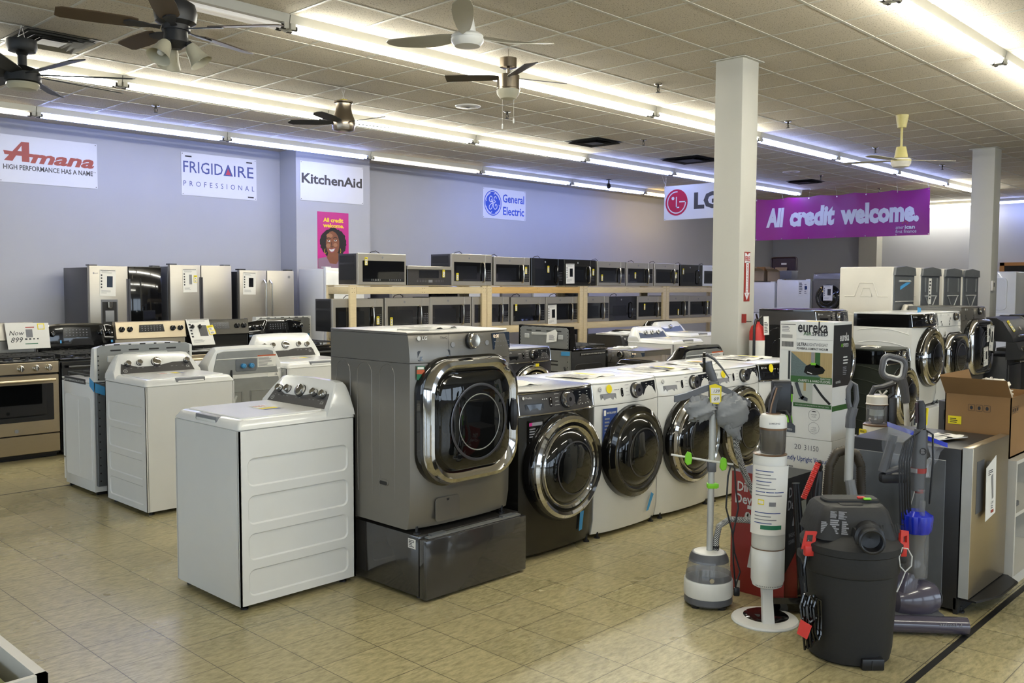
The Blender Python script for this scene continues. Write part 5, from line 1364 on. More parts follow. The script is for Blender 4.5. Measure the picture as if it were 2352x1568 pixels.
wd, fq, zt = mini('white front-load dryer with a black knob and door, right of the ribbed white washer', (10.235, 3.4, .36), 'S', W=.72, D=.65, H=.985, body='white_enamel', style='lg', RR=.25, zc=.5)
b = MB(); b.slab(Fr((.06, -.01, .45), (1, 0, 0), (0, 0, 1)), [(0, 0), (.14, 0), (.12, .32), (.02, .33)], 0, .003, 'paper'); b.build('paper_sheet', wd)
lw, fq, zt = mini('graphite front-load washer with torn paper tags on its door, right end of the raised row', (11.0, 3.4, .36), 'S', W=.84, D=.65, H=1.03, body='graphite', style='lg', RR=.32, zc=.56)
for u, v, a, w, h in ((.42, .62, .05, .13, .2), (.5, .52, -.1, .15, .3), (.33, .34, .08, .16, .22)):
    info_sheet(lw, Fr((0, -.098, 0), (1, 0, 0), (0, 0, 1)), u, v, w, h, .004, a, 'ink', int(u*100), 'torn_tag')
pedestal('grey pedestal under the silver washer facing left behind the dark green-grey washer', (9.25, 5.0, 0), 'W', .69, .6, .36, 'graphite_dark')
mini('silver washer facing left, seen between the black washer and the ribbed white washer', (9.2, 5.0, .36), 'W', W=.69, D=.62, H=1.01, body='graphite', style='lg', RR=.28)
def stacked(label, loc, face, W=.66, D=.68, H=1.85, back=False, hose=False, group=None):
    t = thing('laundry_center', label, 'stacked washer dryer', loc, FACE[face], group)
    m = 'offwhite_enamel' if back else 'white_enamel'
    b = MB(); b.box(0, W, .01, D, .03, .93, m, .012); b.build('washer_body', t)
    b = MB(); b.box(0, W, .01, D-.03 if back else D, .98, H, m, .016, 3); f = LS(D)
    if back: b.box(0, W, .05, D-.05, .93, .98, m)
    else: b.box(.02, W-.02, .08, D-.05, .93, .98, 'galvanised_dark')
    b.build('dryer_body', t)
    f = RS(W) if face == 'N' else LS(D)
    b = MB(); s = (lambda u, v, d=0: f(u if face == 'N' else u, v, d))
    b.tube([s(.08, 1.5, -.001), s(.2, 1.5, -.001), s(.26, 1.66, -.001), s(.42, 1.66, -.001), s(.48, 1.5, -.001), s(.6, 1.5, -.001)], .007, m, 6); b.tube([s(.27, 1.5, -.001), s(.3, 1.6, -.001), s(.38, 1.6, -.001), s(.41, 1.5, -.001), s(.27, 1.5, -.001)], .006, m, 6); b.tube([s(.07, 1.28, -.001), s(.6, 1.28, -.001)], .005, m, 6); b.build('side_ribs', t)
    if back:
        g = BK(W, D)
        b = MB(); b.slab(g, [(.02, .06), (W-.02, .06), (W-.02, H-.09), (.02, H-.09)], -.03, -.018, 'galvanised_dark', .002); b.slab(g, [(.005, H-.10), (W-.005, H-.10), (W-.03, H-.01), (W/2, H+.012), (.03, H-.01)], -.032, .0, 'galvanised_dark', .003); b.build('back_panel', t)
        b = MB()
        if not hose:
            b.tube([g(.14, 1.12, -.016), g(W-.14, 1.5, -.016)], .008, 'galvanised_light', 6); b.tube([g(W-.14, 1.12, -.016), g(.14, 1.5, -.016)], .008, 'galvanised_light', 6); b.tube([g(.12, 1.5, -.016), g(W-.12, 1.5, -.016)], .008, 'galvanised_light', 6)
            for u in (.13, W-.13): b.tube([g(u, 1.55, -.016), g(u, H-.12, -.016)], .01, 'galvanised', 6)
        else:
            b.tube([g(.05, 1.44, -.016), g(W-.05, 1.44, -.016)], .007, 'galvanised_light', 6); b.tube([g(.15, H-.17, -.016), g(W-.15, H-.17, -.016)], .012, 'galvanised_light', 6)
        b.build('braces', t)
        if hose:
            b = MB(); b.tube([g(.1, 1.0, .03), g(.12, 1.25, .03), g(.25, 1.38, .03), g(.42, 1.38, .03), g(.55, 1.25, .03), g(.58, 1.0, .03)], .032, 'offwhite_enamel', 10); b.build('exhaust_hose', t)
            b = MB(); b.slab(g, [(.2, 1.58), (.5, 1.66), (.5, 1.7), (.2, 1.62)], -.018, -.014, 'blue_tape'); b.build('tape', t)
    else:
        g = F_(.01)
        b = MB(); b.slab(g, rrect(.5, .55, .07, W*.45, 1.5), 0, .012, 'white_enamel', .006); b.slab(g, rrect(.46, .50, .06, W*.45, 1.5), .012, .014, 'white_plastic', .001); b.build('dryer_door', t)
        b = MB(); b.slab(g, [(.01, .95), (W-.01, .95), (W-.01, 1.17), (.01, 1.17)], 0, .02, 'white_enamel', .006); b.build('control_panel', t)
        b = MB(); b.lathe([(.04, .02), (.04, .03), (.03, .045)], 'chrome_soft', 18, g(W-.12, 1.08), g.N); b.build('dial', t)
        b = MB()
        for u in (.16, .38): b.lathe([(.01, .02), (.01, .026)], 'ink', 10, g(u, 1.0), g.N)
        b.build('buttons', t)
    return t
SG = 'stacked laundry units turned backwards'
stacked('white stacked laundry unit turned backwards with a looped grey hose, leftmost of four', (11.44, 4.80, 0), 'N', back=True, hose=True, group=SG)
s2 = stacked('white stacked laundry unit turned backwards with a paper label, second of four', (12.26, 4.78, 0), 'N', back=True, group=SG)
b = MB(); g = BK(.66, .68); b.slab(g, [(.24, 1.4), (.33, 1.4), (.33, 1.72), (.24, 1.72)], -.016, -.01, 'paper'); b.lines(g, .25, 1.45, .06, .25, 6, 'ink', -.009, 2); b.build('paper_label', s2)
stacked('white stacked laundry unit turned backwards, third of four', (13.07, 4.78, 0), 'N', back=True, group=SG)
stacked('white stacked laundry unit turned backwards, rightmost of four beside the far pillar', (13.80, 4.78, 0), 'N', back=True, group=SG)
stacked('white stacked washer dryer facing left in front of the wood framed doorway', (17.0, 5.19, 0), 'W', W=.70, H=1.88)
# far end: freezers and laundry towers
refrigerator('white upright freezer with open boxes on top, far behind the pillar', (18.5, 10.45, 0), 'W', .765, .72, 1.70, 'white_enamel', 'white_enamel', single=True, bottom=1.02, recess=False, name='upright_freezer')
fz = refrigerator('white refrigerator with handwritten sheets taped on it, far behind the tall vacuum box', (18.5, 9.63, 0), 'W', .765, .72, 1.75, 'white_enamel', 'white_enamel', single=True, bottom=1.02, recess=False)
b = MB(); f = F_(0); b.rect(f, .50, .63, 1.41, 1.73, .004, 'paper'); b.lines(f, .52, 1.45, .09, .25, 7, 'ink', .005, 3); b.rect(f, .63, .73, 1.43, 1.72, .004, 'paper'); b.rect(f, .645, .70, 1.55, 1.62, .005, 'blue_ink'); b.lines(f, .64, 1.45, .07, .22, 6, 'grey_ink', .005, 4); b.build('taped_sheets', fz)
lt, fq, zt = front_loader('laundry_tower', 'graphite laundry tower with a round black door and an info sheet, at the far end', (18.5, 8.80, .9), 'W', W=.70, D=.7, H=1.0, body='graphite', style='plain', RR=.27, zc=.48, bow=.01, ground=False)
b = MB(); b.box(0, .70, .01, .7, -.9, 0, 'graphite', .006); b.build('washer_body', lt)
info_sheet(lt, F_(-.12), .29, .42, .2, .32, .004, 0, 'ink', 5)
l2, fq, zt = front_loader('laundry_tower', 'dark laundry tower mostly hidden behind the leftmost stacked unit', (18.5, 8.07, .94), 'W', W=.70, D=.7, H=1.0, body='graphite_dark', style='plain', RR=.27, zc=.48, bow=.01, ground=False)
b = MB(); b.box(0, .70, .01, .7, -.94, 0, 'graphite_dark', .006); b.build('washer_body', l2)
def carton(name, label, loc, w, d, h, rz, m='cardboard_pale', flaps=True, cat='box'):
    t = thing(name, label, cat, loc, rz)
    b = MB()
    if flaps:
        b.box(0, w, 0, d, 0, .01, m)
        for a in ((0, w, 0, .006), (0, w, d-.006, d), (0, .006, 0, d), (w-.006, w, 0, d)): b.box(a[0], a[1], a[2], a[3], 0, h, m)
    else: b.box(0, w, 0, d, 0, h, m, .004)
    b.build('carton', t)
    if flaps:
        b = MB()
        b.add([(0, 0, h), (w, 0, h), (w*.95, -d*.35, h+.05), (w*.05, -d*.35, h+.06)], [(0, 1, 2, 3)], m); b.add([(0, d, h), (w, d, h), (w, d*1.1, h+.1), (0, d*1.1, h+.1)], [(0, 1, 2, 3)], m); b.add([(0, 0, h), (0, d, h), (-w*.2, d, h+.1), (-w*.2, 0, h+.1)], [(0, 1, 2, 3)], m)
        b.build('flap', t)
    return t
carton('cardboard_box', 'open cardboard box at the left on the far white freezer', (18.75, 10.38, 1.72), .3, .42, .24, -PI/2, 'cardboard_pale')
carton('cardboard_box', 'crumpled pale cardboard box at the right on the far white freezer', (18.7, 9.97, 1.72), .28, .4, .22, -PI/2+.1, 'cardboard_pale')
carton('cardboard_box', 'taller brown cardboard box behind the open boxes on the far white freezer', (19.05, 10.44, 1.72), .2, .18, .33, -PI/2, 'cardboard', False)
t = thing('tray', 'large maroon plastic tray standing upright on the far white freezer', 'tray', (19.2, 10.15, 1.79), FACE['W'])
b = MB(); b.prism(rrect(.62, .46, .06, .31, .25), 'y', 0, .03, 'maroon', .008); b.build('dish', t)
b = MB(); f = F_(0); o = rrect(.60, .44, .05, .31, .25); b.tube([f(u, v, .01) for u, v in o], .016, 'maroon', 6, True); b.build('rim', t)
b = MB(); b.rect(f, .25, .38, .31, .35, .003, 'paper'); b.build('label', t)
t = thing('storage_case', 'grey box standing on the white refrigerator edge at the far end', 'box', (18.55, 9.60, 1.77), FACE['W'])
b = MB(); b.box(0, .28, 0, .3, 0, .17, 'grey_plastic', .01); b.build('body', t); b = MB(); b.box(-.005, .285, -.005, .305, .165, .185, 'mid_grey', .005); b.build('lid', t)
# grills at the right edge
def grill(label, loc):
    t = thing('gas_grill', label, 'grill', loc, 0)
    W, D = 1.05, .55
    b = MB(); b.box(.0, W, .03, D, .08, .78, 'black_satin', .006); b.build('cabinet', t)
    for a, c in ((.02, W/2-.01), (W/2+.01, W-.02)):
        b = MB(); b.box(a, c, .01, .03, .1, .68, 'black_satin', .004); b.build('door', t)
    b = MB(); b.tube([(W*.2, -.06, .72), (W*.8, -.06, .72)], .012, 'chrome_soft', 8)
    for x in (W*.2, W*.8): b.tube([(x, 0, .72), (x, -.06, .72)], .01, 'chrome_soft', 6)
    b.build('towel_bar', t)
    b = MB(); b.prism([(-.10, .76), (-.13, .80), (-.06, .955), (.05, .96), (.05, .74)], 'x', 0, W, 'black_satin', .006); b.build('control_panel', t)
    fk = Fr((0, -.13, .80), (1, 0, 0), (0, .07, .155))
    for i in range(5):
        b = MB(); b.lathe([(.034, 0), (.032, .01), (.024, .012), (.022, .035), (.018, .04)], 'black_gloss', 16, fk(.16+.18*i, .08, 0), fk.N); b.lathe([(.04, .0), (.04, .004)], 'chrome_soft', 18, fk(.16+.18*i, .08, 0), fk.N); b.build('knob', t)
    b = MB(); pr = [(-.02, .96), (-.01, 1.02), (.10, 1.20), (.17, 1.24), (.40, 1.24), (.48, 1.18), (.52, 1.0), (.52, .96)]
    b.prism(pr, 'x', .03, W-.03, 'black_satin', .012); b.build('lid', t)
    b = MB(); b.tube([(.2, -.04, 1.03), (W-.2, -.04, 1.03)], .013, 'chrome_soft', 8); b.build('lid_handle', t)
    fl_ = Fr((0, -.01, 1.02), (1, 0, 0), (0, .11, .18)); b = MB(); b.slab(fl_, rrect(.07, .05, .02, W/2, .1), 0, .01, 'chrome_soft', .003); b.build('thermometer', t)
    for s, a, c in (('L', -.42, -.01), ('R', W+.01, W+.4)):
        if s == 'R':
            b = MB(); b.box(a, c, 0, D-.03, .92, .955, 'black_satin', .006); b.build('side_shelf', t)
    for x in (.06, W-.06):
        for y in (.08, D-.06):
            b = MB(); b.lathe([(.04, -.015), (.04, .015)], 'black_plastic', 14, (x, y, .041), (1, 0, 0)); b.build('caster', t)
    return t
g1 = grill('black gas grill with slanted lid and five knobs beside the graphite washer', (11.98, 3.2, 0))
price_tag(g1, Fr((0, -.01, 1.02), (1, 0, 0), (0, .11, .18)), .2, .06, .1, .15, .004, tilt=.2)
dup(g1, (13.75, 3.3, 0), 0, 'second black gas grill behind the first one, cut off at the right edge')
# ================================================================ vacuum cleaners and small goods by the entrance
def sheet_wrap(b, c, r, a0, a1, z0, z1, mt, n=8, lean=0.):
    rows = []
    for j in range(5):
        z = z0+(z1-z0)*j/4
        rows.append([(c[0]+r*math.cos(a0+(a1-a0)*i/n)+lean*(z-z0), c[1]+r*math.sin(a0+(a1-a0)*i/n), z) for i in range(n+1)])
    b.add([p for row in rows for p in row], [(j*(n+1)+i, j*(n+1)+i+1, (j+1)*(n+1)+i+1, (j+1)*(n+1)+i) for j in range(4) for i in range(n)], mt)
# ---- white stick vacuum on its charging tower
t = thing('charging_tower', 'white cylindrical stick vacuum tower on a round base with a paper sheet taped to it', 'vacuum cleaner', (3.985, 2.10, 0), VIEW)
b = MB(); b.lathe([(.158, 0), (.16, .006), (.155, .014), (.10, .018)], 'white_plastic', 40); b.build('base', t)
b = MB(); b.lathe([(.108, .0175), (.105, .0195), (.001, .0195)], 'black_gloss', 36, (.01, .02, 0), caps=False); b.build('base_pad', t)
b = MB(); b.loft([[(-.035+s*0, -.10, .014), (.02, -.10, .014), (.02, -.075, .014), (-.035, -.075, .014)], [(-.028, -.06, .10), (.022, -.06, .10), (.022, -.03, .10), (-.028, -.03, .10)], [(-.022, -.03, .2), (.026, -.03, .2), (.026, .01, .2), (-.022, .01, .2)]] if False else [[(-.035, -.10, .014), (.02, -.10, .014), (.02, -.07, .014), (-.035, -.07, .014)], [(-.026, -.05, .11), (.024, -.05, .11), (.024, -.02, .11), (-.026, -.02, .11)], [(-.022, -.02, .2), (.03, -.02, .2), (.03, .02, .2), (-.022, .02, .2)]], 'white_plastic'); b.build('post', t)
X_ = .008
b = MB(); b.lathe([(.05, .168), (.07, .178), (.0785, .205), (.0785, .358), (.0765, .361), (.0765, .366), (.0785, .369), (.079, .80), (.0785, .818), (.068, .82)], 'white_plastic', 40, (X_, 0, 0)); b.build('cylinder', t)
b = MB(); b.lathe([(.0792, .361), (.0792, .366)], 'brown_ring', 40, (X_, 0, 0), caps=False); b.lathe([(.079, .814), (.0795, .818), (.066, .821)], 'brown_ring', 40, (X_, 0, 0), caps=False); b.build('trim_ring', t)
b = MB()
for i in range(20):
    a = math.radians(-150+7*i); b.tube([(X_+.058*math.cos(a), .058*math.sin(a), .1725), (X_+.0745*math.cos(a), .0745*math.sin(a), .188)], .0022, 'mid_grey', 4)
b.build('air_slots', t)
b = MB(); sheet_wrap(b, (X_-.006, -.003), .088, math.radians(-170), math.radians(-38), .44, .77, 'paper', 10, .03); b.build('info_sheet', t)
b = MB()
def onsheet(a, z, d=.0895): return (X_-.006+d*math.cos(math.radians(a))+.03*(z-.44), -.003+d*math.sin(math.radians(a)), z)
def bar(a0, a1, z0, z1, mt, d=.0895):
    n = 4; b.add([onsheet(a0+(a1-a0)*i/n, z, d) for z in (z0, z1) for i in range(n+1)], [(i, i+1, n+2+i, n+1+i) for i in range(n)], mt)
r_ = random.Random(4)
for i in range(16):
    z = .745-.0165*i
    if not .56 < z < .62: bar(-150 if i > 2 else -155, -150+r_.uniform(40, 95), z-.002, z+.002, 'grey_ink' if i % 3 else 'blue_ink')
bar(-128, -62, .468, .488, 'green_ink'); bar(-140, -120, .585, .61, 'yellow_tag'); bar(-138, -122, .59, .605, 'paper', .090); bar(-105, -85, .58, .6, 'grey_ink')
b.build('sheet_print', t)
b = MB(); b.lathe([(.056, .822), (.060, .83), (.0625, .935), (.05, .94)], 'bin_smoke', 32, (.02, 0, 0)); b.lathe([(.0635, .935), (.064, .945)], 'brown_ring', 32, (.02, 0, 0)); b.build('dust_bin', t)
b = MB(); b.lathe([(.0605, .86), (.0615, .9)], 'photo_grey', 32, (.02, 0, 0), caps=False); b.build('bin_window', t)
b = MB(); b.lathe([(.064, .945), (.0635, .99), (.055, 1.005), (.04, 1.008)], 'white_plastic', 32, (.02, 0, 0)); b.text('SAMSUNG', Fr((.02, -.0645, .966), (1, 0, 0), (0, 0, 1)), -.012, 0, .008, 'mid_grey', 'c', bold=.02); b.build('motor_cap', t)
b = MB(); b.lathe([(.036, 1.006), (.034, 1.012)], 'brown_ring', 24, (.02, 0, 0)); b.build('filter_lid', t)
b = MB(); b.loft([[(.02+u*.017, -.006+v, z) for u, v in ((-1, 0), (1, 0), (1, .02), (-1, .02))] if False else [(x-.016, -.008, z), (x+.016, -.008, z), (x+.016, .02, z), (x-.016, .02, z)] for x, z in ((.012, 1.005), (.018, 1.06), (.034, 1.12), (.045, 1.14))], 'black_satin')
b.tube([(.0, -.012, 1.0), (.006, -.014, 1.05), (.03, -.014, 1.135)], .0045, 'brown_ring', 6); b.build('wand_socket', t)
b = MB(); b.box(.02, .115, .03, .06, 1.0, 1.165, 'black_satin', .01); b.box(.025, .11, .026, .03, 1.01, 1.155, 'black_plastic', .004); b.build('battery_pack', t)
b = MB(); b.tube([(.055, .03, 1.02), (.085, .02, 1.02), (.1, .01, .995), (.104, .0, .965)], .007, 'black_satin', 8); b.build('trigger_guard', t)
# ---- garment steamer
t = thing('garment_steamer', 'garment steamer with metal pole, grey hanger and clear tank, left of the vacuums', 'steamer', (4.0, 2.425, 0), VIEW)
b = MB(); b.lathe([(.115, .012), (.122, .02), (.12, .05), (.11, .055)], 'grey_plastic', 36); b.lathe([(.12, .05), (.124, .06), (.123, .125), (.12, .135)], 'white_plastic', 36, sx=1); b.build('base', t)
for a in (-140, -60, 20, 100):
    b = MB(); b.lathe([(.02, 0), (.022, .014)], 'black_plastic', 12, (.1*math.cos(R(a)), .1*math.sin(R(a)), 0)); b.build('foot', t)
b = MB(); b.lathe([(.119, .135), (.112, .18), (.099, .235)], 'clear_plastic', 36, caps=False); b.build('water_tank', t)
b = MB(); b.lathe([(.1165, .136), (.112, .165), (.001, .165)], 'smoke_clear', 32, caps=False); b.build('water', t)
b = MB(); b.lathe([(.100, .225), (.097, .245), (.085, .268), (.08, .268)], 'grey_plastic', 36); b.build('tank_collar', t)
b = MB(); b.lathe([(.082, .264), (.075, .272), (.03, .276), (.001, .276)], 'white_plastic', 28, caps=False); b.build('tank_cap', t)
b = MB(); b.lathe([(.012, .0), (.012, .004)], 'chrome_soft', 12, (-.01, -.122, .155), (0, -1, 0)); b.build('tank_latch', t)
b = MB(); b.tube([(.003, 0, .25), (.008, 0, 1.1)], .0165, 'fan_metal' if False else 'galvanised_light', 14); b.build('pole', t)
b = MB(); b.box(-.015, .034, -.019, .019, .595, .62, 'lime', .003); b.box(.03, .042, -.012, .012, .597, .618, 'lime', .003); b.build('pole_clamp', t)
b = MB(); b.box(-.014, .026, -.02, .02, .68, .73, 'grey_plastic', .004); b.tube([(-.2, 0, .765), (.005, -.02, .735), (.11, -.02, .72)], .0055, 'print_white', 8); b.build('clip_rod', t)
for x, z in ((-.118, .752), (.058, .724)):
    b = MB(); b.slab(Fr((x, -.026, z), (1, 0, 0), (0, 0, 1)), [(-.017, -.02), (-.006, -.034), (.014, -.028), (.018, 0), (.014, .026), (-.004, .034), (-.014, .016)], -.008, .012, 'lime', .003); b.build('clip', t)
hz = 1.115
b = MB()
for s in (-1, 1):
    pts = [(.012, hz+.005), (.07, hz-.02), (.14, hz-.06), (.195, hz-.088)] if s > 0 else [(.012, hz+.005), (-.06, hz-.022), (-.13, hz-.05), (-.188, hz-.065)]
    b.loft([[(x, -.014, z-.018), (x, .014, z-.018), (x, .012, z+.014), (x, -.012, z+.014)] for x, z in pts], 'grey_plastic')
b.loft([[(x, -.022, z), (x, .022, z), (x, .02, z+.0), (x, -.02, z+.0)] for x, z in ((0, 1),)]*2, 'grey_plastic') if False else None
b.box(-.014, .034, -.022, .022, hz-.06, hz+.025, 'grey_plastic', .006); b.build('hanger', t)
b = MB(); b.lathe([(.016, 1.04), (.02, 1.045), (.02, 1.068), (.018, 1.07)], 'lime', 16, (.008, 0, 0)); b.lathe([(.019, 1.07), (.019, 1.085)], 'galvanised_light', 16, (.008, 0, 0)); b.build('pole_collar', t)
b = MB()   # steam head hooked on the top
rings = []
for x, z, w, h in ((.012, 1.135, .018, .02), (.0, 1.17, .02, .022), (-.02, 1.205, .024, .026), (-.035, 1.235, .032, .03)):
    rings.append([(x+w*math.cos(a), h*.9*math.sin(a), z+w*.25*math.cos(a)) for a in [2*PI*i/12 for i in range(12)]])
b.loft(rings, 'grey_plastic')
b.tube([(-.03, 0, 1.275), (.01, 0, 1.25), (.05, 0, 1.205), (.085, 0, 1.155)], [.008, .007, .005, .003], 'grey_plastic', 8)
b.build('steam_head', t)
b = MB(); g = Fr((-.047, -.018, 1.235), (.38, .1, .92), (-.3, -.5, .2)); b.loft([[(-.045+.004*math.sin(a)-.016*k, .034*math.sin(a)*.8, 1.235+.052*math.cos(a)) for a in [2*PI*i/16 for i in range(16)]] for k in (-.6, 0, .2)], 'black_gloss'); b.build('steam_plate', t)
price = Fr((-.012, -.024, hz-.085), (1, 0, 0), (-.06, 0, 1))
b = MB(); b.slab(price, [(0, 0), (.054, -.006), (.06, .085), (.03, .098), (.0, .09)], 0, .002, 'yellow_tag'); b.rect(price, .006, .052, .046, .078, .003, 'paper'); b.rect(price, .006, .05, .004, .042, .003, 'paper'); b.text('139', price, .018, .054, .016, 'ink', shear=.3, d=.004); b.text('69', price, .018, .014, .018, 'ink', shear=.3, d=.004); b.build('price_tag', t)
# crumpled grey bag hung on the hanger
def cloth(b, c, rx, ry, rz_, mt, seed, n=26, m=18, tip=None):
    rnd = random.Random(seed); W_ = [(rnd.uniform(2, 6), rnd.uniform(2, 7), rnd.uniform(0, 6.28), rnd.uniform(.03, .075)) for _ in range(9)]
    rows = []
    for j in range(m+1):
        th = PI*j/m; row = []
        for i in range(n):
            ph = 2*PI*i/n
            k = 1+sum(a*(1-2*abs(math.sin(f1*ph*.5+f2*th+p0))) for f1, f2, p0, a in [(round(w[0]), w[1], w[2], w[3]) for w in W_])
            p = Vector((rx*math.sin(th)*math.cos(ph), ry*math.sin(th)*math.sin(ph), rz_*math.cos(th)))*k
            if tip: p.x += tip*max(0, -p.z/rz_)**2
            row.append(Vector(c)+p)
        rows.append(row)
    b.loft(rows, mt, True, True)
bag = MB(); cloth(bag, (-.06, -.01, 1.0), .085, .055, .072, 'garment_grey', 5); cloth(bag, (.10, -.01, .985), .095, .06, .10, 'garment_grey', 11, tip=.0); cloth(bag, (.10, -.01, .93), .05, .04, .09, 'garment_grey', 13, tip=.035); bag.build('garment_bag', t, sharp=60)
b = MB(); b.tube([(.12, .0, .87), (.135, .02, .8), (.17, .05, .7), (.22, .09, .6), (.28, .10, .48), (.27, .05, .4), (.2, .02, .425), (.1, .0, .435), (.05, .0, .40), (.035, .0, .33), (.036, 0, .27)], .0155, 'braided_hose', 12); b.lathe([(.014, .265), (.017, .30)], 'black_plastic', 12, (.036, 0, 0)); b.build('hose', t)
b = MB(); b.tube([(.105, -.02, .72), (.1, -.02, .725), (.085, -.02, .66), (.078, -.02, .5), (.11, -.02, .38), (.125, -.02, .27), (.155, -.02, .17), (.135, -.02, .1)], .0045, 'black_plastic', 6); b.tube([(.105, -.02, .72), (.118, -.02, .70), (.125, -.02, .6), (.14, -.02, .5), (.115, -.02, .36), (.12, -.02, .22), (.135, -.02, .09)], .0045, 'black_plastic', 6); b.box(.125, .155, -.03, -.01, .045, .09, 'black_plastic', .006); b.build('power_cord', t)
# ---- boxed vacuums
def carton_box(name, label, X, Y, Z, w, d, h, mw_, ms, mt, cat='box', rz=0.):
    """front-left corner given at (X, Y): -X face is d wide, -Y face w wide"""
    t = thing(name, label, cat, (X, Y, Z), rz)
    b = MB(); b.box(0, w, 0, d, 0, h, mt)
    b.build('carton', t)
    fl_ = Fr((-.0005, d, 0), (0, -1, 0), (0, 0, 1)); fr_ = Fr((0, -.0005, 0), (1, 0, 0), (0, 0, 1))
    if mw_: b = MB(); b.rect(fl_, 0, d, 0, h, .0002, mw_); b.build('side_print', t)
    if ms: b = MB(); b.rect(fr_, 0, w, 0, h, .0002, ms); b.build('end_print', t)
    return t, fl_, fr_
t, fl_, fr_ = carton_box('vacuum_box', 'red and black upright vacuum carton standing on the floor behind the white vacuum tower', 4.275, 2.15, 0, .30, .31, .64, 'red_box', None, 'black_satin')
b = MB()
for f, w, ink in ((fl_, .31, 'print_white'), (fr_, .30, 'print_dim')):
    u = .035 if f is fl_ else .03
    b.text('Dirt', f, u, .54, .05, ink, bold=.02, w=.09); b.text('Devil', f, u-.012, .475, .05, ink, bold=.02, w=.12)
    stroke(b, f, [(u+.06, .46), (u+.10, .455), (u+.105, .42), (u+.075, .41), (u+.06, .425), (u+.05, .385)], .02, .001, ink)
b.text('WHOLE HOME', fr_, .035, .33, .02, 'print_dim', bold=.02, w=.085); b.text('CLEANING', fr_, .035, .295, .02, 'print_dim', bold=.02, w=.065)
b.rect(fr_, .13, .225, .26, .50, .001, 'photo_grey'); stroke(b, fr_, [(.15, .3), (.16, .36), (.155, .47)], .01, .0015, 'ink', sm=3); stroke(b, fr_, [(.17, .33), (.21, .39), (.18, .42)], .008, .0015, 'ink', sm=3); b.rect(fr_, .16, .21, .31, .35, .0015, 'mid_grey'); stroke(b, fr_, [(.145, .28), (.147, .54)], .014, .002, 'print_white', sm=0)
b.flat(fr_, [(.0, .0), (.15, .0), (.13, .25), (.07, .2), (.0, .15)], .0008, 'red_box'); b.rect(fr_, .15, .22, .03, .24, .001, 'black_gloss')
b.flat(fl_, [(.1, .14), (.16, .14), (.15, .22), (.12, .26)], .001, 'print_white'); b.flat(fl_, ellipse(.03, .05, .2, .24, 14), .001, 'print_white'); b.rect(fl_, .03, .06, .02, .06, .001, 'print_white')
b.build('lettering', t)
wb, fl_, fr_ = carton_box('vacuum_box', 'white upright vacuum carton with blue lettering under the tall green and white box', 4.86, 2.18, 0, .34, .36, .755, None, None, 'white_plastic')
b = MB(); b.text('Pet Friendly Upright Vacuum', fl_, .01, .625, .028, 'blue_ink', bold=.01, w=.34); b.text('20', fl_, .14, .69, .03, 'grey_ink'); b.text('31150', fl_, .20, .69, .03, 'grey_ink', w=.085); b.lines(fl_, .03, .55, .16, .045, 3, 'grey_ink', .001, 4); b.text('20', fr_, .19, .68, .02, 'grey_ink'); b.text('3150', fr_, .225, .68, .02, 'grey_ink', w=.05); b.lines(fr_, .29, .675, .03, .03, 5, 'grey_ink', .001, 2, .6); b.flat(fl_, ellipse(.01, .012, .03, .7, 10), .001, 'ink'); b.build('lettering', wb)
b = MB(); b.slab(fr_, [(.25, .3), (.34, .32), (.34, .42), (.27, .36)], -.001, .002, 'clear_plastic'); b.build('packing_tape', wb)
eb, fl_, fr_ = carton_box('vacuum_box', 'tall white and green upright vacuum carton standing on another carton, printed with a green vacuum', 4.86, 2.185, .757, .235, .318, .66, None, None, 'white_plastic')
b = MB()
# end face: black with a white lower third
b.rect(fr_, 0, .235, .30, .645, .0004, 'black_satin'); b.text('eureka', fr_, .08, .555, .045, 'print_white', bold=.02, w=.12); b.text('SPEED', fr_, .125, .52, .02, 'print_white', w=.07); b.text('AIR', fr_, .095, .52, .02, 'lime', w=.03); b.lines(fr_, .13, .42, .08, .05, 3, 'print_white', .0008, 3); b.lines(fr_, .13, .36, .07, .05, 5, 'print_dim', .0008, 4); b.text('eureka', fr_, .04, .32, .018, 'print_white', w=.06)
b.rect(fr_, .0, .235, .165, .195, .0008, 'green_print'); stroke(b, fr_, [(.215, .28), (.205, .23), (.17, .22)], .008, .001, 'blue_ink'); b.build('end_print', eb)
b = MB()
b.text('eureka', fl_, .108, .602, .062, 'ink', bold=.02, w=.178); b.text('AIR', fl_, .142, .584, .02, 'green_print', bold=.02, w=.05); b.text('SPEED', fl_, .194, .584, .02, 'ink', bold=.02, w=.092)
b.rect(fl_, .102, .315, .560, .5615, .0006, 'grey_ink'); b.text('ULTRA', fl_, .104, .524, .018, 'ink', bold=.02, shear=.2, w=.058); b.text('LIGHTWEIGHT', fl_, .166, .524, .018, 'grey_ink', shear=.2, w=.122); b.text('POWERFUL COMPACT VACUUM', fl_, .104, .503, .012, 'ink', bold=.02, w=.184)
b.rect(fl_, .004, .1, .497, .655, .0012, 'paper'); b.rect(fl_, .005, .095, .641, .644, .0016, 'ink'); b.lines(fl_, .012, .60, .06, .035, 4, 'grey_ink', .0016, 3)
for i in range(26): b.rect(fl_, .01+.0026*i, .0112+.0026*i, .565, .585, .0016, 'ink'); b.rect(fl_, .012+.0028*i, .0134+.0028*i+(.0008 if i % 3 else 0), .515, .545, .0016, 'ink')
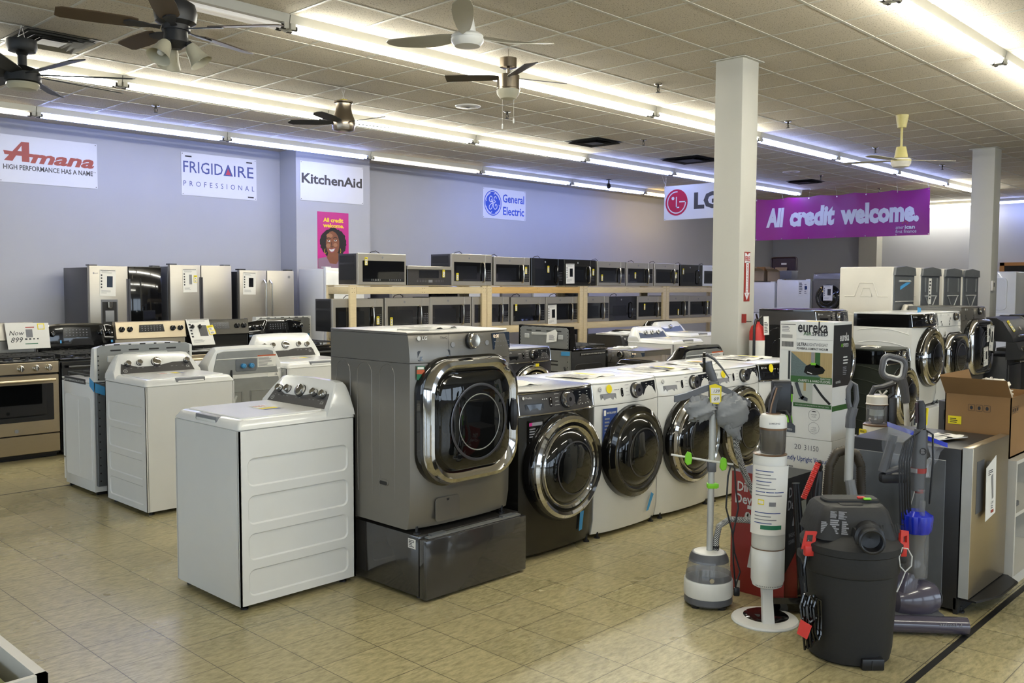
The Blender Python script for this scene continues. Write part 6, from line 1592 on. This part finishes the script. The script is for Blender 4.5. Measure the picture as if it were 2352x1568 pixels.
b.rect(fl_, .071, .314, .352, .49, .0006, 'wood_print'); b.flat(fl_, [(.071, .352), (.25, .352), (.071, .487)], .001, 'carpet_print'); b.flat(fl_, [(.15, .375), (.16, .41), (.19, .425), (.225, .425), (.26, .41), (.275, .395), (.265, .375), (.22, .362), (.175, .362)], .0014, 'black_gloss'); b.rect(fl_, .192, .212, .425, .49, .0014, 'print_dim'); b.rect(fl_, .215, .245, .405, .49, .0014, 'green_print'); b.rect(fl_, .19, .22, .418, .432, .0018, 'lime'); b.flat(fl_, [(.17, .375), (.2, .367), (.2, .371), (.172, .38)], .0018, 'print_white')
b.rect(fl_, .071, .316, .316, .352, .0014, 'green_print'); b.text('PERFECT FOR', fl_, .308, .339, .008, 'print_white', 'r', d=.002, bold=.01, w=.06); b.text('CARPETS & HARD FLOORS', fl_, .308, .322, .0125, 'print_white', 'r', d=.002, bold=.02, w=.19)
b.rect(fl_, .09, .202, .2, .316, .001, 'photo_grey'); b.rect(fl_, .204, .316, .2, .316, .001, 'print_white'); stroke(b, fl_, [(.105, .315), (.13, .25), (.15, .225)], .02, .0014, 'black_gloss', sm=3); b.flat(fl_, [(.12, .222), (.175, .21), (.178, .228), (.15, .242)], .0014, 'black_gloss'); b.rect(fl_, .15, .165, .27, .316, .0013, 'wood_print'); stroke(b, fl_, [(.212, .31), (.26, .25), (.308, .205)], .014, .0014, 'black_gloss', sm=3)
b.rect(fl_, .09, .316, .178, .2, .0014, 'green_print'); b.text('INCLUDES DUSTING BRUSH & CREVICE TOOL', fl_, .203, .185, .007, 'print_white', 'c', d=.002, w=.2)
for vc, s1, s2 in ((.137, 'UNDER', '8 LBS.'), (.063, '1 YEAR', 'LIMITED')):
    o_ = ellipse(.033, .033, .216, vc, 28); b.add([fl_(u, v, .001) for u, v in o_+inset(o_, .0016)], [(i, (i+1) % 28, 28+(i+1) % 28, 28+i) for i in range(28)], 'grey_ink')
    b.text(s1, fl_, .216, vc-.001, .007, 'grey_ink', 'c'); b.text(s2, fl_, .216, vc-.013, .007, 'grey_ink', 'c')
    if s1 == 'UNDER': b.flat(fl_, ellipse(.014, .005, .216, vc+.018, 12, 0, 180), .001, 'ink')
    else: b.text('WARRANTY', fl_, .216, vc-.023, .005, 'grey_ink', 'c')
# the pictured green vacuum
b.rect(fl_, .054, .066, .33, .492, .0012, 'black_satin'); b.flat(fl_, [(.01, .025), (.105, .025), (.105, .065), (.085, .08), (.03, .08), (.012, .06)], .0012, 'black_gloss'); b.text('AIR', fl_, .03, .036, .01, 'lime', d=.002); b.text('SPEED', fl_, .05, .036, .01, 'print_white', d=.002)
b.flat(fl_, [(.03, .08), (.09, .08), (.085, .12), (.035, .12)], .0016, 'lime'); b.rect(fl_, .04, .082, .12, .215, .0016, 'black_satin'); b.rect(fl_, .046, .072, .125, .2, .002, 'print_dim'); b.rect(fl_, .036, .086, .2, .245, .002, 'lime'); b.flat(fl_, [(.03, .245), (.09, .245), (.085, .29), (.06, .32), (.035, .29)], .0016, 'black_satin'); b.rect(fl_, .052, .067, .25, .31, .0022, 'print_white'); b.flat(fl_, [(.012, .29), (.04, .31), (.036, .322), (.014, .304)], .0014, 'black_satin'); b.rect(fl_, .025, .029, .09, .28, .0014, 'green_print')
b.build('side_print', eb)
b = MB(); b.rect(Fr((0, 0, .661), (1, 0, 0), (0, 1, 0)), .06, .12, .07, .2, .0004, 'yellow_tag'); b.build('top_sticker', eb)
b = MB(); b.add([(.0, 0, .66), (.235, 0, .66), (.238, .0, .664), (.03, .10, .70)] if False else [(.0, 0, .661), (.235, 0, .661), (.235, .14, .685), (.0, .14, .685)], [(0, 1, 2, 3)], 'offwhite_enamel'); b.build('lid_flap', eb) if False else None
# ---- cream stick vacuum tower further back
t = thing('charging_tower', 'cream stick vacuum tower with a clear dust bin and dark handle, behind the shop vacuum', 'vacuum cleaner', (5.44, 2.16, 0), VIEW)
t.scale = (1.05, 1.05, .958)
b = MB(); b.lathe([(.15, 0), (.15, .014), (.09, .018)], 'offwhite_enamel', 32); b.build('base', t)
b = MB(); b.box(-.03, .03, -.02, .03, .015, .2, 'offwhite_enamel', .004); b.build('post', t)
b = MB(); b.lathe([(.05, .17), (.076, .2), (.078, .82), (.07, .835)], 'offwhite_enamel', 36); b.build('cylinder', t)
b = MB(); b.lathe([(.0785, .822), (.0785, .83), (.066, .836)], 'brown_ring', 36); b.build('trim_ring', t)
b = MB(); b.lathe([(.057, .836), (.058, .95), (.055, .955)], 'clear_plastic', 32, (-.006, 0, 0), caps=False); b.build('dust_bin', t)
b = MB(); b.lathe([(.034, .838), (.045, .86), (.038, .87), (.038, .93), (.05, .95)], 'bin_smoke', 24, (-.006, 0, 0)); b.lathe([(.039, .885), (.039, .925)], 'photo_grey', 24, (-.006, 0, 0), caps=False); b.build('cyclone', t)
b = MB(); b.lathe([(.06, .953), (.061, .958), (.058, .962), (.057, 1.005), (.045, 1.015)], 'offwhite_enamel', 32, (-.006, 0, 0)); b.lathe([(.0615, .953), (.0615, .957)], 'brown_ring', 32, (-.006, 0, 0), caps=False); b.build('motor_cap', t)
b = MB(); b.tube([(-.045, 0, 1.01), (-.02, 0, 1.055), (.02, 0, 1.06), (.085, 0, 1.085)], [.012, .02, .019, .02], 'black_satin', 10); b.tube([(.08, 0, 1.08), (.085, 0, 1.02), (.04, 0, .985)], .014, 'black_satin', 8); b.box(.05, .1, -.03, .03, .6, 1.0, 'black_satin', .012); b.tube([(.0, 0, 1.05), (.02, 0, 1.01), (.05, 0, 1.04)], .006, 'offwhite_enamel', 6); b.build('handle', t)
price_tag(t, Fr((-.0, 0, 0), (.5, -.85, 0), (0, 0, 1)), -.06, .70, .05, .10, .081)
# ---- upright vacuum with silver wand and hose loop
t = thing('upright_vacuum', 'upright vacuum with silver wand, looped brown hose and grey cup behind the shop vacuum', 'vacuum cleaner', (4.42, 1.90, 0), VIEW)
b = MB(); b.box(-.13, .13, -.16, .1, .01, .09, 'black_satin', .02); b.build('floor_head', t)
b = MB(); b.lathe([(.075, .08), (.08, .12), (.08, .42), (.075, .44)], 'bin_smoke', 28); b.build('dust_canister', t)
b = MB(); b.lathe([(.066, .44), (.088, .445), (.09, .49), (.094, .535), (.085, .54), (.08, .50), (.001, .47)], 'mid_grey', 32, caps=False); b.build('dust_cup', t)
b = MB(); b.tube([(.02, -.05, .49), (.012, -.06, .56), (.0, -.04, .66)], [.024, .026, .024], 'mid_grey', 10); b.build('cup_handle', t)
b = MB(); b.tube([(-.003, -.03, .65), (.0, -.03, .92)], .0215, 'galvanised_light', 14); b.build('wand', t)
b = MB(); b.tube([(.0, -.03, .92), (.0, -.03, .97), (.012, -.03, 1.02)], [.025, .024, .024], 'grey_plastic', 10); b.tube([(.012, -.03, 1.0), (.028, -.03, 1.06), (.02, -.03, 1.13), (.0, -.03, 1.145), (-.016, -.03, 1.11), (-.014, -.03, 1.05), (.004, -.03, .985)], .013, 'grey_plastic', 8); b.build('grip_handle', t)
b = MB()
hp_ = [(-.085, .02, .12), (-.09, .02, .3), (-.088, .02, .6), (-.08, .02, .72), (-.05, .02, .785), (.0, .02, .80), (.05, .02, .78), (.075, .02, .72), (.08, .02, .6), (.08, .02, .48)]
P_ = [Vector(p) for p in hp_]; pts = []
for i in range(len(P_)-1):
    n_ = max(2, int((P_[i+1]-P_[i]).length/.0055))
    pts += [P_[i].lerp(P_[i+1], k/n_) for k in range(n_)]
b.tube(pts, [.0205 if k % 2 else .0245 for k in range(len(pts))], 'hose_brown', 10); b.build('hose', t, sharp=80)
# ---- duster brush on a black tube
t = thing('vacuum_hose_wand', 'black vacuum tube with a red duster brush beside the red and black carton', 'vacuum attachment', (4.25, 1.945, 0), VIEW)
b = MB(); pts = [(-.045, 0, .0), (-.042, 0, .2), (-.04, 0, .42), (-.03, 0, .62), (-.02, 0, .72)]
b.tube(pts, [.02, .021, .022, .024, .018], 'black_plastic', 10)
pp = [Vector((-.008, .02, .02+.0055*i)) for i in range(60)]; b.tube(pp, [.018 if i % 2 else .021 for i in range(60)], 'hose_brown', 8); b.build('tube', t, sharp=80)
b = MB(); pp = [Vector((-.105+.0014*i, -.03, .585+.0036*i)) for i in range(50)]; b.tube(pp, [.011+.004*abs(math.sin(i*1.3)) for i in range(50)], 'red_plastic', 9); b.build('duster_head', t)
b = MB(); b.tube([(-.03, -.03, .77), (-.02, -.02, .74), (-.02, 0, .70)], .01, 'black_plastic', 6); b.build('duster_grip', t)
b = MB(); b.lathe([(.012, 0), (.012, .004)], 'print_white', 12, (-.035, -.024, .56), (0, -1, 0)); b.build('button', t)
# ---- black stick vacuum with its floor head
t = thing('stick_vacuum', 'black stick vacuum with wide floor head behind the round white vacuum base', 'vacuum cleaner', (4.215, 2.06, 0), VIEW)
b = MB(); b.loft([[(x, y*1+.0, z) for y, z in ((-.05, .012), (-.052, .05), (-.02, .07), (.03, .06), (.035, .012))] for x in (-.13, .10)], 'black_gloss'); b.text('SAMSUNG', Fr((0, -.053, .04), (1, 0, 0), (0, .1, 1)), .08, 0, .006, 'print_white', w=.035); b.build('floor_head', t)
b = MB(); b.tube([(.055, 0, .06), (.055, .01, .12), (.045, .03, .17)], [.024, .03, .024], 'black_satin', 10); b.build('neck', t)
b = MB(); b.tube([(.045, .03, .16), (.01, .06, .63)], [.026, .02], 'black_plastic', 12); b.build('wand', t)
# ---- the large shop vacuum
t = thing('shop_vacuum', 'large black shop vacuum with red latches standing at the front right', 'vacuum cleaner', (3.885, 1.645, 0), VIEW)
b = MB(); b.lathe([(.155, .0), (.172, .012), (.181, .06), (.196, .385), (.203, .39), (.205, .40), (.205, .475), (.211, .48), (.211, .49)], 'black_rough', 56); b.build('drum', t)
b = MB(); b.box(-.01, .085, -.195, -.15, .0, .05, 'black_plastic', .006); b.box(.03, .034, -.197, -.15, .005, .045, 'vent_dark'); b.build('drain_block', t)
b = MB(); b.box(.185, .222, -.07, .03, .42, .46, 'black_rough', .01); b.box(-.222, -.185, -.05, .05, .42, .46, 'black_rough', .01); b.build('side_grip', t)
b = MB(); b.lathe([(.213, .485), (.214, .51), (.205, .52), (.19, .535), (.165, .55), (.15, .56), (.001, .56)], 'black_rough', 56, caps=False); b.build('lid', t)
b = MB()
sec = [(.54, .175, .155), (.60, .16, .14), (.655, .145, .125), (.672, .13, .11), (.676, .10, .08)]
b.loft([[(x, y, z) for x, y in rrect(2*wx, 2*wy, .055, -.01, .02, 5)] for z, wx, wy in sec], 'black_rough'); b.build('motor_head', t)
b = MB(); b.prism(rrect(.24, .1, .03, -.0, .03), 'z', .674, .69, 'black_rough', .006); b.prism(rrect(.1, .05, .01, -.02, -.04), 'z', .674, .678, 'vent_dark'); b.box(.09, .13, -.075, -.045, .63, .655, 'black_satin', .004); b.build('carry_handle', t)
b = MB(); b.box(.025, .058, -.005, .012, .690, .698, 'red_plastic', .002); b.box(.045, .078, -.022, -.006, .688, .696, 'lime', .002); b.build('power_switch', t)
c = Vector((.015, -.16, .565)); A = Vector((-.25, -1, .06)).normalized()
b = MB(); b.lathe([(.062, -.09), (.06, .03), (.048, .035), (.048, .08), (.052, .082), (.052, .11), (.046, .112), (.041, .11), (.040, .04), (.001, .035)], 'black_plastic', 28, c, A, caps=False); b.build('hose_port', t)
b = MB(); b.box(-.045, .08, -.18, -.09, .53, .60, 'black_rough', .02); b.build('port_housing', t)
b = MB(); fl2 = Fr((-.158, -.135, .585), (.93, -.36, 0), (.06, .10, 1))
fl2.O = Vector((-.165, -.095, .565))
for u, v, w, h in ((.0, .0, .032, .05), (.036, .0, .042, .062), (.083, .0, .03, .058), (.035, .066, .03, .03), (.068, .064, .034, .034)):
    b.lines(fl2, u, v, w, h, 7, 'print_dim', .012, int(u*999)+3, .7)
b.build('warning_print', t)
b = MB(); fv = Fr((.152, -.06, .585), (.35, .93, 0), (-.1, 0, 1))
fv = Fr((.075, -.128, .565), (.92, .32, 0), (.0, .15, 1))
for i in range(8): b.flat(fv, [(.0+.0125*i, .04), (.006+.0125*i, .04), (.016+.0125*i, .0), (.01+.0125*i, .0)], .004, 'vent_dark')
b.build('cooling_slots', t)
for s, px in ((-1, -.205), (1, .195)):
    b = MB(); g = Fr((px, -.06 if s < 0 else -.075, .49), (.85, -.5*s*-1, 0), (-.05*s, .0, 1))
    o_ = [(-.028, -.01), (.028, .0), (.034, .075), (-.016, .07)] if s < 0 else [(-.03, .0), (.03, -.005), (.03, .075), (-.02, .085)]
    h_ = [(-.008, .025), (.016, .028), (.018, .058), (-.006, .056)]
    b.plate(g, o_, [h_], .012, 'red_plastic', -.012, 0, close=False); b.plate(g, o_, [h_], 0, 'red_plastic', close=False); b.loft([[g(u, v, 0) for u, v in o_], [g(u, v, .012) for u, v in o_]], 'red_plastic', False, False); b.box(px-.02, px+.02, -.08, -.05, .455, .5, 'red_plastic', .004); b.build('latch', t)
b = MB(); g = Fr((.185, -.12, .49), (1, .2, 0), (0, 0, 1)); b.tube([g(u, v, .01) for u, v in ((.0, -.085), (-.025, -.06), (-.032, -.02), (-.018, .02), (.008, .015), (.03, -.02), (.028, -.06), (.0, -.085), (-.018, -.13), (-.038, -.17))], .0028, 'print_white', 6); b.build('zip_tie', t)
b = MB()
for i in range(6):
    x = -.235+.012*i*.8; y = -.11-.01*(i % 3)
    b.tube([(x, y, .30-.01*(i % 2)), (x-.016, y-.008, .25), (x-.004, y-.01, .14), (x+.006, y-.008, .06+.01*i), (x+.022, y+.006, .08+.01*i), (x+.024, y+.01, .2), (x+.016, y, .28), (x, y, .30-.01*(i % 2))], .0055, 'black_gloss', 6)
b.tube([(-.245, -.12, .20), (-.215, -.14, .19), (-.185, -.12, .2), (-.2, -.09, .205), (-.245, -.12, .20)], .004, 'mid_grey', 6); b.tube([(-.2, -.05, .52), (-.22, -.06, .40), (-.215, -.08, .3)], .006, 'black_gloss', 6); b.build('power_cord', t)
b = MB(); b.slab(Fr((-.275, -.15, .145), (.9, -.4, 0), (.15, 0, 1)), [(0, 0), (.045, -.02), (.055, .04), (.006, .062)], 0, .004, 'red_plastic'); b.build('cord_tag', t)
# ---- ball upright vacuum
t = thing('upright_vacuum', 'upright ball vacuum with a clear bin and bright blue crown, right of the shop vacuum', 'vacuum cleaner', (4.40, 1.545, 0), VIEW)
b = MB(); b.lathe([(.03, -.12), (.07, -.10), (.092, -.05), (.095, 0), (.092, .05), (.07, .10), (.03, .12)], 'violet_grey', 32, (.0, .02, .135), (1, .1, 0)); b.lathe([(.045, .119), (.04, .125)], 'grey_plastic', 20, (.0, .02, .135), (1, .1, 0)); b.build('ball', t)
b = MB(); b.tube([(-.27, -.06, .045), (.2, -.10, .045)], .04, 'violet_grey', 18); b.box(-.2, .12, -.075, .03, .03, .085, 'grey_plastic', .02); b.text('animal 2', Fr((.06, -.128, .055), (1, -.085, 0), (0, 0, 1)), 0, 0, .016, 'print_dim', w=.1); b.build('brush_head', t)
b = MB(); b.tube([(-.06, .01, .1), (-.05, 0, .2), (-.03, .01, .26)], [.05, .06, .05], 'violet_grey', 12); b.build('yoke', t)
BX = -.005
b = MB(); b.lathe([(.052, .245), (.057, .25), (.058, .46)], 'clear_plastic', 32, (BX, 0, 0), caps=False); b.build('dust_bin', t)
b = MB(); b.lathe([(.044, .25), (.048, .3), (.04, .32), (.04, .42), (.05, .46)], 'bin_smoke', 24, (BX, 0, 0)); b.build('cyclone_core', t)
b = MB(); nn = 40
b.loft([[(BX+r*(1+.10*abs(math.sin(5*a)))*math.cos(a), r*(1+.10*abs(math.sin(5*a)))*math.sin(a), z) for a in [2*PI*i/nn for i in range(nn)]] for r, z in ((.056, .46), (.062, .47), (.068, .53), (.066, .545), (.055, .55), (.035, .565))], 'royal_blue'); b.build('cyclone_crown', t)
b = MB(); b.lathe([(.018, .56), (.02, .66), (.018, .67)], 'clear_plastic', 16, (BX+.004, -.02, 0)); b.tube([(BX+.004, -.045, .53), (BX+.004, -.05, .62)], .013, 'clear_plastic', 10); b.build('bin_handle', t)
b = MB(); b.tube([(BX, .0, .66), (BX+.004, .0, .86), (BX+.008, 0, .95)], [.032, .034, .03], 'grey_plastic', 18); b.lathe([(.018, .65), (.022, .67)], 'red_box', 14, (BX+.002, -.012, 0)); b.lathe([(.0345, .745), (.0345, .768)], 'red_box', 20, (BX+.003, 0, 0), caps=False); b.lathe([(.0348, .746), (.0348, .767)], 'print_dim', 6, (BX-.004, 0, 0), caps=False, sy=.95); b.build('wand', t)
b = MB(); b.lathe([(.017, 0), (.017, .001)], 'ink', 18, (BX+.005, -.0345, .85), (0, -1, 0)); b.lines(Fr((BX-.006, -.036, .838), (1, 0, 0), (0, 0, 1)), 0, 0, .022, .024, 5, 'print_dim', .0, 3); b.build('round_label', t)
b = MB(); b.tube([(BX+.008, 0, .94), (BX+.01, 0, 1.0), (BX+.006, -.0, 1.06), (BX+.002, 0, 1.085)], [.022, .018, .019, .012], 'black_satin', 12); b.tube([(BX-.012, 0, .98), (BX-.016, 0, 1.075)], .008, 'maroon', 8); b.tube([(BX+.03, 0, .97), (BX+.034, 0, 1.05)], .006, 'yellow_tag', 6); b.build('handle', t)
b = MB()
for i in range(5): b.tube([(BX+.01, -.02, .955), (-.04-.012*i, -.03, .93-.01*i), (-.06-.012*i, -.03, .8), (-.05-.01*i, -.025, .62-.03*i), (-.03, 0, .5)], .0042, 'black_plastic', 6)
b.tube([(BX+.01, -.02, .955), (.045, -.03, .93), (.05, -.03, .8), (.045, -.02, .6)], .005, 'black_plastic', 6); b.build('power_cord', t)
# ---- zip bag with accessories
t = thing('accessory_bag', 'clear zip bag with a blue stripe and dark accessories, hanging behind the ball vacuum wand', 'bag', (4.50, 1.60, 0), VIEW)
b = MB()
def bagp(i, j):
    u, v = i/14, j/10
    x = (-.145+.285*u)*(1-.28*(1-v)*abs(2*u-1))-.02*(1-v); z = .70+.27*v-.10*u*v
    return (x, .02*math.sin(7*u+4*v)+.012*math.sin(13*v+5*u), z)
b.add([bagp(i, j) for j in range(11) for i in range(15)]+[(x, y+.05*math.sin(PI*min(1, max(0, (z-.66)/.3))), z) for x, y, z in [bagp(i, j) for j in range(11) for i in range(15)]], [(q+j*15+i, q+j*15+i+1, q+(j+1)*15+i+1, q+(j+1)*15+i) for q in (0, 165) for j in range(10) for i in range(14)], 'clear_bag'); b.build('pouch', t, recalc=False, sharp=70)
b = MB(); b.add([p for i in range(15) for p in (bagp(i, 10), (bagp(i, 10)[0], bagp(i, 10)[1]-.001, bagp(i, 10)[2]-.022))], [(2*i, 2*i+1, 2*i+3, 2*i+2) for i in range(14)], 'royal_blue'); b.build('zip_strip', t)
b = MB(); b.tube([(-.10, .02, .90), (-.125, .02, .80), (-.145, .02, .72)], [.02, .022, .024], 'grey_plastic', 10); b.build('accessory', t)
b = MB(); b.box(-.16, -.03, .0, .05, .665, .715, 'black_satin', .015); b.tube([(-.14, .01, .72), (-.05, .0, .75)], .015, 'grey_plastic', 8); b.build('accessory', t)
b = MB(); b.tube([(.05, .02, .85), (.07, .02, .80), (.04, .02, .78)], .014, 'metal_dark', 8); b.build('accessory', t)
b = MB(); b.tube([(-.0, .02, .95), (-.0, .02, .98)], .004, 'black_plastic', 6); b.build('hook', t)
# ---- steam mop leaning behind the small refrigerator
t = thing('steam_mop', 'white and grey steam mop with a square loop handle, behind the small refrigerator', 'mop', (5.75, 2.1, 0), VIEW)
b = MB(); g = Fr((-.095, 0, 1.115), (1, 0, 0), (.05, 0, 1)); o_ = rrect(.14, .135, .04, 0, 0); b.tube([g(u+.03*v*3, v-.25*u, 0) for u, v in o_], .017, 'grey_plastic', 10, True); b.tube([g(u*.8+.03*v*3, v*.78-.25*u*.8, -.004) for u, v in o_], .011, 'print_white', 8, True); b.build('handle', t)
b = MB(); b.tube([(-.045, 0, 1.05), (-.025, 0, .99), (-.01, 0, .9)], [.03, .028, .022], 'grey_plastic', 10); b.build('neck', t)
b = MB(); b.tube([(-.012, 0, .92), (.05, 0, .12)], .0165, 'white_plastic', 12); b.build('pole', t)
b = MB(); b.tube([(.0, -.03, .72), (.03, -.04, .74), (.045, -.03, .71), (.02, -.03, .68), (.0, -.02, .70)], .004, 'black_plastic', 6); b.build('cord_loop', t)
b = MB(); b.box(-.07, .17, -.1, .06, .0, .045, 'white_plastic', .015); b.box(.02, .08, -.04, .02, .04, .14, 'grey_plastic', .01); b.build('mop_head', t)
t = thing('vacuum_dock', 'tall narrow black dock with coiled cord, left of the steam mop', 'vacuum dock', (5.80, 1.86, 0), VIEW)
b = MB(); b.box(-.055, .055, -.05, .05, 0, .93, 'black_satin', .008); b.build('body', t)
b = MB()
for i in range(4): b.tube([(-.05, -.06, .92-.01*i), (-.075, -.07, .88), (-.055-.008*i, -.07, .83), (-.03, -.065, .86+.01*i), (-.05, -.06, .92-.01*i)], .004, 'black_plastic', 6)
b.build('cord_coil', t)
b = MB(); b.box(.02, .05, -.02, .0, .93, .937, 'orange_panel'); b.build('indicator', t)
# ---- small refrigerator
t = thing('refrigerator', 'small undercounter refrigerator with a stainless door and bare grey side panel, at the right', 'refrigerator', (4.72, 1.405, 0), 0)
W, D, H = .585, .60, .835
b = MB(); b.box(0, W, .055, D, .02, H-.012, 'black_satin', .003); b.build('cabinet', t)
b = MB(); f = LS(D); b.slab(f, [(.0, .075), (D-.125, .075), (D-.125, H-.075), (.0, H-.075)], .0, .004, 'galvanised_dark', .002); b.build('side_panel', t)
b = MB(); b.tube([f(.36, H-.09, .006), f(.37, H-.11, .006), f(.335, .60, .006), f(.30, .45, .006), f(.315, .43, .006), f(.345, .39, .006), f(.345, .35, .006), f(.30, .30, .006), f(.30, .27, .006), f(.345, .12, .006), f(.34, .105, .006), f(.18, .10, .006)], .0028, 'galvanised_light', 6); b.build('bent_rod', t)
b = MB(); b.box(0, W, 0, .05, .085, H, 'stainless_warm', .005); d = b.build('door', t)
b = MB(); b.box(.06, .17, -.0015, .01, .50, H-.075, 'grey_plastic'); b.build('grip_recess', d)
b = MB(); b.box(-.003, .0, .002, .048, .088, H-.003, 'galvanised_light'); b.build('door_edge', d)
b = MB(); g = Fr((.13, -.025, .455), (1, .0, 0), (-.04, 0, 1)); b.slab(g, [(0, 0), (.16, .02), (.155, .315), (0, .27)], 0, .002, 'paper'); b.flat(g, [(.095, .10), (.118, .105), (.105, .23), (.075, .22)], .003, 'mid_grey'); b.lines(g, .03, .225, .07, .03, 3, 'ink', .003, 2); b.text('1,397', g, .08, .075, .014, 'ink', d=.003); b.rect(g, .08, .125, .03, .045, .003, 'red_box'); b.lines(g, .08, .05, .05, .02, 2, 'grey_ink', .003, 4); b.build('price_sheet', t)
b = MB(); b.box(.2, .24, -.022, -.001, .71, .745, 'clear_plastic', .004); b.build('sheet_holder', t)
b = MB(); b.box(.0, W, .05, .07, .0, .08, 'black_satin'); b.prism([(.02, -.03), (.20, -.09), (.50, -.09), (W, -.02), (W, .05), (.02, .05)], 'z', .07, .082, 'black_plastic', .003); b.build('kick_plate', t)
feet(t, W, D, .02)
papers('paper_sheet', 'white paper and a dark card lying on the small refrigerator', 4.80, 1.62, .836, .26, .12, -.35, 21, ('ink',), th=.004)
# ---- white shelf with boxes at the right edge
t = thing('white_shelf', 'white open shelf unit at the right edge beside the small refrigerator', 'shelf', (5.345, 1.375, 0), 0)
W, D, H = .95, .40, .69
for x in (0, W-.02):
    b = MB(); b.box(x, x+.02, 0, D, 0, H-.02, 'cabinet_white'); b.build('side_board', t)
b = MB(); b.box(0, W, 0, D, H-.02, H, 'cabinet_white'); b.build('top_board', t)
for z in (.38, .035):
    b = MB(); b.box(.02, W-.02, .005, D, z, z+.02, 'cabinet_white'); b.build('shelf_board', t)
b = MB(); b.box(.02, W-.02, .005, .02, 0, .035, 'cabinet_white'); b.build('kick_board', t)
b = MB(); b.box(.02, W-.02, D-.008, D, .03, H-.02, 'shelf_glass'); b.build('back_board', t)
tag(MB().box(5.52, 5.6, 1.42, 1.5, .401, .43, 'grey_plastic', .006).build('remote_control'), 'small grey object lying on the middle board of the white shelf', 'remote')
cb = carton('cardboard_box', 'brown cardboard box with a yellow label on the white shelf at right', (5.38, 1.42, .692), .50, .34, .33, 0, 'cardboard')
b = MB(); f = Fr((-.001, .34, 0), (0, -1, 0), (0, 0, 1)); f2 = Fr((0, -.001, 0), (1, 0, 0), (0, 0, 1))
b.rect(f, .02, .09, .16, .205, .001, 'yellow_tag'); b.lines(f, .03, .165, .05, .03, 3, 'ink', .0015, 3)
for f_, u0 in ((f, .14), (f2, .03)):
    for i in range(3):
        o_ = rrect(.034, .036, .004, u0+.04*i, .26); b.add([f_(u, v, .001) for u, v in o_+inset(o_, .0015)], [(k, (k+1) % 20, 20+(k+1) % 20, 20+k) for k in range(20)], 'ink'); b.flat(f_, ellipse(.008, .011, u0+.04*i, .26, 8), .0012, 'ink')
for i in range(2): o_ = ellipse(.014, .012, .2+.03*i, .05, 12); b.add([f(u, v, .001) for u, v in o_+inset(o_, .002)], [(k, (k+1) % 12, 12+(k+1) % 12, 12+k) for k in range(12)], 'ink')
b.build('carton_print', cb)
fo = MB(); cloth(fo, (5.60, 1.58, 1.0), .16, .11, .10, 'foam_white', 31); tag(fo.build('foam_pad', sharp=60), 'crumpled white foam sheet sticking out of the cardboard box at right', 'foam')
t = thing('air_purifier', 'white boxy appliance with rounded corners behind the small refrigerator', 'appliance', (6.32, 2.11, 0), FACE['W'])
b = MB(); b.box(0, .285, 0, .26, .0, .86, 'white_plastic', .03, 4); b.build('body', t)
b = MB(); b.prism(rrect(.22, .19, .03, .1425, .13), 'z', .858, .864, 'white_plastic', .002); b.build('lid', t)
b = MB(); b.rect(Fr((0, 0, .8), (1, 0, 0), (0, 0, 1)), .235, .255, -.01, .0, .001, 'grey_ink'); b.build('badge', t)
papers('paper_sheet', 'small paper slip on the white boxy appliance', 6.38, 1.9, .865, .14, .06, .2, 23, ('yellow_tag',))
# ---- open white bin at the lower left corner
t = thing('display_bin', 'open white bin with packages in it at the lower left corner', 'bin', (.30, 2.726, 0), 0)
W, D, H = .632, .75, .50
b = MB(); b.box(0, W, 0, D, .04, .06, 'cabinet_white')
for a in ((0, W, 0, .018), (0, W, D-.018, D), (0, .018, 0, D), (W-.03, W, 0, D)): b.box(a[0], a[1], a[2], a[3], 0, H, 'cabinet_white')
b.build('bin_body', t)
tag(MB().box(.62, .86, 2.83, 3.3, .061, .46, 'leaf_print', .01).build('package'), 'green printed package in the white bin at lower left', 'package')
tag(MB().box(.40, .60, 2.78, 3.3, .061, .42, 'mid_grey', .01).build('package'), 'grey package in the white bin at lower left', 'package')
